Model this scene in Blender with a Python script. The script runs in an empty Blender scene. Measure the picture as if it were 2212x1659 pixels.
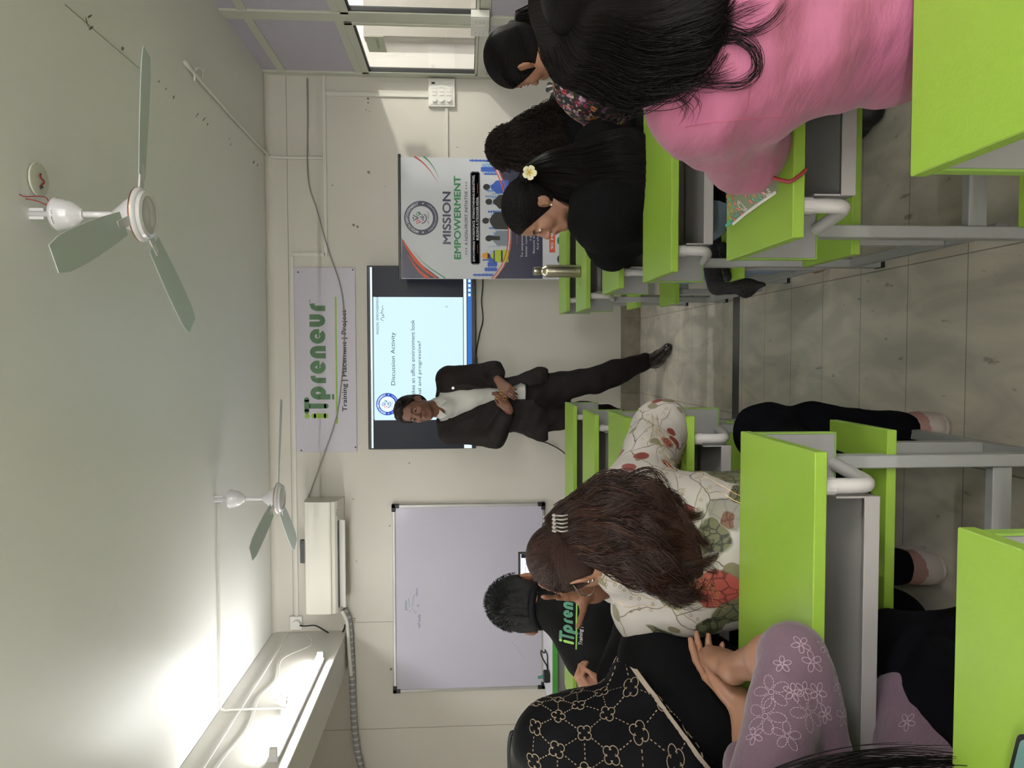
import bpy, math, random
import numpy as np
from mathutils import Vector, Matrix
random.seed(7); rng = np.random.default_rng(7)
SC = bpy.context.scene
COL = SC.collection
PI = math.pi

# ------------------------------------------------------------------ camera (a phone held sideways: the frame is rolled 90 degrees)
IW, IH, FPX = 2212.0, 1659.0, 1600.0
CAM = np.array([0.0, 0.0, 1.285])
YAW, PITCH, ROLL = math.radians(-2.35), math.radians(-3.58), math.radians(0.25)
Fw = np.array([math.sin(YAW)*math.cos(PITCH), math.cos(YAW)*math.cos(PITCH), math.sin(PITCH)])
Rt = np.array([math.cos(YAW), -math.sin(YAW), 0.0])
Up = np.cross(Rt, Fw)
Rt, Up = Rt*math.cos(ROLL)-Up*math.sin(ROLL), Up*math.cos(ROLL)+Rt*math.sin(ROLL)
cam_data = bpy.data.cameras.new('camera'); cam = bpy.data.objects.new('camera', cam_data); COL.objects.link(cam)
cam_data.sensor_fit = 'HORIZONTAL'; cam_data.sensor_width = 36.0; cam_data.lens = FPX/IW*36.0
cam_data.clip_start = 0.02; cam_data.clip_end = 60
M = Matrix.Identity(4)
for i in range(3):
    M[i][0] = -Up[i]; M[i][1] = Rt[i]; M[i][2] = -Fw[i]; M[i][3] = CAM[i]
cam.matrix_world = M
SC.camera = cam

# ------------------------------------------------------------------ world, exposure
SC.view_settings.view_transform = 'Standard'; SC.view_settings.look = 'None'
SC.view_settings.gamma = 1.0; SC.view_settings.exposure = 0.58; SC.view_settings.use_curve_mapping = False
world = bpy.data.worlds.new('world'); SC.world = world; world.use_nodes = True
world.node_tree.nodes['Background'].inputs[0].default_value = (0.75, 0.8, 0.9, 1)
world.node_tree.nodes['Background'].inputs[1].default_value = 0.12
SC.cycles.max_bounces = 7; SC.cycles.diffuse_bounces = 4; SC.cycles.glossy_bounces = 3
SC.cycles.transparent_max_bounces = 12; SC.cycles.use_denoising = True
SC.cycles.sample_clamp_indirect = 6

TUBE_E = 56.0
FILL_E = 250.0
CORR_E = 900.0

# ------------------------------------------------------------------ pixel -> world on a plane (used only to read positions off the photo)
def ray(px, py):
    u = IH - py; v = px
    return Fw*FPX + Rt*(u-IH/2) + Up*(IW/2-v)
def atY(px, py, Y):
    d = ray(px, py); return CAM + d*(Y/d[1])
def atZ(px, py, Z):
    d = ray(px, py); return CAM + d*((Z-CAM[2])/d[2])
def atX(px, py, X):
    d = ray(px, py); return CAM + d*(X/d[0])

# ------------------------------------------------------------------ materials
def srgb(h):
    if isinstance(h, str):
        h = h.lstrip('#'); c = [int(h[i:i+2], 16)/255 for i in (0, 2, 4)]
    else: c = [x/255 for x in h]
    return tuple(x/12.92 if x <= 0.04045 else ((x+0.055)/1.055)**2.4 for x in c)
MATS = {}
def mat(name, color, rough=0.55, metal=0.0, spec=0.5, bump=None, noise=None, emit=None, sheen=0, coat=0, aniso=0, trans=None):
    """principled material; noise=(scale, colour2, contrast) mottles the colour, bump=(scale, strength, stretch)"""
    if name in MATS: return MATS[name]
    m = bpy.data.materials.new(name); m.use_nodes = True; MATS[name] = m
    nt = m.node_tree; N = nt.nodes; L = nt.links; P = N['Principled BSDF']
    c = srgb(color) if not (isinstance(color, tuple) and max(color) <= 1.0) else color
    P.inputs['Base Color'].default_value = (*c, 1); P.inputs['Roughness'].default_value = rough
    P.inputs['Metallic'].default_value = metal; P.inputs['Specular IOR Level'].default_value = spec
    if sheen: P.inputs['Sheen Weight'].default_value = sheen
    if coat: P.inputs['Coat Weight'].default_value = coat; P.inputs['Coat Roughness'].default_value = 0.1
    if aniso: P.inputs['Anisotropic'].default_value = aniso
    if emit: P.inputs['Emission Color'].default_value = (*c, 1); P.inputs['Emission Strength'].default_value = emit
    tc = None
    if noise or bump:
        tc = N.new('ShaderNodeTexCoord')
    if noise:
        n = N.new('ShaderNodeTexNoise'); n.inputs['Scale'].default_value = noise[0]; n.inputs['Detail'].default_value = 6
        L.new(tc.outputs['Object'], n.inputs['Vector'])
        r = N.new('ShaderNodeMapRange'); r.inputs[1].default_value = 0.5-noise[2]; r.inputs[2].default_value = 0.5+noise[2]
        L.new(n.outputs[0], r.inputs[0])
        mx = N.new('ShaderNodeMix'); mx.data_type = 'RGBA'
        mx.inputs[6].default_value = (*c, 1); mx.inputs[7].default_value = (*srgb(noise[1]), 1)
        L.new(r.outputs[0], mx.inputs[0]); L.new(mx.outputs[2], P.inputs['Base Color'])
    if bump:
        n = N.new('ShaderNodeTexNoise'); n.inputs['Scale'].default_value = bump[0]; n.inputs['Detail'].default_value = 5
        mp = N.new('ShaderNodeMapping'); mp.inputs['Scale'].default_value = bump[2] if len(bump) > 2 else (1, 1, 1)
        L.new(tc.outputs['Object'], mp.inputs[0]); L.new(mp.outputs[0], n.inputs['Vector'])
        b = N.new('ShaderNodeBump'); b.inputs['Strength'].default_value = bump[1]; b.inputs['Distance'].default_value = 0.01
        L.new(n.outputs[0], b.inputs['Height']); L.new(b.outputs[0], P.inputs['Normal'])
    return m
def nodes_of(m):
    nt = m.node_tree; return nt, nt.nodes, nt.links, nt.nodes['Principled BSDF']

# ------------------------------------------------------------------ mesh builder
class MB:
    def __init__(s): s.v = []; s.f = []; s.mi = []; s.cur = 0
    def add(s, vs, fs):
        o = len(s.v); s.v.extend([tuple(map(float, p)) for p in vs]); s.f.extend([tuple(i+o for i in f) for f in fs]); s.mi.extend([s.cur]*len(fs)); return s
    def m(s, i): s.cur = i; return s
    def box(s, x0, x1, y0, y1, z0, z1, c=0.0):
        x0, x1 = sorted((x0, x1)); y0, y1 = sorted((y0, y1)); z0, z1 = sorted((z0, z1))
        c = min(c, (x1-x0)*.45, (y1-y0)*.45, (z1-z0)*.45)
        if c <= 0:
            vs = [(x, y, z) for x in (x0, x1) for y in (y0, y1) for z in (z0, z1)]
            return s.add(vs, [(0,1,3,2),(4,6,7,5),(0,4,5,1),(2,3,7,6),(0,2,6,4),(1,5,7,3)])
        # chamfered box
        vs = []; idx = {}
        for i, x in enumerate((x0, x1)):
            for j, y in enumerate((y0, y1)):
                for k, z in enumerate((z0, z1)):
                    sx, sy, sz = (c if i == 0 else -c), (c if j == 0 else -c), (c if k == 0 else -c)
                    for a, p in enumerate(((x, y+sy, z+sz), (x+sx, y, z+sz), (x+sx, y+sy, z))):
                        idx[(i, j, k, a)] = len(vs); vs.append(p)
        F = []
        for i in (0, 1): F.append([idx[(i, j, k, 0)] for j, k in ((0,0),(1,0),(1,1),(0,1))])
        for j in (0, 1): F.append([idx[(i, j, k, 1)] for i, k in ((0,0),(1,0),(1,1),(0,1))])
        for k in (0, 1): F.append([idx[(i, j, k, 2)] for i, j in ((0,0),(1,0),(1,1),(0,1))])
        for j in (0, 1):
            for k in (0, 1): F.append([idx[(0,j,k,1)], idx[(1,j,k,1)], idx[(1,j,k,2)], idx[(0,j,k,2)]])
        for i in (0, 1):
            for k in (0, 1): F.append([idx[(i,0,k,0)], idx[(i,1,k,0)], idx[(i,1,k,2)], idx[(i,0,k,2)]])
        for i in (0, 1):
            for j in (0, 1): F.append([idx[(i,j,0,0)], idx[(i,j,1,0)], idx[(i,j,1,1)], idx[(i,j,0,1)]])
        for i in (0, 1):
            for j in (0, 1):
                for k in (0, 1): F.append([idx[(i,j,k,0)], idx[(i,j,k,1)], idx[(i,j,k,2)]])
        return s.add(vs, F)
    def tube(s, pts, r, n=10, caps=True, closed=False, flat=1.0):
        P = np.array([tuple(p) for p in pts], float); k = len(P)
        R = np.full(k, r, float) if np.isscalar(r) else np.array(r, float)
        T = np.zeros_like(P)
        if closed: T = np.roll(P, -1, 0)-np.roll(P, 1, 0)
        else:
            T[1:-1] = P[2:]-P[:-2]; T[0] = P[1]-P[0]; T[-1] = P[-1]-P[-2]
        T /= np.linalg.norm(T, axis=1)[:, None]+1e-12
        a = np.array([0, 0, 1.0]) if abs(T[0][2]) < .9 else np.array([1.0, 0, 0])
        nrm = np.cross(T[0], a); nrm /= np.linalg.norm(nrm)
        vs = []
        for i in range(k):
            nrm = nrm-T[i]*np.dot(nrm, T[i]); nrm /= np.linalg.norm(nrm)+1e-12
            b = np.cross(T[i], nrm)
            for j in range(n):
                t = 2*PI*j/n; vs.append(P[i]+R[i]*(math.cos(t)*nrm+flat*math.sin(t)*b))
        fs = []
        for i in range(k if closed else k-1):
            i2 = (i+1) % k
            for j in range(n): fs.append((i*n+j, i*n+(j+1) % n, i2*n+(j+1) % n, i2*n+j))
        if caps and not closed: fs.append(tuple(range(n))[::-1]); fs.append(tuple((k-1)*n+j for j in range(n)))
        return s.add(vs, fs)
    def bar(s, a, b, w, h, up=(0, 0, 1)):
        a = np.array(a, float); b = np.array(b, float); t = (b-a)/np.linalg.norm(b-a)
        up = np.array(up, float)
        if abs(np.dot(t, up)) > .95: up = np.array([0, 1.0, 0])
        sd = np.cross(t, up); sd /= np.linalg.norm(sd); u2 = np.cross(sd, t)
        vs = [p+sd*sx*w/2+u2*sz*h/2 for p in (a, b) for sx, sz in ((-1,-1),(1,-1),(1,1),(-1,1))]
        return s.add(vs, [(0,1,2,3),(7,6,5,4),(0,4,5,1),(1,5,6,2),(2,6,7,3),(3,7,4,0)])
    def lathe(s, prof, c=(0, 0, 0), n=32, axis='z', M=None):
        vs = []; fs = []; k = len(prof)
        for r, z in prof:
            for j in range(n):
                t = 2*PI*j/n
                p = (r*math.cos(t), r*math.sin(t), z)
                if axis == 'y': p = (p[0], -p[2], p[1])
                if axis == 'x': p = (p[2], p[0], p[1])
                if M is not None: p = tuple(M @ Vector(p))
                vs.append((p[0]+c[0], p[1]+c[1], p[2]+c[2]))
        for i in range(k-1):
            for j in range(n): fs.append((i*n+j, i*n+(j+1) % n, (i+1)*n+(j+1) % n, (i+1)*n+j))
        if prof[0][0] > 1e-6: fs.append(tuple(range(n))[::-1])
        if prof[-1][0] > 1e-6: fs.append(tuple((k-1)*n+j for j in range(n)))
        return s.add(vs, fs)
    def prism(s, poly, fn, d=0.002):
        """poly in 2-D, fn(x, y, depth) -> 3-D; front at depth d, back at 0"""
        n = len(poly)
        vs = [fn(x, y, 0) for x, y in poly]+[fn(x, y, d) for x, y in poly]
        fs = [tuple(range(n)), tuple(range(2*n-1, n-1, -1))]+[(i, n+i, n+(i+1) % n, (i+1) % n) for i in range(n)]
        return s.add(vs, fs)
    def build(s, name, mats, parent=None, smooth=False, world=False, auto=None):
        me = bpy.data.meshes.new(name)
        v = s.v
        if world and parent is not None:
            q = [0, 0, 0]; pp_ = parent
            while pp_ is not None: q = [q[i]+pp_.location[i] for i in range(3)]; pp_ = pp_.parent
            v = [(a-q[0], b-q[1], c-q[2]) for a, b, c in v]
        me.from_pydata(v, [], s.f)
        for m_ in (mats if isinstance(mats, (list, tuple)) else [mats]): me.materials.append(m_)
        me.polygons.foreach_set('material_index', s.mi)
        if smooth: me.polygons.foreach_set('use_smooth', [True]*len(s.f))
        me.update()
        if smooth and auto: me.set_sharp_from_angle(angle=math.radians(auto))
        o = bpy.data.objects.new(name, me); COL.objects.link(o)
        if parent is not None: o.parent = parent
        return o
def tag(o, label=None, cat=None, group=None, kind=None):
    if label: o['label'] = label
    if cat: o['category'] = cat
    if group: o['group'] = group
    if kind: o['kind'] = kind
    return o
def empty(name, loc, label=None, cat=None, group=None):
    o = bpy.data.objects.new(name, None); COL.objects.link(o); o.location = tuple(loc); o.empty_display_size = .05
    return tag(o, label, cat, group)
def copy_tree(o, parent=None):
    c = o.copy(); COL.objects.link(c); c.parent = parent
    for ch in list(o.children):
        copy_tree(ch, c)
    return c
def struct(o): o['kind'] = 'structure'; return o
def disc(cx, cy, r, n=28, a0=0, a1=2*PI): return [(cx+r*math.cos(a0+(a1-a0)*i/n), cy+r*math.sin(a0+(a1-a0)*i/n)) for i in range(n)]
def smoothpath(pts, n=8, closed=False):
    P = [np.array(p, float) for p in pts]; out = []
    k = len(P)
    for i in range(k if closed else k-1):
        if closed: p0, p1, p2, p3 = P[i-1], P[i], P[(i+1) % k], P[(i+2) % k]
        else: p0, p1, p2, p3 = P[max(i-1, 0)], P[i], P[i+1], P[min(i+2, k-1)]
        for j in range(n):
            t = j/n
            out.append(0.5*((2*p1)+(-p0+p2)*t+(2*p0-5*p1+4*p2-p3)*t*t+(-p0+3*p1-3*p2+p3)*t**3))
    if not closed: out.append(P[-1])
    return out

# text as mesh, fitted to a rectangle (x0,x1,z0,z1) of a plane given by fn(x, z, depth)
def text_geo(s, bold=0.0, space=1.0):
    cu = bpy.data.curves.new('t', 'FONT'); cu.body = s; cu.size = 1.0; cu.offset = bold; cu.space_character = space
    cu.resolution_u = 4
    ob = bpy.data.objects.new('t', cu); COL.objects.link(ob)
    dg = bpy.context.evaluated_depsgraph_get()
    me = bpy.data.meshes.new_from_object(ob.evaluated_get(dg))
    vs = [tuple(v.co) for v in me.vertices]; fs = [tuple(p.vertices) for p in me.polygons]
    bpy.data.objects.remove(ob); bpy.data.curves.remove(cu); bpy.data.meshes.remove(me)
    return vs, fs
def text_into(mb, s, x0, x1, z0, z1, fn, d=0.0015, bold=0.0, space=1.0, ref=None):
    """ref: a string whose vertical extent defines z0..z1 (so baselines stay even)"""
    vs0, fs0 = text_geo(s, 0, space); vs, fs = [], []
    # heavier weights: the same glyphs laid again a hair apart, each copy on its own thin level
    for i, (ox, oy) in enumerate(((0, 0),) if bold <= 0 else ((0, 0), (bold, 0), (-bold, 0), (0, bold), (0, -bold))):
        n0 = len(vs); vs += [(v[0]+ox, v[1]+oy, i*3e-5) for v in vs0]; fs += [tuple(q+n0 for q in f) for f in fs0]
    if not vs: return
    xs = [v[0] for v in vs]
    if ref is not None:
        rv, _ = text_geo(ref, 0); ys = [v[1] for v in rv]
    else: ys = [v[1] for v in vs]
    ax, bx, ay, by = min(xs), max(xs), min(ys), max(ys)
    mb.add([fn(x0+(v[0]-ax)/(bx-ax)*(x1-x0), z0+(v[1]-ay)/(by-ay)*(z1-z0), d+v[2]) for v in vs], fs)
# thick strokes in a plane: list of polylines
_sc = [0]
def stroke(mb, pts, w, fn, d=0.0015, closed=False, taper=None, round_=True):
    _sc[0] = (_sc[0]+1) % 40; d = d+_sc[0]*1.2e-5
    P = [np.array(p, float) for p in pts]; k = len(P); L_, R_ = [], []
    for i in range(k):
        if closed: t = P[(i+1) % k]-P[i-1]
        else: t = P[min(i+1, k-1)]-P[max(i-1, 0)]
        t = t/(np.linalg.norm(t)+1e-12); n = np.array([-t[1], t[0]])
        ww = w/2*(taper[i] if taper is not None else 1)
        L_.append(P[i]+n*ww); R_.append(P[i]-n*ww)
    vs = [fn(p[0], p[1], d) for p in L_]+[fn(p[0], p[1], d) for p in R_]
    fs = [(i, (i+1) % k, k+(i+1) % k, k+i) for i in range(k if closed else k-1)]
    mb.add(vs, fs)
    if round_ and not closed and taper is None:
        for c in (P[0], P[-1]):
            pl = disc(c[0], c[1], w/2, 14); mb.add([fn(x, y, d) for x, y in pl], [tuple(range(14))])
# ================================================================== THE ROOM
YW, XR, XL, ZC, YB = 5.41, 1.97, -3.4, 2.69, -2.6
BX0, BX1, BZ = -2.30, -2.02, 2.16          # boxed beam along the left side
m_wall = mat('painted_wall', '#cdc9c0', 0.5, spec=0.35, noise=(1.1, '#c5c1b7', .25), bump=(9, .12))
m_wallB = mat('painted_wall_back', '#cfcabd', 0.6)
m_ceil = mat('painted_ceiling', '#e9e8e5', 0.40, spec=0.45, noise=(.8, '#e2e1dd', .3), bump=(2.3, .5, (1, .25, 1)))
m_beam = mat('painted_beam', '#cfccc4', 0.35, bump=(5, .1))
m_seam = mat('dark_seam', '#8f8b80', 0.7)
m_trunk = mat('white_plastic_trunking', '#cfcdc4', 0.45)
m_lilac = mat('lilac_laminate_panel', '#b7b1bf', 0.5, noise=(30, '#b1abba', .3))
m_alu = mat('painted_aluminium', '#c2c2b6', 0.35, spec=.5, metal=.15)
m_black = mat('black_plastic', '#0c0c0e', 0.45)
m_gasket = mat('black_gasket', '#0a0a10', 0.6)
m_white = mat('white_plastic', '#dedcd6', 0.35)
m_grime = mat('grey_grime', '#55534b', 0.8)

# floor: marble planks with joints, a dark inlay strip
m_floor = mat('marble_floor', '#a69e8b', 0.4, spec=.35)
nt, N, L, P = nodes_of(m_floor)
tc = N.new('ShaderNodeTexCoord')
br = N.new('ShaderNodeTexBrick'); br.offset = 0.0; br.inputs['Scale'].default_value = 1.0
mp = N.new('ShaderNodeMapping'); mp.inputs['Location'].default_value = (0.29, -0.028, 0)
L.new(tc.outputs['Object'], mp.inputs[0]); L.new(mp.outputs[0], br.inputs['Vector'])
br.inputs['Color1'].default_value = (*srgb('#c6c1b6'), 1); br.inputs['Color2'].default_value = (*srgb('#bfb9ad'), 1)
br.inputs['Mortar'].default_value = (*srgb('#857f73'), 1); br.inputs['Mortar Size'].default_value = 0.0018
br.inputs['Brick Width'].default_value = 0.545; br.inputs['Row Height'].default_value = 0.2575; br.inputs['Bias'].default_value = 0
n1 = N.new('ShaderNodeTexNoise'); n1.inputs['Scale'].default_value = 3.0; n1.inputs['Detail'].default_value = 8; n1.inputs['Distortion'].default_value = 1.2
m1 = N.new('ShaderNodeMapping'); m1.inputs['Scale'].default_value = (2.6, .9, 1); L.new(tc.outputs['Object'], m1.inputs[0]); L.new(m1.outputs[0], n1.inputs['Vector'])
cr = N.new('ShaderNodeValToRGB'); cr.color_ramp.elements[0].position = .35; cr.color_ramp.elements[0].color = (.80, .80, .80, 1)
cr.color_ramp.elements[1].position = .62; cr.color_ramp.elements[1].color = (1.12, 1.1, 1.06, 1)
L.new(n1.outputs[0], cr.inputs[0])
mx = N.new('ShaderNodeMix'); mx.data_type = 'RGBA'; mx.blend_type = 'MULTIPLY'; mx.inputs[0].default_value = 1
L.new(br.outputs[0], mx.inputs[6]); L.new(cr.outputs[0], mx.inputs[7])
n2 = N.new('ShaderNodeTexNoise'); n2.inputs['Scale'].default_value = 16; n2.inputs['Detail'].default_value = 3
m2 = N.new('ShaderNodeMapping'); m2.inputs['Scale'].default_value = (2, .7, 1); L.new(tc.outputs['Object'], m2.inputs[0]); L.new(m2.outputs[0], n2.inputs['Vector'])
c2 = N.new('ShaderNodeValToRGB'); c2.color_ramp.elements[0].position = .27; c2.color_ramp.elements[0].color = (.45, .42, .38, 1)
c2.color_ramp.elements[1].position = .33; c2.color_ramp.elements[1].color = (1, 1, 1, 1); L.new(n2.outputs[0], c2.inputs[0])
mx2 = N.new('ShaderNodeMix'); mx2.data_type = 'RGBA'; mx2.blend_type = 'MULTIPLY'; mx2.inputs[0].default_value = .8
L.new(mx.outputs[2], mx2.inputs[6]); L.new(c2.outputs[0], mx2.inputs[7]); L.new(mx2.outputs[2], P.inputs['Base Color'])

struct(MB().box(XL-.1, XR+1.6, YB-.1, YW+.1, -.12, 0).build('floor', m_floor))
m_strip = mat('dark_stone_strip', '#35332f', 0.3)
struct(MB().box(-1.9, XR, 3.413, 3.497, 0, .0015).build('trim_1', m_strip))
struct(MB().box(XL-.1, XR+1.6, YB-.1, YW+.1, ZC, ZC+.12).build('ceiling', m_ceil))
struct(MB().box(XL-.1, XR+1.6, YW, YW+.12, 0, ZC).build('wall_front', m_wall))
struct(MB().box(XL-.1, XL, YB, YW, 0, ZC).build('wall_left', m_wallB))
struct(MB().box(XL-.1, XR+1.6, YB-.12, YB, 0, ZC).build('wall_back', m_wallB))
b = MB().box(BX0, BX1, YB, YW, BZ, ZC, .004)
struct(b.build('beam', m_beam))
# coved corner between the front wall and the ceiling
b = MB()
for i in range(7):
    a0, a1 = PI/2*i/7, PI/2*(i+1)/7; r = .05
    q = [(YW-r+r*math.sin(a), ZC-r+r*math.cos(a)) for a in (a0, a1)]
    b.add([(BX1, q[0][0], q[0][1]-.001), (XR, q[0][0], q[0][1]-.001), (XR, q[1][0], q[1][1]-.001), (BX1, q[1][0], q[1][1]-.001)], [(0, 1, 2, 3)])
struct(b.build('trim_2', m_wall, smooth=True))
# skirting of stone tiles
m_skirt = mat('stone_skirting', '#8f8878', 0.45, noise=(14, '#6f6859', .25))
b = MB()
x = XL+.02
xs = [-.291+.556*k for k in range(-6, 6)]
for k in range(len(xs)-1):
    x0, x1 = max(xs[k]+.0012, XL), min(xs[k+1]-.0012, XR)
    if x1 > x0: b.box(x0, x1, YW-.012, YW, 0.001, .142, .002)
struct(b.build('baseboard_front', m_skirt))
# vertical joints between the wall boards + plaster line
b = MB()
for xx, za, zb in ((-1.965, .15, 2.15), (-2.765, .15, 2.6), (-1.165, .15, .5), (1.2, .15, .3)):
    b.box(xx-.002, xx+.002, YW-.001, YW+.01, za, zb)
b.box(BX1, XR, YW-.0015, YW, 2.522+.02, 2.526+.02)
struct(b.build('trim_3', m_seam))
# marks on the front wall
m_mark = mat('wall_marks', '#7d786c', 0.8)
def blot(mb, px, py, r, Y=YW, d=.0012, k=7, st=1.0):
    c = atY(px, py, Y)
    P_ = []
    for i in range(k):
        a = 2*PI*i/k; rr = r*(.6+.6*random.random()); P_.append((c[0]+rr*math.cos(a)*st, Y-d, c[2]+rr*math.sin(a)))
    mb.add(P_, [tuple(range(k))])
b = MB()
for px, py, r in ((795, 213, .012), (795, 222, .008), (791, 237, .005), (798, 241, .005), (797, 372, .014), (764, 486, .012), (772, 490, .01), (832, 403, .004),
                  (763, 1078, .006), (884, 1000, .006), (770, 1212, .005), (842, 1136, .008), (845, 1445, .012), (766, 1336, .006), (766, 1341, .006), (718, 400, .006),
                  (1078, 297, .006), (1082, 297, .005), (1071, 297, .005), (1057, 318, .006), (988, 318, .005), (1094, 298, .005), (634, 988, .004)):
    blot(b, px, py, r)
wm = b.build('wall_marks', m_mark); struct(wm)
# ceiling cracks and patches
b = MB()
def cblot(px, py, rx, ry, ang, k=9):
    c = atZ(px, py, ZC); P_ = []
    for i in range(k):
        a = 2*PI*i/k; rr = .6+.7*random.random(); x_, y_ = rx*rr*math.cos(a), ry*rr*math.sin(a)
        P_.append((c[0]+x_*math.cos(ang)-y_*math.sin(ang), c[1]+x_*math.sin(ang)+y_*math.cos(ang), ZC-.0012))
    b.add(P_, [tuple(range(k))])
for px, py, rx, ry in ((194, 35, .022, .004), (196, 60, .020, .004), (188, 50, .004, .02), (264, 106, .013, .007), (343, 176, .012, .003), (358, 192, .012, .003), (375, 210, .016, .005),
                       (426, 248, .03, .003), (440, 258, .03, .004), (448, 268, .015, .004), (495, 300, .02, .003), (498, 312, .022, .003), (548, 350, .02, .008), (556, 357, .014, .006)):
    cblot(px, py, rx, ry, .9)
p0, p1 = atZ(140, 10, ZC), atZ(300, 148, ZC)
b.tube([p0+(0, 0, -.001), p1+(0, 0, -.001)], .0012, 4)
struct(b.build('ceiling_marks', mat('ceiling_marks', '#6c6b5e', .8)))

# ------------------------------------------------------------------ right partition: aluminium frames, lilac boards, glass
gl = bpy.data.materials.new('window_glass'); gl.use_nodes = True
nt, N, L = gl.node_tree, gl.node_tree.nodes, gl.node_tree.links; N.remove(N['Principled BSDF'])
tr = N.new('ShaderNodeBsdfTransparent'); gs = N.new('ShaderNodeBsdfGlossy'); gs.inputs['Roughness'].default_value = .01
lw = N.new('ShaderNodeLayerWeight'); lw.inputs[0].default_value = .5; fr = N.new('ShaderNodeMath'); fr.operation = 'POWER'; fr.inputs[1].default_value = 4.0; L.new(lw.outputs['Facing'], fr.inputs[0]); ms = N.new('ShaderNodeMixShader')
L.new(fr.outputs[0], ms.inputs[0]); L.new(tr.outputs[0], ms.inputs[1]); L.new(gs.outputs[0], ms.inputs[2]); L.new(ms.outputs[0], N['Material Output'].inputs[0])
tr.inputs[0].default_value = (.95, .96, .95, 1)
MATS['window_glass'] = gl
PT = .05
def yz(b, y0, y1, z0, z1, x0=XR, x1=XR+PT, c=.003): b.box(x0, x1, y0, y1, z0, z1, c)
ys = [5.36, 4.48, 3.60, 2.72, 1.84, .96, .08, -.80, -1.68, -2.56]   # mullion centres (first = wall post)
b = MB()
yz(b, 5.345, YW, 0, ZC)
for y in ys[1:]: yz(b, y-.055, y+.055, 0, ZC)
for za, zb in ((2.53, 2.585), (2.0, 2.055), (1.13, 1.195), (0.001, .09)): yz(b, YB, YW-.001, za, zb, XR+.003, XR+PT-.003)
struct(b.build('wall_right_frame', m_alu))
b = MB()
for k in range(len(ys)-1):
    y1, y0 = (ys[k]-.05 if k else 5.35), ys[k+1]+.05
    yz(b, y0, y1, 2.585, ZC, XR+.012, XR+.03, 0); yz(b, y0, y1, 2.055, 2.53, XR+.012, XR+.03, 0); yz(b, y0, y1, .09, 1.13, XR+.012, XR+.03, 0)
struct(b.build('wall_right', m_lilac))
for k in range(len(ys)-1):
    y1, y0 = ys[k]-(.02 if k == 0 else .055), ys[k+1]+.055
    w = empty('window_%d' % (k+1), (XR+.02, (y0+y1)/2, 1.195)); w['kind'] = 'structure'
    z0, z1 = 1.195, 2.0
    f = MB(); t = .05
    for a in ((y0, y1, z1-t, z1), (y0, y1, z0, z0+.018), (y0, y0+.032, z0, z1), (y1-.03, y1, z0, z1)): f.box(XR-.006, XR+.03, a[0], a[1], a[2], a[3], .003)
    f.build('window_frame', m_alu, w, world=True)
    g = MB(); y0g, y1g, z0g, z1g = y0+.032, y1-.03, z0+.018, z1-t; q = .008
    for a in ((y0g, y1g, z1g-q, z1g), (y0g, y0g+q, z0g, z1g), (y1g-q, y1g, z0g, z1g), (y0g, y1g, z0g, z0g+q/2)): g.box(XR+.002, XR+.03, *a)
    g.build('gasket', m_gasket, w, world=True)
    MB().box(XR+.012, XR+.017, y0g, y1g, z0g, z1g).build('pane', gl, w, world=True)
    if k == 0:
        hb = MB(); hb.tube(smoothpath([(XR-.006, 4.555, 1.13), (XR-.03, 4.555, 1.135), (XR-.032, 4.555, 1.20), (XR-.006, 4.555, 1.205)], 4), .004, 8)
        hb.build('handle', m_alu, w, world=True)
# corridor beyond the glass
m_corr = mat('corridor_paint', '#e2dedb', 0.6)
struct(MB().box(3.45, 3.57, YB, YW, 0, ZC).build('wall_corridor', m_corr))
struct(MB().box(2.02, 3.45, YW-.012, YW-.002, 0, ZC).build('trim_4', m_corr))
c = empty('corridor_cupboard', (2.7, 5.2, 0), 'grey cupboard standing in the corridor behind the glass partition', 'cupboard')
mcup = mat('grey_cupboard_board', '#8f8a83', .5)
MB().box(2.205, 3.2, 5.31, 5.392, 0, 1.985, .004).build('body', mcup, c, world=True)
MB().box(2.21, 2.69, 5.295, 5.31, .05, 1.97, .003).box(2.70, 3.19, 5.295, 5.31, .05, 1.97, .003).build('door', mcup, c, world=True)
MB().bar((2.67, 5.285, 1.0), (2.67, 5.285, 1.15), .01, .02).build('handle', m_alu, c, world=True)
lb = empty('corridor_lamp', (3.08, 4.02, 2.32), 'round corridor lamp hanging beyond the glass partition', 'lamp')
m_bulb = mat('corridor_lamp_glow', (1.0, .97, .9), emit=CORR_E)
MB().lathe([(0, -.045), (.03, -.035), (.045, 0), (.03, .035), (0, .045)], (3.08, 4.02, 2.32), 20).build('bulb', m_bulb, lb, smooth=True, world=True)
MB().tube([(3.08, 4.02, 2.36), (3.08, 4.02, ZC)], .008, 8).build('rod', m_white, lb, world=True)

ct = empty('corridor_fill_tube', (2.75, 2.6, ZC), 'added fill tube on the corridor ceiling outside the partition', 'light')  # out-of-view tube, added to lift the corridor's ambient light
MB().box(2.72, 2.78, 2.0, 3.2, ZC-.04, ZC, .004).build('batten', m_white, ct, world=True)
MB().tube([(2.75, 2.02, ZC-.065), (2.75, 3.18, ZC-.065)], .016, 12).build('tube', mat('corridor_fill_glow', (1.0, .995, .975), emit=150.0), ct, smooth=True, world=True)
# paper notice taped on the glass, seen from behind
m_note = mat('thin_green_paper', '#bfc3b0', .7)
nb = empty('paper_notice', (XR+.01, 5.0, 1.9), 'pale green paper notice taped to the window glass', 'notice')
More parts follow.
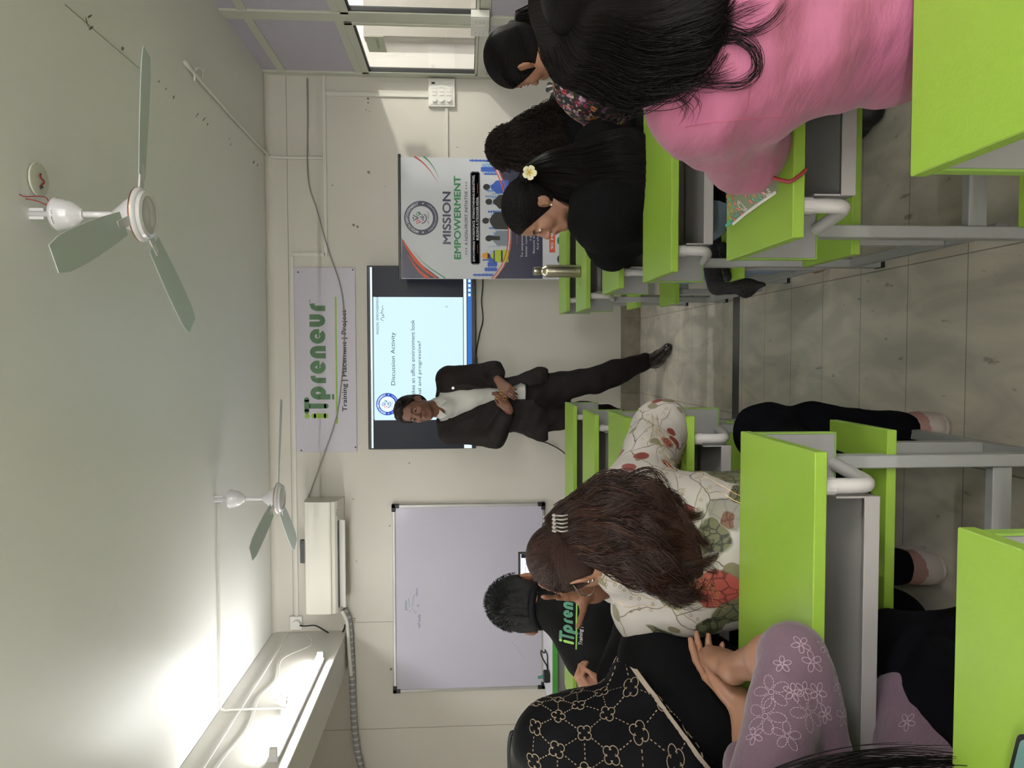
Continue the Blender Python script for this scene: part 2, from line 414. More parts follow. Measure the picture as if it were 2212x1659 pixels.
# corners read off the glass plane
c0 = atX(800, 99, XR+.009); c1 = atX(842, 130, XR+.009)
y0n, y1n, z1n, z0n = 4.75, 4.99, 1.905, 1.79
MB().box(XR+.008, XR+.010, y0n, y1n, z0n, z1n).build('paper', m_note, nb, world=True)
t = MB()
fnm = lambda x, z, d: (XR+.008-d, -x, z)
text_into(t, 'Classroom-1', -(y1n-.03), -(y0n+.05), z0n+.035, z0n+.062, lambda x, z, d: (XR+.008-d, (y0n+y1n)+x, z), .0006)
t.build('lettering', mat('pale_ink', '#8b8f80', .7), nb, world=True)

# ------------------------------------------------------------------ trunking, cables
def trunk(name, segs, label, w=.026, d=.014):
    b = MB()
    for (x0, z0), (x1, z1) in segs:
        if abs(x1-x0) > abs(z1-z0): b.box(x0, x1, YW-d, YW, z0-w/2, z0+w/2, .003)
        else: b.box(x0-w/2, x0+w/2, YW-d, YW, z0, z1, .003)
    return tag(b.build(name, m_trunk), label, 'trunking')
W_ = lambda px, py, Y=YW: (lambda p: (float(p[0]), float(p[2])))(atY(px, py, Y))
a = W_(701, 172); b_ = W_(703, 554); c_ = W_(633, 556); d_ = W_(640, 1345)
zc1, zc2 = (a[1]+b_[1])/2, (c_[1]+d_[1])/2
trunk('cable_trunking', [((XR, zc1), (b_[0], zc1)), ((b_[0]+.013, zc1), (b_[0]+.013, zc2)), ((b_[0], zc2), (-1.93, zc2))], 'long white trunking running above the green lettered sign and stepping down at its right end')
s0 = W_(705, 203); s1 = W_(926, 203)
trunk('cable_trunking', [((s0[0], s1[1]), (s0[0], zc1-.013))], 'short vertical white trunking dropping into the top of the switchboard', .03)
e0 = W_(965, 234); e1 = W_(965, 352)
trunk('cable_trunking', [((e0[0], e0[1]), (e1[0]-.3, e0[1]))], 'thin white trunking running sideways from under the switchboard to the standing banner', .022)
# conduit from the ceiling outlet down to the trunking
g0 = W_(579, 340); g1 = W_(698, 342)
h0 = atZ(398, 134, ZC-.012)
pth = smoothpath([(h0[0], h0[1], ZC-.014), ((h0[0]+g0[0])/2, (h0[1]+YW)/2, ZC-.014), (g0[0]+.02, YW-.07, ZC-.014), (g1[0], YW-.014, ZC-.06), (g1[0], YW-.013, g1[1]+.1), (g1[0], YW-.013, zc1+.01)], 8)
cb = MB().tube(pth, .0105, 10)
co = cb.build('ceiling_conduit', m_trunk, smooth=True); tag(co, 'white conduit crossing the ceiling near the partition and bending down the front wall', 'conduit')
hk = MB()
q0 = atZ(418, 165, ZC)
hk.tube(smoothpath([(q0[0]-.03, q0[1]-.02, ZC-.012), (q0[0]+.02, q0[1]-.03, ZC-.02), (q0[0]+.05, q0[1]+.02, ZC-.03), (q0[0]+.05, q0[1]+.07, ZC-.022), (q0[0]-.005, q0[1]+.06, ZC-.016)], 6), .006, 8)
o = hk.build('ceiling_hook', m_trunk, smooth=True); tag(o, 'white hook of bare conduit curled beside the ceiling outlet near the partition', 'hook')
# thin grey cable from the partition, sagging across the sign to the air conditioner
cab = [W_(665, 172), W_(666, 250), W_(667, 385), W_(688, 460), W_(712, 545), W_(737, 620), W_(745, 700), W_(741, 800), W_(728, 900), W_(700, 985), W_(668, 1072)]
pth = smoothpath([(x, YW-.03, z) for x, z in cab], 6)
o = MB().tube(pth, .0042, 8).build('hanging_cable', mat('grey_cable', '#8d8b86', .5), smooth=True)
tag(o, 'thin grey cable sagging across the green lettered sign to the air conditioner', 'cable')
# cable on the beam face
pts = [(BX1+.02, 5.30, 2.42), (BX1+.012, 5.12, 2.36), (BX1+.008, 4.9, 2.5), (BX1+.008, 4.6, 2.46), (BX1+.008, 4.35, 2.50), (BX1+.008, 4.0, 2.46), (BX1+.008, 3.6, 2.50), (BX1+.008, 3.0, 2.47), (BX1+.008, 2.2, 2.5)]
o = MB().tube(smoothpath(pts, 6), .0035, 6).build('beam_cable', m_trunk, smooth=True)
tag(o, 'thin white cable pinned in loose waves along the beam above the tube light', 'cable')
o = MB().box(BX1, BX1+.008, YB, YW-.05, 2.565, 2.575).build('trim_5', m_trunk); struct(o)

# wiring from fan two across the ceiling to the beam, then down to the tube light
fz = ZC-.012
p_f2 = (-.70, 4.22, fz)
pth = smoothpath([(-.83, 4.24, fz), (-1.2, 4.22, fz), (-1.6, 4.22, fz), (-1.95, 4.2, fz), (BX1+.012, 4.2, fz-.02), (BX1+.012, 4.2, 2.6), (BX1+.012, 4.2, 2.30)], 6)
o = MB().tube(pth, .007, 8).build('fan_conduit', m_trunk, smooth=True)
tag(o, 'white conduit from the far ceiling fan across to the beam and tube light', 'conduit')

# ------------------------------------------------------------------ light fittings
m_tube = mat('tube_glow', (1.0, .995, .975), emit=TUBE_E)
m_batten = mat('white_batten', '#d8d6da', .4)
def tube_light(Yc, x, z, label, L_=1.2, side=1, visible=True):
    t = empty('tube_light', (x, Yc, z), label, 'light', 'tube lights on the beam')
    MB().box(x, x+side*.028, Yc-L_/2-.01, Yc+L_/2+.01, z-.026, z+.026, .004).build('batten', m_batten, t, world=True)
    MB().tube([(x+side*.055, Yc-L_/2+.02, z+.002), (x+side*.055, Yc+L_/2-.02, z+.002)], .014, 14).build('tube', m_tube, t, smooth=True, world=True)
    for s in (-1, 1): MB().box(x+side*.005, x+side*.07, Yc+s*(L_/2-.005)-.012, Yc+s*(L_/2-.005)+.012, z-.018, z+.020, .003).build('holder', m_white, t, world=True)
    return t
tube_light(4.26, BX1, 2.245, 'bright tube light fixed low along the beam at the far left')
tube_light(1.2, BX1, 2.245, 'tube light on the near stretch of the beam', L_=1.2)
tb = tube_light(2.6, XL, 2.35, 'added fill tube on the left wall past the beam'); del tb['group']  # unseen tube, added to brighten the space left of the beam
# unseen fill tubes behind the photographer, added to brighten the ceiling and room
m_tube2 = mat('fill_tube_glow', (1.0, .995, .975), emit=FILL_E)
for k, (x, y, dx) in enumerate(((-.9, YB, 1), (.9, YB, 1), (XR, -.9, 0))):
    t = empty('fill_tube', (x, y, 2.38), ('added fill tube on the back wall behind the left desks', 'added fill tube on the back wall behind the right desks', 'added fill tube on the partition behind the photographer')[k], 'light')
    if dx:
        MB().box(x-.6, x+.6, y, y+.03, 2.35, 2.41, .004).build('batten', m_batten, t, world=True); MB().tube([(x-.58, y+.06, 2.38), (x+.58, y+.06, 2.38)], .016, 12).build('tube', m_tube2, t, smooth=True, world=True)
    else:
        MB().box(x-.03, x, y-.6, y+.6, 2.35, 2.41, .004).build('batten', m_batten, t, world=True); MB().tube([(x-.06, y-.58, 2.38), (x-.06, y+.58, 2.38)], .016, 12).build('tube', m_tube2, t, smooth=True, world=True)
# loose choke wires at the tube
o = MB()
for k, (dy, dz) in enumerate(((.02, .03), (-.03, .05), (.05, .0))):
    o.tube(smoothpath([(BX1+.03, 4.2+dy, 2.28), (BX1+.06, 4.22+dy, 2.31+dz), (BX1+.04, 4.3+dy, 2.34+dz)], 5), .003, 6)
o.tube([(BX1+.03, 4.1, 2.285), (BX1+.03, 4.3, 2.32)], .012, 8)
tag(o.build('wire_joint', m_trunk, smooth=True), 'taped wire joint sticking out above the tube light', 'wiring')

# ------------------------------------------------------------------ ceiling fans
m_fan = mat('white_enamel', '#d7d5d8', .22, spec=.5, coat=.3)
m_fanb = mat('fan_blade_enamel', '#b9c4c0', .35)
m_ring = mat('copper_ring', '#9a6a50', .3, metal=.8)
m_red = mat('red_wire', '#7a2020', .5)
def fan(x, y, ang, label, proto=None):
    f = empty('ceiling_fan', (x, y, ZC), label, 'fan', 'ceiling fans')
    MB().tube([(0, 0, 0), (0, 0, -.34)], .010, 12).build('rod', m_fan, f, smooth=True)
    MB().lathe([(.010, -.075), (.048, -.078), (.053, -.086), (.049, -.094), (.050, -.1), (.047, -.108), (.047, -.114), (.043, -.122), (.043, -.128), (.037, -.14), (.026, -.155), (.018, -.163), (.017, -.168), (.010, -.17)], n=40).build('canopy', m_fan, f, smooth=True, auto=50)
    MB().box(-.018, .018, -.004, .004, -.045, 0).tube([(-.016, 0, -.04), (.016, 0, -.04)], .004, 8).build('hook_bracket', m_fan, f)
    MB().lathe([(.010, -.262), (.016, -.264), (.026, -.28), (.042, -.30), (.054, -.318), (.058, -.33), (.058, -.34), (.010, -.345)], n=40).build('motor_cover', m_fan, f, smooth=True, auto=60)
    hub = MB().lathe([(.01, -.335), (.075, -.338), (.088, -.345), (.089, -.352), (.083, -.362), (.078, -.364), (.074, -.374), (.062, -.378), (.060, -.373), (.052, -.374), (.03, -.379), (0, -.380)], n=48).build('motor', m_fan, f, smooth=True, auto=40)
    MB().lathe([(.0885, -.345), (.0895, -.3475), (.0885, -.350)], n=48).build('band', m_ring, hub, smooth=True)
    for k in range(3):
        a = ang+k*2*PI/3; ca, sa = math.cos(a), math.sin(a)
        b = MB(); r0, r1 = .13, .56; vs = []
        for t in np.linspace(0, 1, 9):
            r = r0+(r1-r0)*t; hw = .036+.014*math.sin(t*PI*.75); tw = .16-.05*t
            if t == 1: hw *= .8
            for s in (-1, 1):
                for d in (0.0, .0025):
                    lx, ly, lz = r, s*hw, -.348+s*hw*math.sin(tw)+d
                    vs.append((lx*ca-ly*sa, lx*sa+ly*ca, lz))
        fs = []
        for i in range(8):
            o_ = i*4; fs += [(o_, o_+2, o_+6, o_+4), (o_+1, o_+5, o_+7, o_+3), (o_, o_+4, o_+5, o_+1), (o_+2, o_+3, o_+7, o_+6)]
        fs += [(0, 1, 3, 2), (32, 34, 35, 33)]
        b.add(vs, fs); bl = b.build('blade', m_fanb, f)
        MB().bar((.07*ca, .07*sa, -.346), (.17*ca, .17*sa, -.346), .03, .006).build('blade_arm', m_fan, bl)
    return f
f1 = fan(.455, 2.51, math.radians(8), 'near white ceiling fan with a copper-coloured ring on its motor')
f2 = fan(-.81, 4.21, math.radians(12), 'far white ceiling fan above the air conditioner')
wr = MB().tube(smoothpath([(0.02, -.01, -.075), (.035, -.03, -.04), (.04, -.04, -.01)], 5), .002, 6).tube(smoothpath([(0.015, -.02, -.075), (.05, -.02, -.06), (.045, -.05, -.015), (.05, -.06, -.004)], 5), .002, 6)
wr.build('fan_wires', m_red, f1, smooth=True)
t = MB(); a0 = math.radians(-112)
vs, fs = text_geo('CROMPTON', .02); xs_ = [v[0] for v in vs]; w0 = max(xs_)
t.add([((.0505+.0)*math.cos(a0+(v[0]/w0-.5)*.9), .0505*math.sin(a0+(v[0]/w0-.5)*.9), -.094+v[1]*.011) for v in vs], fs)
t.build('lettering', mat('navy_ink', '#222544', .5), f1)
# open round junction plate beside the near fan
jc = atZ(80, 388, ZC-.004)
jp = empty('junction_plate', (jc[0], jc[1], ZC), 'round white junction plate with red wires beside the near ceiling fan', 'plate')
MB().lathe([(0, -.004), (.052, -.004), (.055, -.007), (.055, -.012), (.05, -.013), (0, -.013)], n=36).build('plate', mat('cream_plastic', '#c9cabb', .4), jp, smooth=True, auto=40)
MB().tube(smoothpath([(-.02, 0, -.014), (-.005, .012, -.02), (.005, -.008, -.02), (.02, .004, -.014)], 5), .003, 6).build('wire', m_red, jp, smooth=True)
MB().tube([(-.02, .0, -.013), (-.028, .004, -.017)], .006, 8).build('wire_tape', m_black, jp)

# ------------------------------------------------------------------ switchboards
def switchboard(name, label, org, ex, ez, en, w, h, rows, parent_cat='switchboard', d=.028):
    """org = top left corner on the wall; ex right, ez up, en out of the wall"""
    org, ex, ez, en = map(lambda q: np.array(q, float), (org, ex, ez, en))
    o = empty(name, org+ex*w/2-ez*h/2, label, parent_cat)
    def bx(b, x0, x1, z0, z1, d0, d1):
        vs = [org+ex*x-ez*z+en*q for q in (d0, d1) for x, z in ((x0, z0), (x1, z0), (x1, z1), (x0, z1))]
        b.add(vs, [(0,1,2,3), (7,6,5,4), (0,4,5,1), (1,5,6,2), (2,6,7,3), (3,7,4,0)])
    b = MB(); bx(b, 0, w, 0, h, 0, d); bx(b, w*.06, w*.94, h*.07, h*.93, d, d+.003); b.build('box', m_white, o, world=True)
    cw, ch = w*.84/len(rows[0]), h*.82/len(rows)
    for r, row in enumerate(rows):
        for k, kind in enumerate(row):
            x0, z0 = w*.08+k*cw, h*.09+r*ch
            b = MB(); bx(b, x0+.002, x0+cw-.002, z0+.002, z0+ch-.002, d+.003, d+.0045)
            if kind == 's':
                for q in (0, 1): bx(b, x0+.005+q*(cw-.008)/2, x0+.004+(q+1)*(cw-.008)/2, z0+ch*.2, z0+ch*.8, d+.0045, d+.008+.002*q)
                b.build('switch', m_white, o, world=True)
            elif kind == 'k':
                cc = org+ex*(x0+cw/2)-ez*(z0+ch/2)
                bs = b.build('regulator', m_white, o, world=True)
                MB().tube([cc+en*(d+.004), cc+en*(d+.02)], min(cw, ch)*.34, 20).build('knob', m_white, bs, smooth=False, world=True)
            elif kind == 'o':
                bs = b.build('socket', m_white, o, world=True)
                hb = MB()
                for (fx, fz, rr) in ((.5, .22, .0028), (.32, .5, .002), (.68, .5, .002), (.3, .75, .0025), (.7, .75, .0025)):
                    cc = org+ex*(x0+cw*fx)-ez*(z0+ch*fz); hb.tube([cc+en*(d+.004), cc+en*(d+.0052)], rr, 8)
                hb.build('pin_holes', m_black, o, world=True)
            elif kind == 'i':
                b.build('switch', m_white, o, world=True)
                hb = MB(); bx(hb, x0+cw*.55, x0+cw*.78, z0+ch*.1, z0+ch*.6, d+.0045, d+.0055); hb.build('indicator', m_black, o, world=True)
    return o
p = W_(926, 232)
switchboard('switchboard', 'white switchboard with three round regulators high on the front wall by the partition', (p[0], YW, p[1]), (1, 0, 0), (0, 0, 1), (0, -1, 0), .195, .187,
            [['k', 's', 'i'], ['k', 's', 's'], ['k', 's', 'o']])
switchboard('socket_board', 'white socket board fixed on the partition mullion below the glass', (XR-.006, 4.70-.12, 1.245), (0, -1, 0), (0, 0, 1), (-1, 0, 0), .26, .105,
            [['o', 's', 'o']], 'switchboard', .04)

# ------------------------------------------------------------------ lettered sign board
m_board = mat('sign_board_white', '#bcb7c2', .35, noise=(40, '#b6b1bd', .3))
m_dgreen = mat('dark_green_vinyl', '#2e5f30', .4); m_lgreen = mat('lime_vinyl', '#7fa324', .4); m_ink = mat('black_ink', '#141018', .5)
YS = YW-.012
sg = empty('sign_board', (*W_(702, 777, YS)[:1], YS, W_(702, 777, YS)[1]), 'long white sign board with green iTpreneur lettering and a lime bar', 'sign')
(x0, z1), (x1, z0) = W_(640, 977, YS), W_(767, 578, YS)
MB().box(x0, x1, YS, YW, z0, z1, .002).build('board', m_board, sg, world=True)
fY = lambda Y: (lambda x, z, d: (x, Y-d, z))
def itpreneur(px, pz, sc, mats, fn, bold=1.0):
    """heavy rounded logotype in a local frame: x 0..231 (px of the photo), z 0 at the baseline, x-height 36; returns MBs"""
    A, B = MB(), MB()
    F = lambda x, z, d: fn(px+x*sc, pz+z*sc, d)
    w = 11.5
    stroke(A, [(6.7, 1), (6.7, 27)], 10.5, F); A.add([F(x, z, .0015) for x, z in disc(6.7, 41.5, 5.6, 18)], [tuple(range(18))])
    stroke(B, [(28, .5), (28, 40)], w-1, F); stroke(B, [(16.5, 42), (42, 42)], 10.5, F)
    stroke(B, [(48, -9), (48, 20)], w, F, round_=False); stroke(B, [(42.3, -14.5), (53.7, -14.5)], 5, F, round_=False)
    stroke(B, [(56.5+8.5*math.cos(a), 17+11.2*math.sin(a)) for a in np.linspace(0, 2*PI, 29)[:-1]], w-.5, F, closed=True)
    def rr(x):
        stroke(B, [(x, 0), (x, 20)], w, F, round_=False)
        stroke(B, [(x, 18), (x+.6, 22), (x+3, 26), (x+7, 27.6), (x+10.5, 27.8)], w-1, F, round_=False)
    def ee(cx, rx):
        cz = 17
        stroke(B, [(cx+rx*math.cos(a), cz+11.2*math.sin(a)) for a in np.linspace(.10, 2*PI-.66, 30)], w-.5, F, round_=False)
        stroke(B, [(cx-3, cz-1), (cx+rx+5, cz-1)], 5, F, round_=False)
    def nn(x, wd, flip=False):
        g = (lambda z: 34-z) if flip else (lambda z: z)
        stroke(B, [(x, g(0)), (x, g(19)), (x+1.5, g(24)), (x+wd*.25, g(27.2)), (x+wd*.5, g(28.3)), (x+wd*.75, g(27.2)), (x+wd-1.5, g(24)), (x+wd, g(19)), (x+wd, g(0))], w, F, round_=False)
    rr(83.5); ee(112.5, 9); nn(137, 15.5); ee(179, 10.5); nn(205, 15.5, True); rr(239)
    return A, B
s = np.linalg.norm(np.array(W_(700, 640, YS))-np.array(W_(700, 905, YS)))/265
bx_, bz_ = W_(705.5, 905, YS)
A, B = itpreneur(bx_, bz_, s, None, fY(YS))
lt = B.build('logo_lettering', m_dgreen, sg, world=True); A.build('logo_letter_i', m_lgreen, sg, world=True)
t = MB(); (xa, za), (xb, zb) = W_(730, 915, YS), W_(723, 641, YS); t.add([(xa, YS-.0012, za), (xb, YS-.0012, za), (xb, YS-.0012, zb), (xa, YS-.0012, zb)], [(0, 1, 2, 3)])
t.build('lime_bar', m_lgreen, sg, world=True)
def T(mb, s_, pt, pb, pl, pr, Y, d=.0012, bold=0.0, space=1.0, ref=None):
    """text between photo columns pt (top) .. pb (baseline) and rows pl (left end) .. pr (right end), on the plane Y"""
    (xl, zb_), (xr, zt_) = W_(pb, pl, Y), W_(pt, pr, Y)
    text_into(mb, s_, xl, xr, zb_, zt_, fY(Y), d, bold, space, ref)
t = MB(); T(t, 'Training | Placement | Project', 737, 753, 889, 669, YS, bold=.022)
T(t, 'TM', 668, 671, 654, 647, YS, bold=.02)
t.build('small_lettering', m_ink, sg, world=True)
for px, py in ((644, 588), (762, 583), (651, 973), (768, 966)):
    x_, z_ = W_(px, py, YS); MB().add([(x, YS-.0015, z) for x, z in disc(x_, z_, .006, 10)], [tuple(range(10))]).build('screw', m_black, sg, world=True)
# ================================================================== THINGS ON THE FRONT WALL
def quad(mb, x0, x1, z0, z1, Y, d): mb.add([(x0, Y-d, z0), (x1, Y-d, z0), (x1, Y-d, z1), (x0, Y-d, z1)], [(0, 1, 2, 3)])
def quadpx(mb, pxt, pxb, pyl, pyr, Y, d):
    (x0, z0), (x1, z1) = W_(pxb, pyl, Y), W_(pxt, pyr, Y); quad(mb, x0, x1, z0, z1, Y, d)
def polypx(mb, pts, Y, d):
    P_ = [W_(a, b_, Y) for a, b_ in pts]; mb.add([(x, Y-d, z) for x, z in P_], [tuple(range(len(P_)))])
def strokepx(mb, pts, w, Y, d, taper=None, n=0, closed=False):
    P_ = [W_(a, b_, Y) for a, b_ in pts]
    if n: P_ = [tuple(p) for p in smoothpath(P_, n)]
    stroke(mb, P_, w, fY(Y), d, taper=taper, round_=False, closed=closed)
def emit_mat(name, col, s): return mat(name, col, .4, emit=s)
# round seal of the training programme: px frame centre (cx, cy) radius r on plane Y
def seal(parent, cx, cy, r, Y, d, col_ring, col_inner, letter, mring, mwhite, minner):
    (X, Z) = W_(cx, cy, Y); s = r*Y/FPX/.98
    g = MB()
    g.m(0).add([(X+s*math.cos(a), Y-d, Z+s*math.sin(a)) for a in np.linspace(0, 2*PI, 49)[:-1]], [tuple(range(48))])
    g.m(1).add([(X+.69*s*math.cos(a), Y-d-.0006, Z+.69*s*math.sin(a)) for a in np.linspace(0, 2*PI, 49)[:-1]], [tuple(range(48))])
    F = lambda x, z, q: (X+x*s, Y-d-.0012-q, Z+z*s)
    # little people, bars, gear and arrow
    for k, (mx_, px_, h, sc) in enumerate(((2, 0, .30, 1.0), (3, -.22, .14, .8), (4, .22, .14, .8))):
        g.m(mx_)
        g.add([F(px_+x*sc, h+.12*sc+z*sc, 0) for x, z in disc(0, .05, .05, 12)], [tuple(range(12))])
        stroke(g, [(px_-.15*sc, h+.16*sc), (px_-.05*sc, h-.02), (px_, h-.14*sc)], .05*sc, F, 0)
        stroke(g, [(px_+.15*sc, h+.16*sc), (px_+.05*sc, h-.02), (px_, h-.14*sc)], .05*sc, F, 0)
    g.m(2)
    for k in range(4): stroke(g, [(-.13+.07*k, -.16), (-.13+.07*k, -.04+.04*k)], .04, F, 0, round_=False)
    stroke(g, [(-.02+.27*math.cos(a), -.02+.27*math.sin(a)) for a in np.linspace(PI*1.03, PI*1.85, 16)], .04, F, 0)
    for a in np.linspace(PI*1.03, PI*1.75, 8): stroke(g, [(-.02+.27*math.cos(a), -.02+.27*math.sin(a)), (-.02+.33*math.cos(a), -.02+.33*math.sin(a))], .05, F, 0, round_=False)
    stroke(g, [(.0, -.16), (.15, -.08), (.28, .1)], .035, F, 0); g.add([F(x, z, 0) for x, z in ((.2, .1), (.36, .06), (.33, .22))], [(0, 1, 2)])
    # ring lettering
    g.m(1)
    def ring_text(str_, rad, a_mid, span, size, flip=False):
        vs, fs = text_geo(str_, .02 if not flip else 0); xs_ = [v[0] for v in vs]; w_ = max(xs_)
        out = []
        for v in vs:
            t = v[0]/w_-.5; z = (v[1]-.35)*size
            a = a_mid-t*span if not flip else a_mid+t*span
            rr = rad+z if not flip else rad-z
            out.append(F(rr*math.cos(a), rr*math.sin(a), .0002))
        g.add(out, fs)
    ring_text('MISSION EMPOWERMENT', .845, PI/2, 2.75, .22)
    ring_text('Through Industry oriented training programs', .845, -PI/2, 2.2, .13, True)
    for a in (PI+.12, -.12): g.add([F(.845*math.cos(a)+x, .845*math.sin(a)+z, .0002) for x, z in [(.07*(1 if i % 2 == 0 else .42)*math.sin(2*PI*i/10), .07*(1 if i % 2 == 0 else .42)*math.cos(2*PI*i/10)) for i in range(10)]], [tuple(range(10))])
    g.m(2)
    try:
        vs, fs = text_geo('उद्योगेन राष्ट्रोन्नति', 0); xs_ = [v[0] for v in vs]; w_ = max(xs_)
        g.add([F((v[0]/w_-.5)*.78, -.46+v[1]*.13, 0) for v in vs], fs)
    except Exception: pass
    return g.build('seal', [mring, mwhite, minner, letter[0], letter[1]], parent, world=True)

# --- television
YT = YW-.06
tv = empty('television', (*W_(910, 772, YT)[:1], YT, W_(910, 772, YT)[1]), 'large wall television showing a pale slide titled Discussion Activity', 'television')
(x0, z1), (x1, z0) = W_(796, 971, YT), W_(1027, 575, YT)
MB().box(x0, x1, YT, YT+.03, z0, z1, .004).box(x0+.3, x1-.3, YT+.03, YW, z0+.2, z1-.2).build('casing', m_black, tv, world=True)
m_slide = emit_mat('screen_slide', '#c6e4ee', .8); m_sblack = emit_mat('screen_black', '#1d222b', .4); m_bar = emit_mat('screen_window_bar', '#dff4f8', .8)
m_blue = emit_mat('screen_taskbar', '#2a6cc0', .75); m_stext = emit_mat('screen_text', '#2c3d55', .5); m_sblue = emit_mat('screen_seal_blue', '#1850c8', .6)
m_sred = emit_mat('screen_seal_red', '#d8503c', .6); m_sgreen = emit_mat('screen_seal_green', '#3b9a62', .6)
m_line = emit_mat('screen_line', '#a6c5d6', .5)
for m_ in (m_slide, m_sblack, m_bar, m_blue, m_stext, m_sblue, m_sred, m_sgreen, m_line):
    m_.node_tree.nodes['Principled BSDF'].inputs['Base Color'].default_value = (.01, .01, .012, 1); m_.node_tree.nodes['Principled BSDF'].inputs['Roughness'].default_value = .3; m_.node_tree.nodes['Principled BSDF'].inputs['Specular IOR Level'].default_value = .08
s_ = MB()
s_.m(1); quadpx(s_, 799, 1020, 968, 577, YT, .0008)
s_.m(2); quadpx(s_, 799, 807, 968, 577, YT, .0014)
s_.m(0); quadpx(s_, 807, 1001, 906.5, 641.5, YT, .0014)
s_.m(2); quadpx(s_, 1001, 1009, 968, 577, YT, .0016)
s_.m(3); quadpx(s_, 1009, 1020, 968, 577, YT, .0016)
s_.m(4); quadpx(s_, 807, 807.8, 906, 641, YT, .002); quadpx(s_, 1003, 1003.8, 905, 660, YT, .002)
s_.m(2); quadpx(s_, 1009, 1019, 968, 957, YT, .002)
for q in range(6): quadpx(s_, 1011.5, 1016.5, 640-q*10, 634-q*10, YT, .002)
scr = s_.build('screen', [m_slide, m_sblack, m_bar, m_blue, m_line], tv, world=True)
t = MB()
T(t, 'MISSION  EMPOWERMENT', 812.5, 818.5, 722, 640, YT, .0022)
T(t, 'Discussion Activity', 844, 856.5, 832, 718, YT, .0022, ref='Diy')
T(t, 'What makes an office environment look', 887, 897, 895, 691, YT, .0022, ref='Wlk')
T(t, 'professional and progressive?', 902, 912.5, 908, 737, YT, .0022, ref='Wlp')
T(t, 'PowerPoint Slide Show - MISSION EMPOWERMENT  Microsoft PowerPoint (Product Activation Failed)', 801.5, 805, 965, 800, YT, .0022, ref='Wp')
T(t, '5', 963, 967, 664, 661, YT, .0022)
t.build('slide_text', m_stext, scr, world=True)
t = MB()
sig = [(829, 693), (823, 690), (824, 687), (828, 686), (830, 683), (825, 682), (829, 679), (822, 676), (827, 674), (824, 671), (828, 668), (826, 665), (827, 660)]
strokepx(t, sig, .003, YT, .0022, n=4)
t.build('signature', m_stext, scr, world=True)
seal(scr, 837, 873, 23.5, YT, .0022, None, None, (m_sred, m_sgreen), m_sblue, m_bar, m_sblue)
# tv power lead
pth = [W_(1027, 775, YW-.03), W_(1030, 750), W_(1036, 720), W_(1043, 690), W_(1040, 650), W_(1043, 610), W_(1041, 560)]
o = MB().tube(smoothpath([(x, YW-.02, z) for x, z in pth], 6), .004, 8).box(pth[0][0]-.06, pth[0][0]+.02, YW-.045, YW-.02, pth[0][1]-.012, pth[0][1]+.016, .004).build('power_cable', m_black, smooth=False)
tag(o, 'black cable leading from under the television to behind the banner', 'cable')
pth = [W_(1122, 925), W_(1140, 938), W_(1160, 950), W_(1185, 958), W_(1215, 975), W_(1240, 1000), W_(1300, 1010)]
o = MB().tube(smoothpath([(x, YW-.015, z) for x, z in pth], 6), .004, 8).build('power_cable', m_black, smooth=True)
tag(o, 'black cable hanging down the wall behind the presenter', 'cable')

# --- roll-up banner
YBN = 5.02
bn = empty('standing_banner', (W_(1000, 470, YBN)[0], YBN, 0), 'white and navy roll-up banner headed MISSION EMPOWERMENT beside the television', 'banner')
m_bw = mat('banner_white', '#c9cbd2', .5, bump=(3, .25)); m_navy = mat('banner_navy', '#1a1b3a', .4); m_or = mat('banner_orange', '#c8522f', .5)
m_bgr = mat('banner_green', '#1f7a45', .5); m_bblue = mat('banner_blue', '#2b55b0', .5); m_sky = mat('banner_skyline', '#86a9cf', .5)
m_fig = mat('banner_figures', '#262422', .6); m_hiv = mat('banner_lime_vest', '#a9c02a', .5); m_hel = mat('banner_helmet', '#d8962c', .5); m_shirt_g = mat('banner_grey_shirt', '#78818f', .5); m_red2 = mat('banner_red', '#b5372e', .5)
(xl, zt), (xr, _) = W_(866, 602, YBN), W_(866, 339, YBN)
MB().box(xl-.005, xr+.02, YBN-.004, YBN+.025, zt-.004, zt+.014, .003).build('top_rail', m_black, bn, world=True)
MB().box(xl, xr, YBN, YBN+.004, .06, zt).build('sheet', m_bw, bn, world=True)
MB().box(xl-.01, xr+.01, YBN-.06, YBN+.07, 0, .075, .02).build('base', mat('silver_aluminium', '#a5a5a5', .3, metal=.9), bn, world=True)
MB().tube([((xl+xr)/2, YBN+.02, .07), ((xl+xr)/2, YBN+.02, zt)], .008, 8).build('pole', m_alu, bn, world=True)
g = MB()
# corner fields and swooshes (photo columns/rows)
g.m(0); polypx(g, [(868, 601), (950, 601), (935, 590), (915, 575), (893, 556), (878, 535), (869, 517), (868, 512)], YBN, .001)
def swoosh(mi, pts, w, d, taper):
    g.m(mi); P_ = smoothpath([W_(a, b_, YBN) for a, b_ in pts], 6); k = len(P_)
    stroke(g, [tuple(p) for p in P_], w, fY(YBN), d, taper=[taper(i/(k-1)) for i in range(k)], round_=False)
swoosh(1, [(943, 601), (920, 584), (898, 562), (880, 536), (870, 518)], .026, .0014, lambda t: 1-.6*abs(2*t-1)-.2*t)
swoosh(1, [(925, 601), (908, 588), (892, 568), (880, 548)], .022, .0016, lambda t: 1-t+.02)
swoosh(2, [(962, 601), (942, 588), (920, 572), (904, 556), (892, 540)], .007, .0016, lambda t: 1-t*.9)
swoosh(4, [(895, 338), (912, 350), (930, 370), (946, 395)], .011, .0014, lambda t: 1-t*.9)
swoosh(2, [(915, 338), (928, 350), (940, 368), (948, 385)], .009, .0014, lambda t: 1-t*.9)
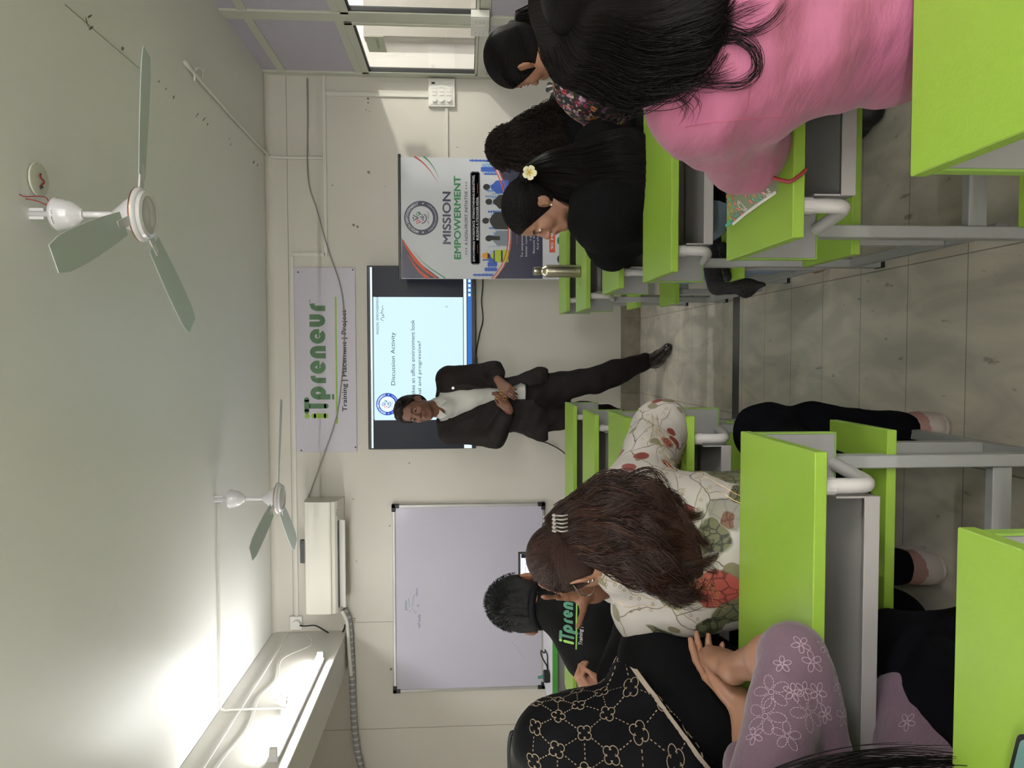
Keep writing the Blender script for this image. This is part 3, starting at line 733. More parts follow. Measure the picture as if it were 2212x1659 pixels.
# lower navy field with the arc
arc = [(1065, 602), (1075, 590), (1085, 575), (1093, 557), (1098, 538), (1100.5, 515), (1101, 490), (1100, 465), (1097, 440), (1091, 415), (1083, 390), (1072, 365), (1058, 340), (1056, 338.5)]
g.m(0); polypx(g, arc+[(1172, 338.5), (1172, 602)], YBN, .001)
for off, mi, w in ((0, 5, .012), (-2.5, 1, .008), (4, 1, .005)):
    g.m(mi); strokepx(g, [(a+off, b_) for a, b_ in arc], w, YBN, .0018+abs(off)*.0001)
# rounded panel
g.m(0); quadpx(g, 1016, 1037.5, 569, 373, YBN, .0014); quadpx(g, 1018.5, 1035, 571.5, 370.5, YBN, .0014)
g.m(1); quadpx(g, 1186.5, 1199, 545, 440, YBN, .0014); quadpx(g, 1031, 1031.8, 548, 527, YBN, .002); quadpx(g, 1031, 1031.8, 419, 396, YBN, .002)
g.m(1); quadpx(g, 1116.5, 1117.3, 527, 504, YBN, .002)
g.m(5)
art = g.build('printed_fields', [m_navy, m_or, m_bgr, m_bblue, m_red2, m_bw], bn, world=True)
# skyline of masts and towers
g = MB()
rs = random.Random(3)
for k in range(46):
    y = rs.uniform(345, 598); h = rs.uniform(10, 34); w = rs.uniform(1.2, 3.2); base = 1090-abs(y-480)*.17
    g.m(rs.choice((0, 1, 1))); quadpx(g, base-h, base, y+w/2, y-w/2, YBN, .0011+k*.000004)
    for q in range(int(h/5)): quadpx(g, base-h+q*5+2, base-h+q*5+3, y+w*1.1, y-w*1.1, YBN, .0012)
for y, h, w in ((347, 60, 4.0), (366, 44, 10), (594, 55, 4), (582, 34, 7), (571, 26, 9), (560, 22, 10), (376, 36, 3)):
    base = {347: 1062, 594: 1066}.get(y, 1074); g.m(0); quadpx(g, base-h*.8, base, y+w/2, y-w/2, YBN, .0013)
    for q in range(5): quadpx(g, base-h*.7+q*h*.14, base-h*.7+q*h*.14+1.2, y+w*.8, y-w*.8, YBN, .0014)
g.build('printed_skyline', [m_bblue, m_sky], bn, world=True)
# row of people seen from behind (printed)
g = MB()
def figure(cy, hx, mi_h, mi_b, sh, bw, d=.002):
    g.m(mi_b); polypx(g, [(hx+9, cy+3), (hx+9, cy-3), (sh, cy-bw*.55), (sh+6, cy-bw), (1098, cy-bw*1.05), (1098, cy+bw*1.05), (sh+6, cy+bw), (sh, cy+bw*.55)], YBN, d)
    g.m(mi_h); polypx(g, [(hx+7.5*math.cos(a), cy+6.6*math.sin(a)) for a in np.linspace(0, 2*PI, 17)[:-1]], YBN, d+.0004)
figure(404, 1051, 0, 1, 1066, 14); figure(436, 1056, 0, 0, 1072, 15); figure(477, 1049, 0, 0, 1062, 18); figure(515, 1056, 0, 4, 1068, 16)
g.m(0); quadpx(g, 1060, 1080, 519, 510, YBN, .0026)
figure(553, 1052, 0, 2, 1066, 13)
g.m(3); polypx(g, [(1053, 545), (1042, 548), (1041, 556), (1053, 561)], YBN, .003)
g.m(5); quadpx(g, 1066, 1069, 566, 541, YBN, .003); quadpx(g, 1082, 1086, 566, 541, YBN, .003)
g.build('printed_people', [m_fig, m_bblue, m_hiv, m_hel, m_shirt_g, m_navy], bn, world=True)
t = MB()
T(t, 'MISSION', 955.5, 974.5, 527.5, 414, YBN, .0022, bold=.028)
t.build('lettering_navy', m_navy, bn, world=True)
t = MB(); T(t, 'EMPOWERMENT', 980, 996, 560, 380, YBN, .0022, bold=.028); t.build('lettering_green', m_bgr, bn, world=True)
t = MB(); T(t, 'A NON-PROFIT INITIATIVE', 1003.5, 1010.5, 530, 413, YBN, .0022, bold=.012)
for cy in (548.5, 543, 537.5, 407, 401, 395):
    (X_, Z_) = W_(1007, cy, YBN); t.add([(X_+.007*(1 if i % 2 == 0 else .42)*math.sin(2*PI*i/10), YBN-.0022, Z_+.007*(1 if i % 2 == 0 else .42)*math.cos(2*PI*i/10)) for i in range(10)], [tuple(range(10))])
t.build('lettering_small', m_navy, bn, world=True)
t = MB()
T(t, 'EMPOWERING WORKFORCE. STRENGTHENING INDUSTRIES,', 1020.5, 1026, 565, 378, YBN, .0024, bold=.02, ref='WE')
T(t, 'BUILDING A STRONGER INDIA.', 1028.5, 1034, 519, 425, YBN, .0024, bold=.02, ref='WE')
T(t, '90 MINUTES', 1189.5, 1196, 539, 455, YBN, .0024, bold=.03)
T(t, 'OUR MISSION', 1113.5, 1119, 499, 440, YBN, .0024, bold=.02)
for k, (s__, yl, yr) in enumerate((('To empower workforce and build', 556, 420), ('better communities, we are running', 554, 415), ('a great campaign.', 520, 455), ('Because when people grow, India grows.', 547, 400), ('And when India grows, we all grow.', 540, 410))):
    px_ = (1125, 1134, 1143, 1150.5, 1159)[k]; T(t, s__, px_, px_+6, yl, yr, YBN, .0024, ref='Tp')
t.build('lettering_white', m_bw, bn, world=True)
g = MB()
for cy, mi in ((560, 0), (520, 1)):
    g.m(mi); (X_, Z_) = W_(1214, cy, YBN); g.add([(X_+.034*math.cos(a), YBN-.002, Z_+.034*math.sin(a)) for a in np.linspace(0, 2*PI, 25)[:-1]], [tuple(range(24))])
g.build('printed_dots', [m_navy, m_bgr], bn, world=True)
seal(bn, 910, 471, 35.5, YBN, .0022, None, None, (m_red2, m_bgr), m_navy, m_bw, m_navy)

# --- whiteboard
YWB = YW-.022
wb = empty('whiteboard', (*W_(1012, 1290, YWB)[:1], YWB, W_(1012, 1290, YWB)[1]), 'white marker board with aluminium rim and faint handwriting on the front wall', 'whiteboard')
(x0, z1), (x1, z0) = W_(850.5, 1496, YWB), W_(1176, 1086, YWB)
m_wb = mat('whiteboard_surface', '#bcb9c8', .16, spec=.5, bump=(1.6, .35))
MB().box(x0+.01, x1-.01, YWB, YW, z0+.01, z1-.01).build('surface', m_wb, wb, world=True)
m_rim = mat('brushed_aluminium', '#b9bab8', .3, metal=.6)
f = MB(); r = .021
for a in ((x0, x1, z1-r, z1), (x0, x1, z0, z0+r), (x0, x0+r, z0, z1), (x1-r, x1, z0, z1)): f.box(a[0], a[1], YWB-.008, YW, a[2], a[3], .003)
f.build('rim', m_rim, wb, world=True)
for sx, sz in ((0, 0), (0, 1), (1, 0), (1, 1)):
    c = MB(); cx, cz = (x0 if sx == 0 else x1), (z0 if sz == 0 else z1); dx, dz = (1 if sx == 0 else -1), (1 if sz == 0 else -1); q = .05
    c.box(cx-dx*.004, cx+dx*q, YWB-.012, YW, cz-dz*.004, cz+dz*.024, .003); c.box(cx-dx*.004, cx+dx*.024, YWB-.012, YW, cz-dz*.004, cz+dz*q, .003)
    c.build('corner_cap', m_black, wb, world=True)
m_blueink = mat('blue_marker', '#4c5584', .5); m_greenink = mat('green_marker', '#3f7d77', .5); m_greyink = mat('grey_marker', '#77788a', .5)
def scrib(mb, pts, w=.0028, n=4): strokepx(mb, pts, w, YWB, .0012, n=n)
t = MB()
T(t, 'class', 897.5, 902, 1288, 1271, YWB); T(t, 'self study', 902, 910, 1356, 1327, YWB)
scrib(t, [(901.5, 1309), (906, 1308)], n=0); scrib(t, [(903, 1306), (903, 1311)], n=0)
t.build('handwriting_blue', m_blueink, wb, world=True)
t = MB(); T(t, 'person', 875, 881.5, 1318, 1298, YWB, ref='person'); t.build('handwriting_green', m_greenink, wb, world=True)
t = MB(); scrib(t, [(882.5, 1292), (884.5, 1312)], n=0); scrib(t, [(895, 1284), (890, 1311)], n=0); scrib(t, [(890, 1314), (899, 1325)], n=0); scrib(t, [(884, 1318), (886, 1322)], n=0); scrib(t, [(1105, 1384), (1135, 1425)], .0016, 0)
t.build('handwriting_grey', m_greyink, wb, world=True)

# --- air conditioner
YA = 5.20
(xa0, _), (xa1, _) = W_(700, 1327, YA), W_(700, 1085, YA)
za_t = W_(659, 1200, YA)[1]; za_b = W_(727, 1200, YA)[1]; zw_b = W_(746, 1200, YW)[1]
ac = empty('air_conditioner', ((xa0+xa1)/2, (YA+YW)/2, zw_b), 'white split air conditioner on the front wall above the whiteboard', 'air conditioner')
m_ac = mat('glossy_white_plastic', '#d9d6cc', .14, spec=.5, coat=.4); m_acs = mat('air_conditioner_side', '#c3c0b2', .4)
prof = [(YW, za_t+.02), (YA+.05, za_t+.015), (YA+.012, za_t), (YA, za_t-.03), (YA-.004, za_b+.05), (YA+.01, za_b+.012), (YA+.03, za_b-.002), (YA+.12, zw_b+.012), (YW-.04, zw_b), (YW, zw_b)]
b = MB(); n = len(prof)
for mi, (u0, u1) in enumerate(((xa0, xa1),)):
    vs = [(u, y, z) for u in (u0, u1) for y, z in prof]; fs = [(i, n+i, n+(i+1) % n, (i+1) % n) for i in range(n)]
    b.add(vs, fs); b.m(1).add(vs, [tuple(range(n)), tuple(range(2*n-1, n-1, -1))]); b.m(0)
b.build('body', [m_ac, m_acs], ac, world=True)
cx0, cx1 = xa0+.03, xa1-.14
b = MB(); b.add([(cx0, YA+.03, za_b-.004), (cx1, YA+.03, za_b-.004), (cx1, YA+.10, zw_b+.016), (cx0, YA+.10, zw_b+.016)], [(0, 1, 2, 3)]); b.build('air_slot', m_black, ac, world=True)
b = MB(); b.bar((cx0, YA+.062, za_b-.03), (cx1, YA+.062, za_b-.03), .055, .006, up=(0, .75, -.55)); b.build('louvre', m_white, ac, world=True)
b = MB(); b.box(cx1+.05, cx1+.06, YA+.0, YA+.0+.001, za_b, za_b); 
g = MB(); g.box(xa0, xa1, YA-.0055, YA-.003, za_b+.035, za_b+.039); g.build('panel_groove', m_seam, ac, world=True)
g = MB(); zz = za_b-.012
for k in range(3): g.box(xa1-.10+k*.018, xa1-.09+k*.018, YA+.020, YA+.024, za_b-.004, za_b+.002)
g.build('badge', mat('grey_print', '#70706c', .6), ac, world=True)
(xs0, zs0), (xs1, _) = W_(655, 1216, YA+.1), W_(655, 1166, YA+.1)
b = MB().box(xs0, xs1, YA+.09, YA+.12, za_t+.02, za_t+.055, .004); o = b.build('remote_control', mat('dark_grey_plastic', '#3b3d3c', .5)); tag(o, 'dark remote control lying on top of the air conditioner', 'remote')
# plug socket beside it, black lead, lagged pipe
(xk0, zk1), (xk1, zk0) = W_(628, 1358), W_(654, 1329)
kb = empty('plug_socket', ((xk0+xk1)/2, YW, (zk0+zk1)/2), 'small white plug socket at the end of the trunking by the beam', 'socket')
MB().box(xk0, xk1, YW-.03, YW, zk0, zk1, .003).build('box', m_white, kb, world=True)
MB().tube([((xk0+xk1)/2, YW-.03, (zk0+zk1)/2-.008), ((xk0+xk1)/2, YW-.055, (zk0+zk1)/2-.008)], [.03, .026], 18).build('plug', m_white, kb, world=True)
pa = [W_(651, 1346), W_(664, 1345), W_(685, 1344), W_(704, 1356), W_(722, 1369), W_(738, 1366), W_(746, 1352), W_(748, 1343)]
o = MB().tube(smoothpath([(x, YW-.05-.02*math.sin(i), z) for i, (x, z) in enumerate(pa)], 6), .0055, 8).build('power_cable', m_black, smooth=True)
tag(o, 'black lead looping from the plug socket to the air conditioner pipe', 'cable')
m_lag = mat('grey_pipe_tape', '#a9aaa9', .5)
nt, N, L, P = nodes_of(m_lag); tc = N.new('ShaderNodeTexCoord'); wv = N.new('ShaderNodeTexWave'); wv.bands_direction = 'X'; wv.inputs['Scale'].default_value = 7; wv.inputs['Distortion'].default_value = 1.5
crp = N.new('ShaderNodeValToRGB'); crp.color_ramp.elements[0].color = (*srgb('#8c8e8e'), 1); crp.color_ramp.elements[0].position = .7; crp.color_ramp.elements[1].color = (*srgb('#b9bab9'), 1); crp.color_ramp.elements[1].position = .85
L.new(tc.outputs['Object'], wv.inputs[0]); L.new(wv.outputs[0], crp.inputs[0]); L.new(crp.outputs[0], P.inputs['Base Color'])
pp = [W_(742, 1316, YW-.05), W_(754, 1330), W_(757, 1350), W_(760, 1400), W_(762, 1450), W_(764, 1500), W_(767, 1560), W_(773, 1610), W_(784, 1659), W_(796, 1700)]
pth = smoothpath([(x, YW-.045, z) for x, z in pp], 8); rr = [.022+.002*math.sin(i*1.7) for i in range(len(pth))]
o = MB().tube(pth, rr, 16).build('lagged_pipe', m_lag, smooth=True); tag(o, 'grey tape-wrapped pipe running left from the air conditioner below the beam', 'pipe')
pp2 = [(x, YW-.085, z+.006) for x, z in pp[:4]]
o = MB().tube(smoothpath(pp2+[(pp[4][0], YW-.075, pp[4][1])], 6), [.013]*25, 10).build('drain_hose', m_white, smooth=True); tag(o, 'short white drain hose beside the wrapped pipe under the air conditioner', 'hose')

# ================================================================== DESKS
m_green = mat('lime_laminate', '#80a038', .42, spec=.4, bump=(220, .05))
m_greenE = mat('lime_edge_band', '#7da042', .4)
m_grey = mat('grey_laminate', '#8d8d8c', .55); m_tray = mat('grey_steel_tray', '#9b9796', .45, metal=.1)
m_steel = mat('grey_powder_coat', '#979997', .42); m_tubew = mat('light_powder_coat', '#bcb9b8', .3, coat=.3)
def make_desk(sgn, W, name):
    """local frame: origin on the floor at the aisle end of the near edge; x runs away from the aisle, y away from the camera"""
    D = .31
    root = empty(name, (0, 0, 0))
    def bx(b, x0, x1, *a): b.box(sgn*x0, sgn*x1, *a)
    b = MB(); bx(b, 0, W, 0, D, .73, .75, .0015); b.build('desktop', m_green, root)
    b = MB(); bx(b, .003, W-.003, D-.030, D-.014, .575, .73, .001); b.m(1)
    for x0 in (.0, W-.003): bx(b, x0, x0+.003, D-.031, D-.013, .574, .73)
    bx(b, 0, W, D-.031, D-.013, .573, .5755)
    b.build('front_panel', [m_grey, m_greenE], root)
    b = MB(); x0, x1 = .075, W-.075
    bx(b, x0, x1, .03, D-.03, .632, .635); bx(b, x0, x1, .026, .030, .630, .655, .001); bx(b, x0, x0+.003, .03, D-.03, .632, .70); bx(b, x1-.003, x1, .03, D-.03, .632, .70); bx(b, x0, x1, D-.034, D-.030, .632, .715)
    b.build('book_tray', m_tray, root)
    for xx in (.062, W-.062):
        p = MB(); bx(p, xx-.0125, xx+.0125, D-.012, D+.028, .012, .728, .002); pl = p.build('leg', m_steel, root)
        c = MB(); bx(c, xx-.0135, xx+.0135, D-.013, D+.029, 0, .014, .002); bx(c, xx-.012, xx+.012, D-.011, D+.027, .726, .7295); c.build('foot_cap', m_black, pl)
        r_ = MB(); bx(r_, xx-.0125, xx+.0125, -.33, D-.012, .085, .112, .002); r_.build('floor_rail', m_steel, root)
        s_ = -1 if xx < .5 else 1
        t = MB(); dx = .004*s_
        t.tube([(sgn*q[0], q[1], q[2]) for q in smoothpath([(xx+dx, .030, .728), (xx+dx, .030, .70), (xx+dx, .030, .672), (xx+dx, .038, .648), (xx+dx, .065, .634), (xx, .15, .605), (xx, D-.012, .570)], 6)], .0125, 14)
        br_ = t.build('brace_tube', m_tubew, root, smooth=True)
        c = MB(); c.tube([(sgn*(xx+dx), .030, .729), (sgn*(xx+dx), .030, .705)], .0145, 14); c.build('collar', m_tubew, br_)
        k = MB(); bx(k, xx-.0125, xx+.0125, -.155, -.115, .112, .43, .002); k.build('seat_post', m_steel, root)
    c = MB(); bx(c, .075, W-.075, D-.004, D+.020, .195, .235, .002); c.build('cross_bar', m_steel, root)
    b = MB(); bx(b, 0.0, W, -.345, -.11, .43, .45, .0015); b.build('seat', m_green, root)
    if sgn > 0:
        k = MB(); k.tube([(.28, D-.0305, .66), (.28, D-.035, .66)], .006, 12); k.build('hole_plug', m_black, root)
    return root
RIGHT = [(.212, .56, 'lime green desk nearest the camera on the right, its top filling the corner'),
         (.189, 1.19, 'lime green right-hand desk carrying the patterned pencil pouch'),
         (.213, 1.91, 'lime green right-hand desk with long hair resting over its far edge'),
         (.229, 2.575, 'lime green right-hand desk in front of the woman with the flower'),
         (.200, 3.27, 'lime green right-hand desk with the steel bottle standing on it'),
         (.226, 3.92, 'foremost lime green desk on the right, nearest the banner')]
LEFT = [(-.19, .46, 'lime green desk nearest the camera on the left with a phone on it'),
        (-.152, 1.10, 'lime green left-hand desk right behind the woman in the flowered white top'),
        (-.153, 1.76, 'lime green left-hand desk under the elbow of the woman in the flowered top'),
        (-.215, 2.44, 'lime green left-hand desk in front of the man in the black T-shirt'),
        (-.256, 3.05, 'lime green left-hand desk, second from the presenter'),
        (-.262, 3.66, 'foremost lime green desk on the left, just before the presenter')]
for rows, sg_, W_d in ((RIGHT, 1, 1.52), (LEFT, -1, 1.55)):
    proto = make_desk(sg_, W_d, 'school_desk')
    for i, (x, y, lb_) in enumerate(rows):
        o = proto if i == 0 else copy_tree(proto)
        o.location = (x, y, 0); tag(o, lb_, 'desk', 'lime green desks with attached seats')
bpy.context.view_layer.update()

# teacher's table at the front left
tt = empty('side_table', (-1.6, 4.65, 0), 'small table with a green edge under the whiteboard holding the laptop', 'table')
m_tg = mat('dark_green_edge', '#3c8a33', .4)
MB().box(-2.25, -1.1, 4.44, 5.0, .735, .76, .002).build('tabletop', mat('table_white', '#cfcdd6', .4), tt, world=True)
MB().box(-2.25, -1.1, 4.432, 4.44, .73, .762).build('edge_band', m_tg, tt, world=True)
MB().box(-2.2, -1.15, 4.50, 4.52, .3, .735).build('modesty_panel', m_grey, tt, world=True)
for x, y in ((-2.2, 4.48), (-1.15, 4.48), (-2.2, 4.95), (-1.15, 4.95)): MB().box(x-.015, x+.015, y-.015, y+.015, 0, .735, .002).build('leg', m_steel, tt, world=True)
# laptop
YLp = 4.72
(lx1, lz1) = W_(1119, 1192, YLp)
lp = empty('laptop', (lx1-.18, 4.6, .76), 'open laptop facing the class on the table below the whiteboard', 'laptop')
MB().box(lx1-.37, lx1, 4.48, 4.70, .7605, .777, .003).build('base', mat('laptop_grey', '#33332f', .4), lp, world=True)
b = MB().box(lx1-.37, lx1, YLp-.003, YLp+.004, .777, lz1, .003); b.build('lid', mat('laptop_grey', '#33332f', .4), lp, world=True)
s_ = MB(); s_.m(0); quad(s_, lx1-.355, lx1-.014, .80, lz1-.016, YLp, .0035)
s_.m(1); quad(s_, lx1-.040, lx1-.014, .80, lz1-.020, YLp, .0045); s_.m(2)
text_into(s_, 'MISSION EMPOWERMENT', lx1-.115, lx1-.045, lz1-.029, lz1-.025, fY(YLp), .0045)
text_into(s_, 'Discussion Activity', lx1-.24, lx1-.07, lz1-.052, lz1-.043, fY(YLp), .0045)
text_into(s_, 'What makes an office environment look', lx1-.30, lx1-.06, lz1-.080, lz1-.074, fY(YLp), .0045)
s_.build('screen', [emit_mat('laptop_slide', '#d9dbea', .6), m_sblack, m_stext], lp, world=True)
pts = [atY(a, b_, 4.62) for a, b_ in ((1178, 1405), (1176, 1412), (1170, 1408), (1170, 1418), (1176, 1432), (1183, 1445), (1185, 1455), (1186, 1438), (1185, 1425), (1180, 1415))]
o = MB().tube(smoothpath([(p[0], 4.62+.01*i, max(p[2], .765)) for i, p in enumerate(pts)], 5), .0045, 8).build('charger_cable', m_black, smooth=True); tag(o, 'black charger lead coiled on the table beside the seated man', 'cable')
a_ = atY(1182, 1460, 4.6)
du = empty('marker_pot', (a_[0], 4.6, .76), 'small dark pot of markers at the left end of the side table', 'pot')
MB().box(a_[0]-.035, a_[0]+.03, 4.57, 4.63, .7605, .80, .006).build('pot', m_black, du, world=True)
MB().tube([(a_[0], 4.6, .79), (a_[0]-.01, 4.6, .835)], .009, 10).build('marker', mat('teal_plastic', '#3a7c74', .4), du, world=True)

# steel bottle
bp = atZ(1255, 585, .75)
bo = empty('steel_bottle', (bp[0], 3.44, .75), 'brushed steel drinking bottle standing on a right-hand desk', 'bottle')
m_inox = mat('brushed_steel', '#a9a491', .28, metal=1.0, bump=(60, .04, (1, 1, .05)))
MB().lathe([(0, .0005), (.027, .0005), (.0295, .004), (.0295, .155), (.027, .166), (.019, .176), (.0175, .181), (.0175, .186)], n=32).build('body', m_inox, bo, smooth=True, auto=35)
MB().lathe([(.0180, .187), (.0205, .188), (.0210, .192), (.0210, .210), (.0205, .213), (.0200, .217), (.015, .221), (0, .222)], n=32).build('cap', m_inox, bo, smooth=True, auto=35)

# see-through patterned pencil pouch on the second right desk
pc0, pc1 = np.array([.262, 1.455, .75]), np.array([.292, 1.255, .75])
pch = empty('pencil_pouch', (.31, 1.36, .75), 'clear pencil pouch printed with coral and teal flowers', 'pouch')
m_pv = bpy.data.materials.new('printed_clear_vinyl'); m_pv.use_nodes = True; nt, N, L = m_pv.node_tree, m_pv.node_tree.nodes, m_pv.node_tree.links; P = N['Principled BSDF']
P.inputs['Base Color'].default_value = (*srgb('#b7b4ae'), 1); P.inputs['Roughness'].default_value = .12; P.inputs['Alpha'].default_value = .28
b = MB()
nx, ny = 10, 14
def pouchpt(u, v, top):
    x = .255+.10*u+.020*v; y = 1.46-.215*v+.02*u; e = (1-(2*u-1)**4)*(1-(2*v-1)**6)
    return (x, y, .7508+(.024*e if top else 0))
vs = [pouchpt(i/nx, j/ny, tp) for tp in (0, 1) for j in range(ny+1) for i in range(nx+1)]; fs = []
for tp in (0, 1):
    o_ = tp*(nx+1)*(ny+1)
    for j in range(ny):
        for i in range(nx):
            q = o_+j*(nx+1)+i; fs.append((q, q+1, q+nx+2, q+nx+1))
b.add(vs, fs); b.build('vinyl', m_pv, pch, smooth=True, world=True)
cols = [mat('pouch_coral', '#d0635c', .4), mat('pouch_teal', '#4b9c88', .4), mat('pouch_amber', '#b98746', .4), mat('pouch_white_print', '#d9d6d0', .4)]
g = MB()
def petals(u0, v0, r0, r1, n, mi, w):
    g.m(mi)
    for k in range(n):
        a = 2*PI*k/n; ca, sa = math.cos(a), math.sin(a); P_ = []
        for (r_, q) in ((r0, 0), ((r0+r1)/2, w), (r1, 0), ((r0+r1)/2, -w)):
            x_, y_ = r_*ca-q*sa, r_*sa+q*ca; uu, vv = u0+x_/.10, v0+y_/.215
            uu, vv = min(max(uu, 0.02), .98), min(max(vv, .02), .98)
            p = pouchpt(uu, vv, True); P_.append((p[0], p[1], p[2]+.0012))
        g.add(P_, [(0, 1, 2, 3)])
for u0, v0 in ((.22, .22), (.75, .45), (.2, .72)):
    petals(u0, v0, .022, .034, 16, 0, .0035); petals(u0, v0, .013, .021, 14, 1, .0028); petals(u0, v0, .004, .012, 12, 2, .0018)
for u0, v0 in ((.15, .05), (.12, .42), (.55, .12), (.1, .88)): petals(u0, v0, .004, .012, 16, 3, .0008)
pr = g.build('flower_print', cols, pch, world=True)
MB().tube(smoothpath([pouchpt(.02, v, True) for v in (0.02, .3, .6, .95)], 5), .003, 6).build('zip', cols[3], pch, world=True)
MB().tube([(.262, 1.45, .757), (.258, 1.478, .757)], .0035, 8).build('zip_pull', cols[1], pch, world=True)
# phone on the nearest left desk
ph = empty('phone', (-.375, .65, .752), 'dark phone lying on the nearest left desk at the frame edge', 'phone')
pm = Matrix.Rotation(math.radians(-14), 3, 'Z')
def rb(b, w, l, z0, z1, rad, cx, cy):
    P_ = []
    for (sx, sy, a0) in ((1, 1, 0), (-1, 1, PI/2), (-1, -1, PI), (1, -1, 1.5*PI)):
        for k in range(6):
            a = a0+PI/2*k/5; v = pm @ Vector((sx*(w/2-rad)+rad*math.cos(a), sy*(l/2-rad)+rad*math.sin(a), 0)); P_.append((cx+v.x, cy+v.y))
    b.prism(P_, lambda x, y, d: (x, y, z0+d), z1-z0)
b = MB(); rb(b, .076, .16, .7502, .7585, .012, -.415, .594); b.build('body', m_black, ph, world=True)
b = MB(); rb(b, .068, .15, .7585, .7590, .009, -.415, .594); b.build('screen', mat('phone_glass', '#5e7f7a', .1), ph, world=True)

# black mesh office chair at the far left
oc = empty('office_chair', (-2.085, 3.45, 0), 'black mesh-backed office chair behind the woman in the headscarf', 'chair')
m_mesh = mat('black_mesh', '#141416', .35, bump=(12, .5))
b = MB(); vs = []; fs = []; n_, k_ = 12, 10
for d in (0, .006):
    for j in range(k_+1):
        for i in range(n_+1):
            u_ = i/n_*2-1; v_ = j/k_; w_ = .215*(1-.12*(1-v_)) ; rc = max(0, (abs(u_)-.8)/.2)
            vs.append((-2.035+u_*w_, 3.40+.05*u_*u_+.03*v_+d, .56+v_*(.52-.03*rc**2)))
for d in (0, 1):
    for j in range(k_):
        for i in range(n_): q = d*(n_+1)*(k_+1)+j*(n_+1)+i; fs.append((q, q+1, q+n_+2, q+n_+1))
b.add(vs, fs); b.build('backrest', m_mesh, oc, smooth=True, world=True)
rim = [(-2.035+u*.215*(1-.12*(1-v)), 3.405+.05*u*u+.03*v, .56+v*.52) for u, v in ((-1, 0), (-1, .5), (-1, .9), (-.9, 1), (0, 1.005), (.9, 1), (1, .9), (1, .5), (1, 0), (0, -.01))]
MB().tube(smoothpath(rim, 6, True), .011, 10, closed=True).build('back_frame', m_black, oc, smooth=True, world=True)
MB().box(-2.275, -1.815, 3.48, 3.95, .45, .52, .03).build('seat', m_black, oc, world=True)
MB().tube([(-2.035, 3.43, .58), (-2.035, 3.47, .45), (-2.035, 3.6, .43)], .015, 8).build('back_arm', m_black, oc, world=True)
MB().tube([(-2.035, 3.7, .07), (-2.035, 3.7, .45)], .025, 12).build('column', m_black, oc, world=True)
for k in range(5):
    a = 2*PI*k/5+.3; lg = MB().tube([(-2.035, 3.7, .09), (-2.035+.26*math.cos(a), 3.7+.26*math.sin(a), .06)], [.022, .014], 8).build('leg', m_black, oc, world=True)
    MB().lathe([(0, -.012), (.024, -.012), (.024, .012), (0, .012)], (-2.035+.26*math.cos(a), 3.7+.26*math.sin(a), .0245), 14, axis='y').build('castor', m_black, lg, world=True)
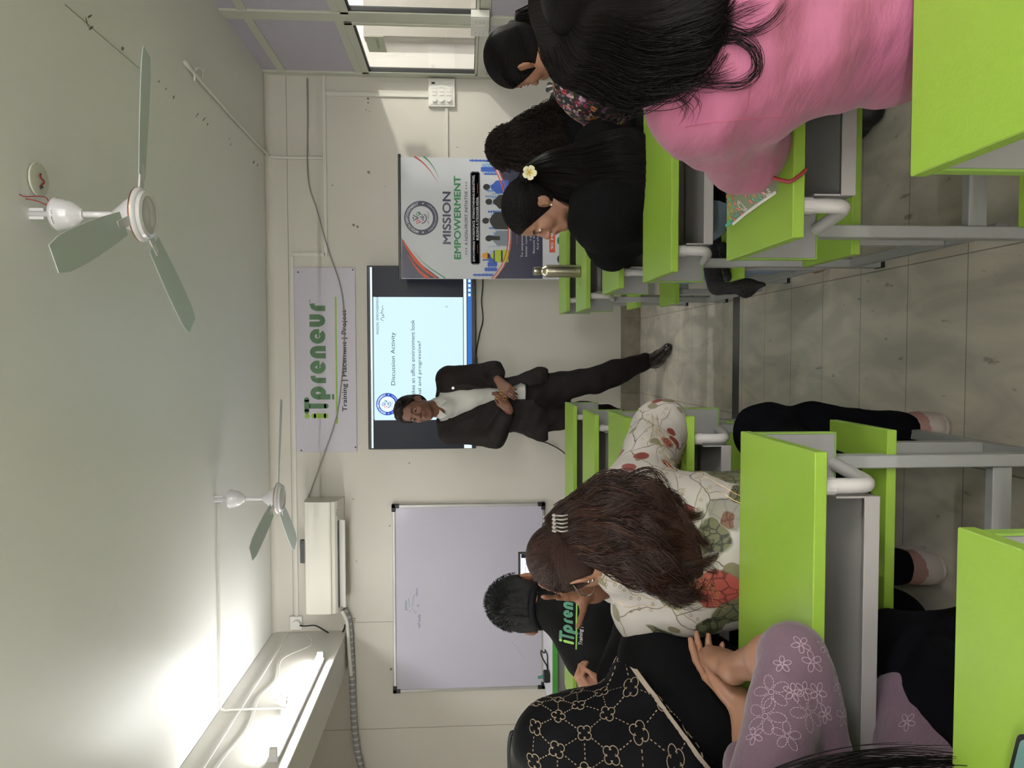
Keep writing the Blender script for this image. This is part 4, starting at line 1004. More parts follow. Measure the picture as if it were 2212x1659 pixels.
# ================================================================== FIGURE TOOLKIT: smooth blended volumes meshed with surface nets
def axis(lo, hi, h, fine=()):
    out = [lo]; x = lo
    while x < hi:
        st = h
        for a, b_, hf in fine:
            if a-h*.5 <= x < b_: st = min(st, hf)
        x += st; out.append(x)
    return np.array(out, np.float32)
class Field:
    def __init__(s, ax, ay, az):
        s.X, s.Y, s.Z = ax, ay, az; s.D = np.full((len(ax), len(ay), len(az)), 1.0, np.float32)
    def like(s): return Field(s.X, s.Y, s.Z)
    def _sl(s, lo, hi):
        r = []
        for A, a, b_ in ((s.X, lo[0], hi[0]), (s.Y, lo[1], hi[1]), (s.Z, lo[2], hi[2])):
            i, j = np.searchsorted(A, a), np.searchsorted(A, b_); i = max(i-1, 0); j = min(j+1, len(A))
            if j-i < 1: return None
            r.append(slice(i, j))
        return tuple(r)
    def _pts(s, sl, c):
        return (s.X[sl[0]][:, None, None]-np.float32(c[0]), s.Y[sl[1]][None, :, None]-np.float32(c[1]), s.Z[sl[2]][None, None, :]-np.float32(c[2]))
    def _merge(s, sl, d, k, op):
        A = s.D[sl]
        if op == 'sub': d = -d; h = np.maximum(k-np.abs(A-d), 0)/k; s.D[sl] = np.maximum(A, d)+h*h*k*.25
        elif op == 'int': s.D[sl] = np.maximum(A, d)
        else: h = np.maximum(k-np.abs(A-d), 0)/k; s.D[sl] = np.minimum(A, d)-h*h*k*.25
    def cap(s, a, b, ra, rb=None, k=.02, op='add', m=.04):
        rb = ra if rb is None else rb; a = np.array(a, float); b = np.array(b, float); R = max(ra, rb)+k+m
        sl = s._sl(np.minimum(a, b)-R, np.maximum(a, b)+R)
        if sl is None: return s
        x, y, z = s._pts(sl, a); v = (b-a).astype(np.float32); vv = float(v@v)+1e-12
        t = np.clip((x*v[0]+y*v[1]+z*v[2])/vv, 0, 1)
        d = np.sqrt((x-t*v[0])**2+(y-t*v[1])**2+(z-t*v[2])**2)-(ra+(rb-ra)*t)
        s._merge(sl, d, max(k, 1e-4), op); return s
    def ell(s, c, r, R=None, k=.02, op='add', m=.04):
        c = np.array(c, float); r = np.array(r, float); Q = max(r)+k+m
        sl = s._sl(c-Q, c+Q)
        if sl is None: return s
        x, y, z = s._pts(sl, c)
        if R is not None:
            R = np.array(R, np.float32); x, y, z = (R[0][0]*x+R[1][0]*y+R[2][0]*z, R[0][1]*x+R[1][1]*y+R[2][1]*z, R[0][2]*x+R[1][2]*y+R[2][2]*z)
        k0 = np.sqrt((x/r[0])**2+(y/r[1])**2+(z/r[2])**2)+1e-6; k1 = np.sqrt((x/r[0]**2)**2+(y/r[1]**2)**2+(z/r[2]**2)**2)+1e-6
        s._merge(sl, (k0*(k0-1)/k1).astype(np.float32), max(k, 1e-4), op); return s
    def plane(s, p, n, op='int', k=0):
        """keeps the side the normal points AWAY from"""
        n = np.array(n, float); n /= np.linalg.norm(n)
        d = (s.X-p[0])[:, None, None]*n[0]+(s.Y-p[1])[None, :, None]*n[1]+(s.Z-p[2])[None, None, :]*n[2]
        s.D = np.maximum(s.D, d.astype(np.float32)); return s
    def cutv(s, keys, front, hwmin=0):
        """removes a V that follows keys [(z, xc, halfwidth)] in everything nearer than y=front"""
        keys = sorted(keys); z = s.Z; xc = np.interp(z, [q[0] for q in keys], [q[1] for q in keys]); hw = np.interp(z, [q[0] for q in keys], [q[2] for q in keys])
        d = np.maximum(np.abs(s.X[:, None, None]-xc[None, None, :])-hw[None, None, :], (s.Y-front)[None, :, None])
        s.D = np.maximum(s.D, -d.astype(np.float32)); return s
    def warp(s, fn, amp, near=.03):
        """adds amp*fn(x,y,z) close to the surface"""
        idx = np.nonzero(np.abs(s.D) < near)
        s.D[idx] += (amp*fn(s.X[idx[0]], s.Y[idx[1]], s.Z[idx[2]])).astype(np.float32); return s
    def mesh(s):
        D, X, Y, Z = s.D, s.X, s.Y, s.Z
        D = D.copy(); D[0], D[-1] = np.maximum(D[0], .001), np.maximum(D[-1], .001); D[:, 0] = np.maximum(D[:, 0], .001); D[:, -1] = np.maximum(D[:, -1], .001); D[:, :, 0] = np.maximum(D[:, :, 0], .001); D[:, :, -1] = np.maximum(D[:, :, -1], .001)
        S = D < 0
        c = S[:-1, :-1, :-1].astype(np.int8)
        for i, j, k in ((1,0,0),(0,1,0),(0,0,1),(1,1,0),(1,0,1),(0,1,1),(1,1,1)):
            c = c+S[i:S.shape[0]-1+i, j:S.shape[1]-1+j, k:S.shape[2]-1+k]
        act = (c > 0) & (c < 8); I = np.argwhere(act)
        vid = np.full(act.shape, -1, np.int64); vid[act] = np.arange(len(I))
        P = np.zeros((len(I), 3)); cnt = np.zeros(len(I)); i, j, k = I.T
        corners = [(0,0,0),(1,0,0),(0,1,0),(1,1,0),(0,0,1),(1,0,1),(0,1,1),(1,1,1)]
        val = [D[i+a, j+b, k+e].astype(float) for a, b, e in corners]
        pos = [np.stack([X[i+a], Y[j+b], Z[k+e]], 1).astype(float) for a, b, e in corners]
        for u, v in ((0,1),(2,3),(4,5),(6,7),(0,2),(1,3),(4,6),(5,7),(0,4),(1,5),(2,6),(3,7)):
            m = (val[u] < 0) != (val[v] < 0); t = val[u][m]/(val[u][m]-val[v][m])
            P[m] += pos[u][m]*(1-t)[:, None]+pos[v][m]*t[:, None]; cnt[m] += 1
        P /= cnt[:, None]
        F = []
        sx = S[:-1] != S[1:]; e = np.argwhere(sx[:, 1:-1, 1:-1])+[0, 1, 1]; a, b, c_ = e.T
        q = np.stack([vid[a, b-1, c_-1], vid[a, b, c_-1], vid[a, b, c_], vid[a, b-1, c_]], 1); fl = S[a, b, c_]; q[~fl] = q[~fl][:, ::-1]; F.append(q)
        sy = S[:, :-1] != S[:, 1:]; e = np.argwhere(sy[1:-1, :, 1:-1])+[1, 0, 1]; a, b, c_ = e.T
        q = np.stack([vid[a-1, b, c_-1], vid[a-1, b, c_], vid[a, b, c_], vid[a, b, c_-1]], 1); fl = S[a, b, c_]; q[~fl] = q[~fl][:, ::-1]; F.append(q)
        sz = S[:, :, :-1] != S[:, :, 1:]; e = np.argwhere(sz[1:-1, 1:-1, :])+[1, 1, 0]; a, b, c_ = e.T
        q = np.stack([vid[a-1, b-1, c_], vid[a, b-1, c_], vid[a, b, c_], vid[a-1, b, c_]], 1); fl = S[a, b, c_]; q[~fl] = q[~fl][:, ::-1]; F.append(q)
        return P, np.concatenate(F)
def np_mesh(name, V, F, mats, parent=None, smooth=True, mi=None, relax=0):
    V = np.array(V, float)
    if relax:
        E = np.concatenate([F[:, [0, 1]], F[:, [1, 2]], F[:, [2, 3]], F[:, [3, 0]]])
        for _ in range(relax):
            acc = np.zeros_like(V); n = np.zeros(len(V))
            for a, b in ((0, 1), (1, 0)):
                for d in range(3): acc[:, d] += np.bincount(E[:, a], V[E[:, b], d], len(V))
                n += np.bincount(E[:, a], minlength=len(V))
            V = V*.4+.6*acc/np.maximum(n, 1)[:, None]
    q = np.zeros(3); pp = parent
    while pp is not None: q += np.array(pp.location); pp = pp.parent
    me = bpy.data.meshes.new(name); k = F.shape[1]
    me.vertices.add(len(V)); me.vertices.foreach_set('co', (V-q).astype(np.float32).ravel())
    me.loops.add(F.size); me.loops.foreach_set('vertex_index', F.astype(np.int32).ravel())
    me.polygons.add(len(F)); me.polygons.foreach_set('loop_start', (np.arange(len(F))*k).astype(np.int32)); me.polygons.foreach_set('loop_total', np.full(len(F), k, np.int32))
    for m_ in (mats if isinstance(mats, (list, tuple)) else [mats]): me.materials.append(m_)
    if mi is not None: me.polygons.foreach_set('material_index', mi.astype(np.int32))
    me.polygons.foreach_set('use_smooth', np.full(len(F), smooth))
    me.update(calc_edges=True); me.validate()
    o = bpy.data.objects.new(name, me); COL.objects.link(o)
    if parent is not None: o.parent = parent
    return o
def unit(v): v = np.array(v, float); return v/(np.linalg.norm(v)+1e-12)
def frame(fwd, up=(0, 0, 1), roll=0):
    """columns: local x, y (=fwd), z (~up)"""
    y = unit(fwd); x = unit(np.cross(y, np.array(up, float))); z = np.cross(x, y)
    if roll: c, s_ = math.cos(roll), math.sin(roll); x, z = x*c+z*s_, z*c-x*s_
    return np.stack([x, y, z], 1)
def head(F, c, R, s=1.0, ears=True, fem=False, eo=0.0):
    c = np.array(c, float); W = lambda *p: c+R@(np.array(p)*s)
    jw = .9 if fem else 1
    F.ell(W(0, -.012, .028), np.array((.073, .094, .086))*s, R, k=.01)
    F.ell(W(0, .022, -.03), np.array((.057*jw, .066, .074))*s, R, k=.03*s)
    for q in (-1, 1):
        F.cap(W(q*.049*jw, -.008, -.045), W(q*.016*jw, .066, -.096), .018*s, .015*s, k=.03*s)
        F.ell(W(q*.036, .052, -.026), np.array((.024, .026, .028))*s, R, k=.02*s)
        F.cap(W(q*.014, .083, .024), W(q*.040, .072, .022), .010*s, .009*s, k=.015*s)
    F.ell(W(0, .072, -.098), np.array((.018, .015, .014))*s, R, k=.015*s)
    F.ell(W(0, .060, .058), np.array((.05, .03, .035))*s, R, k=.03*s)
    for q in (-1, 1): F.ell(W(q*.031, .096, .002), np.array((.017, .016, .012))*s, R, k=.012*s, op='sub')
    F.cap(W(0, .086, .014), W(0, .106, -.030), .0065*s, .0105*s, k=.012*s)
    for q in (-1, 1): F.ell(W(q*.0105, .096, -.034), np.array((.0085, .010, .0075))*s, R, k=.006*s)
    for q in (-1, 1): F.ell(W(q*.031, .0785, .002), np.array((.0135, .0135, .0115))*s, R, k=.003*s)
    F.ell(W(0, .080, -.066), np.array((.024, .013, .020))*s, R, k=.012*s)
    F.cap(W(-.017, .086, -.0605), W(0, .0945, -.0585), .0045*s, .0065*s, k=.004*s); F.cap(W(.017, .086, -.0605), W(0, .0945, -.0585), .0045*s, .0065*s, k=.004*s)
    F.cap(W(-.014, .086, -.0695), W(.014, .086, -.0695), .006*s, .006*s, k=.004*s); F.ell(W(0, .0905, -.0700), np.array((.012, .006, .006))*s, R, k=.004*s)
    if ears:
        for q in (-1, 1):
            Re = R @ np.array(Matrix.Rotation(q*.5, 3, 'Z')) @ np.array(Matrix.Rotation(-.2, 3, 'X'))
            if eo: F.cap(W(q*.070, -.016, -.006), W(q*(.080+eo), -.020, -.006), .012*s, .010*s, k=.006)
            F.ell(W(q*(.080+eo), -.016-eo*.5, -.006), np.array((.0075, .020, .032))*s, Re, k=.008*s)
            F.ell(W(q*(.0875+eo), -.009, -.001), np.array((.006, .010, .018))*s, Re, k=.006*s, op='sub')
            F.ell(W(q*.076, -.006, -.031), np.array((.006, .008, .009))*s, R, k=.006*s)
def face_parts(body, c, R, s=1.0, brow=True, mbrow=None):
    """eyeballs, irises and brows as parts"""
    c = np.array(c, float); W = lambda *p: c+R@(np.array(p)*s)
    mw = mat('eye_white', '#cfc8bf', .25); mi_ = mat('eye_iris', '#1a100c', .15); mb = mbrow or mat('brow_hair', '#17110e', .7)
    for q in (-1, 1):
        b = MB(); Mx = Matrix([list(r) for r in R])
        prof = [(0, -.0125), (.007, -.0105), (.0115, -.005), (.0130, 0), (.0115, .005), (.0095, .0082), (.0065, .0107), (.0035, .0118), (0, .0122)]
        b.m(0).lathe([(r*s*.98, z*s*.9) for r, z in prof], (0, 0, 0), 16, axis='y')
        vs = [tuple(W(q*.031, .0795, .002)+R@np.array((v[0], -v[1]*1.12, v[2]*.62))) for v in b.v]; b.v = vs
        for i, f in enumerate(b.f): b.mi[i] = 1 if i >= 5*16 else 0
        b.build('eye', [mw, mi_], body, smooth=True, world=True)
        if brow:
            e = MB(); e.tube([W(q*.014, .0935, .020), W(q*.026, .092, .0255), W(q*.040, .082, .025), W(q*.050, .070, .019)], [.0022*s, .0032*s, .0028*s, .001*s], 8)
            e.build('eyebrow', mb, body, smooth=True, world=True)
def hand(F, w, d, n, s_, curl=(.5, .6, .7, .8), thumb=(.6, .7, .3), tb=.3, size=1.0, spread=.0, k=.004):
    """w wrist; d towards the fingers; n out of the palm; s_ towards the thumb side"""
    w = np.array(w, float); d = unit(d); n = np.array(n, float); n = unit(n-d*(n@d)); sd = np.cross(d, n); sd = sd if sd@np.array(s_, float) > 0 else -sd
    z = size; K = []
    F.cap(w-d*.02*z, w+d*.015*z, .024*z, .023*z, k=.02)
    for i, off in enumerate((.029, .010, -.009, -.027)):
        kn = w+d*(.084, .088, .085, .077)[i]*z+sd*off*z; K.append(kn)
        F.cap(w+d*.012*z+sd*off*.55*z, kn-d*.004*z, .0125*z, .0108*z, k=.014)
    F.ell(w+d*.035*z+sd*.022*z+n*.008*z, np.array((.017, .026, .014))*z, np.stack([sd, d, n], 1), k=.012)
    for i in range(4):
        f = (.94, 1.04, .98, .80)[i]*z; p = K[i]; th = 0; c_ = curl[i]; fs = unit(d+sd*spread*(1.5-i))
        for L_, r0, r1, cc in ((.043, .0092, .0085, .85), (.027, .0085, .0078, 1.1), (.021, .0078, .0064, .6)):
            th += c_*cc; q = p+(fs*math.cos(th)+n*math.sin(th))*L_*f
            F.cap(p, q, r0*z, r1*z, k=k); p = q
    p = w+d*.022*z+sd*.024*z+n*.006*z; v = unit(d*thumb[0]+sd*thumb[1]+n*thumb[2]); v2 = unit(v+d*tb*.8-sd*tb); v3 = unit(v2+d*tb*.5-sd*tb*.6)
    q = p+v*.040*z; F.cap(p, q, .014*z, .0108*z, k=.012); p = q; q = p+v2*.031*z; F.cap(p, q, .0105*z, .0095*z, k=.004); p = q; q = p+v3*.024*z; F.cap(p, q, .0095*z, .0072*z, k=.004)
def torso(F, J, g=0, w=1.0, bust=0, k=.06):
    """J: pelvis, neck, lat (unit, to the figure's right), fwd"""
    P, N_, lat, fw = (np.array(J[q], float) for q in ('pelvis', 'neck', 'lat', 'fwd'))
    C = J.get('chest'); C = P+(N_-P)*.66 if C is None else np.array(C, float)
    Wc = (P+C)/2
    hl = J.get('hiplat', lat)
    for q in (-1, 1):
        F.cap(P+hl*q*.085*w, Wc+lat*q*.055*w, .098*w+g, .085*w+g, k=k); F.cap(Wc+lat*q*.055*w, C+lat*q*.085*w, .085*w+g, .088*w+g, k=k)
        S = np.array(J['shR'] if q > 0 else J['shL'], float)
        F.cap(C+lat*q*.07*w, S-lat*q*.02, .085*w+g, .052*w+g, k=k); F.cap(N_+(P-N_)*.03, S, .045*w+g, .048*w+g, k=.04)
        if bust: F.ell(C+fw*.075*w+lat*q*.07*w-(N_-P)*.06, np.array((.062, .06, .062))*w+g, None, k=.04)
    F.cap(P, C, .10*w+g, .095*w+g, k=k)
def arm(F, S, E, Wr, g=0, r=(.048, .040, .036, .025), k=.02, stop=1.0):
    S, E, Wr = (np.array(q, float) for q in (S, E, Wr))
    F.cap(S, E, r[0]+g, r[1]+g, k=k); We = E+(Wr-E)*stop
    mid = E+(We-E)*.3; F.cap(E, mid, r[1]+g, r[1]*1.02+g, k=k); F.cap(mid, We, r[1]*1.02+g, (r[1]+(r[3]-r[1])*stop)+g, k=k)
def leg(F, H, Kn, A, g=0, r=(.085, .058, .052, .036), k=.03, stop=1.0):
    H, Kn, A = (np.array(q, float) for q in (H, Kn, A)); Ae = Kn+(A-Kn)*stop
    F.cap(H, Kn, r[0]+g, r[1]+g, k=k); m_ = Kn+(Ae-Kn)*.35; F.cap(Kn, m_, r[2]+g, r[2]*1.06+g, k=k); F.cap(m_, Ae, r[2]*1.06+g, r[3]+g, k=k)
def foot(F, A, toe, g=0, k=.02):
    A, toe = np.array(A, float), np.array(toe, float); h = A.copy(); h[2] = .034+g*.2; v = unit(toe-h)
    F.cap(A, h-v*.02, .034+g, .028+g, k=k); F.cap(h-v*.03, h+v*.08, .028+g, .034+g, k=k); F.cap(h+v*.06, toe, .033+g, .020+g, k=k); F.cap(A+(0, 0, -.01), h+v*.1, .03+g, .022+g, k=k)
# anisotropic cloth folds
def folds(dirs, seed=0):
    r_ = np.random.default_rng(seed); ph = r_.uniform(0, 6.28, len(dirs)*3)
    def fn(x, y, z):
        o = 0
        for i, (dx, dy, dz, f) in enumerate(dirs):
            w_ = 1.1*np.sin(x*9+y*7+z*5+ph[3*i])+.7*np.sin(y*13-z*11+ph[3*i+1])
            t = np.sin((x*dx+y*dy+z*dz)*f+w_*1.4+ph[3*i+2]); o = o+t*np.abs(t)
        return o/len(dirs)
    return fn
def build_field(F, name, m, parent, relax=1, mi_fn=None):
    V, Q = F.mesh()
    if len(Q) == 0: return None
    mi = None
    if mi_fn is not None: cc = V[Q].mean(1); mi = mi_fn(cc)
    return np_mesh(name, V, Q, m, parent, True, mi, relax)
def lip_index(c, R, s):
    def fn(P):
        q = (P-np.array(c))@R/s
        return (((q[:, 0]/.0225)**2+((q[:, 2]+.0650)/.0105)**2 < 1) & (q[:, 1] > .078)).astype(int)
    return fn
# strands: tapered three-sided fibres in one mesh with a lofted or cap core; 'flow' carries a per-fibre coordinate for streaks
def strands(paths, r, m, name, parent, core=None, taper=True):
    Vs, Fs, Fl, off = [], [], [], 0
    rr0 = np.random.default_rng(len(paths))
    for ip, P in enumerate(paths):
        P = np.array(P, float); k = len(P)
        T = np.gradient(P, axis=0); T /= np.linalg.norm(T, axis=1)[:, None]+1e-9
        a = np.array((.3, .5, .8)); n_ = np.cross(T, a); n_ /= np.linalg.norm(n_, axis=1)[:, None]+1e-9; b = np.cross(T, n_)
        rr = (r if np.isscalar(r) else r[ip])*(np.sin(np.linspace(.3, 1, k)*PI)*.75+.25 if taper else np.ones(k))
        for j in range(3):
            t = 2*PI*j/3; Vs.append(P+rr[:, None]*(math.cos(t)*n_+math.sin(t)*b))
        i = np.arange(k-1)
        for j in range(3):
            j2 = (j+1) % 3; Fs.append(np.stack([off+j*k+i, off+j2*k+i, off+j2*k+i+1, off+j*k+i+1], 1))
        off += 3*k; Fl.append(np.full(3*k, rr0.uniform(0, 200)))
    V = np.concatenate(Vs); F = np.concatenate(Fs); Fl = np.concatenate(Fl)
    if core is not None: F = np.concatenate([F, core[1]+len(V)]); V = np.concatenate([V, core[0]]); Fl = np.concatenate([Fl, core[2] if len(core) > 2 else np.zeros(len(core[0]))])
    o = np_mesh(name, V, F, m, parent, True)
    if len(o.data.vertices) == len(Fl):
        at = o.data.attributes.new('flow', 'FLOAT', 'POINT'); at.data.foreach_set('value', Fl.astype(np.float32))
    return o
def join_core(*cs):
    V, Q, L_, n = [], [], [], 0
    for c in cs: V.append(c[0]); Q.append(c[1]+n); L_.append(c[2]); n += len(c[0])
    return np.concatenate(V), np.concatenate(Q), np.concatenate(L_)
def cap_core(F, c, R, s, pole='y'):
    """meshes a cap field; flow runs around the pole so streaks lead to it"""
    V, Q = F.mesh(); q = (V-np.array(c))@R/s
    fl = np.arctan2(q[:, 0], q[:, 2]+.01) if pole == 'y' else np.arctan2(q[:, 0], q[:, 1]+.02)
    return V, Q, fl*34
def loft(stations, n=40, shape=2.0, k=1.0, sub=5):
    """stations: (centre, u, v); smooth, end-rounded skin; returns V, F, flow"""
    S = [np.array(q, float) for q in stations]; K = len(S); C = np.array(S)
    V, Fl, rings = [], [], []
    T = np.linspace(0, K-1, (K-1)*sub+1)
    for t in T:
        i = min(int(t), K-2); f = t-i; p0, p1, p2, p3 = C[max(i-1, 0)], C[i], C[i+1], C[min(i+2, K-1)]
        rings.append(.5*((2*p1)+(-p0+p2)*f+(2*p0-5*p1+4*p2-p3)*f*f+(-p0+3*p1-3*p2+p3)*f**3))
    out = []
    for e in (.12, .5, .8): out.append(np.array([rings[0][0]+(rings[0][0]-rings[1][0])*0*(1-e), rings[0][1]*e, rings[0][2]*e]))
    ext = rings[-1][0]-rings[-2][0]
    rings = out+rings+[np.array([rings[-1][0]+ext*q, rings[-1][1]*e, rings[-1][2]*e]) for q, e in ((.4, .85), (.8, .55), (1.0, .15))]
    for R_ in rings:
        c, u, v = R_
        for j in range(n):
            t = 2*PI*j/n; V.append(c+(u*math.cos(t)+v*math.sin(t))*k); Fl.append(t*30)
    F = []; m = len(rings)
    for i in range(m-1):
        for j in range(n): F.append((i*n+j, i*n+(j+1) % n, (i+1)*n+(j+1) % n, (i+1)*n+j))
    V.append(rings[0][0]); V.append(rings[-1][0]); a, b = len(V)-2, len(V)-1; Fl += [0, 0]
    for j in range(0, n, 2): F.append((a, (j+2) % n, j+1, j)); F.append((b, (m-1)*n+j, (m-1)*n+j+1, (m-1)*n+(j+2) % n))
    return np.array(V, float), np.array(F), np.array(Fl, float)
def loft_strands(stations, n, rnd, rho=(.93, 1.04), wave=.004, freq=2.0, pts=22, arc=(0, 2*PI), tfrom=(0, .12), tto=(.9, 1.02), curl=0.0, locks=40, loose=.35):
    C = np.array([np.array(q, float) for q in stations]); k = len(C); out = []
    lk = [(rnd.uniform(*arc), rnd.uniform(0, 6.28, 3), rnd.uniform(.8, 1.2), rnd.uniform(*tto), rnd.uniform(-.3, .3)) for _ in range(locks)]; wd = (arc[1]-arc[0])/locks*1.6
    for _ in range(n):
        ph0, A3, fq, t1, drift = lk[rnd.integers(locks)]
        dl = rnd.normal(0, .5)*wd; rh = rnd.uniform(*rho); t0 = rnd.uniform(*tfrom); t1 = min(t1+rnd.uniform(-.06, .03), 1.06); sp = rnd.normal(0, loose, 3)
        t = np.linspace(t0, t1, pts); x = np.clip(t, 0, 1)*(k-1); i = np.minimum(x.astype(int), k-2); f = (x-i)[:, None, None]
        p0, p1, p2, p3 = C[np.maximum(i-1, 0)], C[i], C[i+1], C[np.minimum(i+2, k-1)]
        Q = .5*((2*p1)+(-p0+p2)*f+(2*p0-5*p1+4*p2-p3)*f*f+(-p0+3*p1-3*p2+p3)*f**3)
        a = ph0+drift*t+dl*(1-.65*np.clip(t, 0, 1)**2)
        P = Q[:, 0]+rh*(np.cos(a)[:, None]*Q[:, 1]+np.sin(a)[:, None]*Q[:, 2])
        w = wave*np.minimum(t*1.6, 1); fr = freq*fq
        P += np.stack([np.sin(fr*6.28*t+A3[0]+sp[0])*w, np.sin(fr*6.28*t+A3[1]+sp[1])*w*.6, np.sin(fr*5.7*t+A3[2]+sp[2])*w*.5], 1)
        if t1 > 1: P[t > 1] += (P[-1]-P[-3])*.5
        if curl: e = np.clip((t-.78)/.22, 0, 1)**2; P += (curl*e)[:, None]*np.stack([np.cos(11*t+A3[0]), .6*np.sin(11*t+A3[1]), np.sin(11*t+A3[0])], 1)
        out.append(P)
    return out
def hairmat(name, c, c2, rough=.38, spec=.2):
    m = mat(name, c, rough, spec=spec)
    nt, N, L, P = nodes_of(m)
    at = N.new('ShaderNodeAttribute'); at.attribute_name = 'flow'
    nz = N.new('ShaderNodeTexNoise'); nz.noise_dimensions = '1D'; nz.inputs['Scale'].default_value = 1.0; nz.inputs['Detail'].default_value = 4; nz.inputs['Roughness'].default_value = .7
    L.new(at.outputs['Fac'], nz.inputs['W']); cr = N.new('ShaderNodeValToRGB')
    cr.color_ramp.elements[0].position = .35; cr.color_ramp.elements[0].color = (*srgb(c), 1); cr.color_ramp.elements[1].position = .72; cr.color_ramp.elements[1].color = (*srgb(c2), 1)
    L.new(nz.outputs[0], cr.inputs[0]); L.new(cr.outputs[0], P.inputs['Base Color'])
    b = N.new('ShaderNodeBump'); b.inputs['Strength'].default_value = .8; b.inputs['Distance'].default_value = .004; L.new(nz.outputs[0], b.inputs['Height']); L.new(b.outputs[0], P.inputs['Normal'])
    return m
# ================================================================== PEOPLE
from mathutils.bvhtree import BVHTree
QF = 1.0     # voxel factor
sk_bump = (60, .08)
def skin(name, c, lipc='#75423b'): return [mat(name, c, .48, spec=.35, noise=(9, c, .2), bump=sk_bump), mat(name+'_lips', lipc, .4)]
def grid(lo, hi, h=.012, fx=(), fy=(), fz=()):
    h *= QF; sc = lambda fs: [(a, b, f*QF) for a, b, f in fs]
    return Field(axis(lo[0], hi[0], h, sc(fx)), axis(lo[1], hi[1], h, sc(fy)), axis(lo[2], hi[2], h, sc(fz)))
def bvh_of(o):
    me = o.data; q = np.zeros(3); pp = o
    while pp is not None: q += np.array(pp.location); pp = pp.parent
    n = len(me.vertices); co = np.empty(n*3, np.float32); me.vertices.foreach_get('co', co); co = co.reshape(-1, 3)+q
    F = np.empty(len(me.loops), np.int32); me.loops.foreach_get('vertex_index', F); F = F.reshape(-1, 4)
    return BVHTree.FromPolygons([tuple(v) for v in co], [tuple(f) for f in F])
def project(bv, p, d, off):
    h = bv.ray_cast(Vector(p), Vector(d))
    if h[0] is None: return None
    n = h[1] if h[1].dot(Vector(d)) < 0 else -h[1]
    return np.array(h[0]+n*off)
def ribbon(mb, pts, w, dirs):
    """pts on a surface, dirs = local outward normals; flat ribbon"""
    P = [p for p in pts if p is not None]
    if len(P) < 2: return
    P = np.array(P); T = np.gradient(P, axis=0); dirs = np.array(dirs)
    vs = []
    for i in range(len(P)):
        s_ = np.cross(T[i], dirs if dirs.ndim == 1 else dirs[i]); s_ = s_/(np.linalg.norm(s_)+1e-9)*w/2; vs += [P[i]+s_, P[i]-s_]
    mb.add(vs, [(2*i, 2*i+2, 2*i+3, 2*i+1) for i in range(len(P)-1)])
def person(label, loc, group=None): return empty('person', loc, label, 'person', group)

# ---------- hair caps: cranium shell bounded by a hairline
def hair_cap(F, c, R, s=1.0, g=.010, line=((0, .062, .05), (0, .75, -.62)), ear=0):
    W = lambda *p: np.array(c)+R@(np.array(p)*s)
    F.ell(W(0, -.014, .030), np.array((.074, .096, .087))*s+g, R, k=.01); F.ell(W(0, -.035, -.02), np.array((.066, .066, .06))*s+g, R, k=.03)
    n = R@unit(line[1]); F.plane(W(*line[0]), n)
    if ear:
        for q in (-1, 1): F.ell(W(q*.088, -.004, -.020), np.array((.034, .026, .040))*s*ear, R, k=.006, op='sub')
def scalp_strands(c, R, s, g, n, rnd, root, tip, pts=12, lim=None):
    """strands that run over the scalp between two local directions"""
    out = []; c = np.array(c)
    for _ in range(n):
        a = unit(np.array(root)+rnd.normal(0, .35, 3)*[1, 1, .6]); b = unit(np.array(tip)+rnd.normal(0, .45, 3)*[1.4, .6, .6]); t = np.linspace(0, 1, pts)[:, None]
        d = a*(1-t)+b*t; d /= np.linalg.norm(d, axis=1)[:, None]
        rad = 1/np.sqrt((d[:, 0]/(.074*s+g))**2+(d[:, 1]/(.097*s+g))**2+(d[:, 2]/(.088*s+g))**2)
        P = d*rad[:, None]+[0, -.013*s, .029*s]
        if lim is not None: P = P[[lim(p/s) for p in P]]
        if len(P) > 3: out.append(c+(R@P.T).T)
    return out

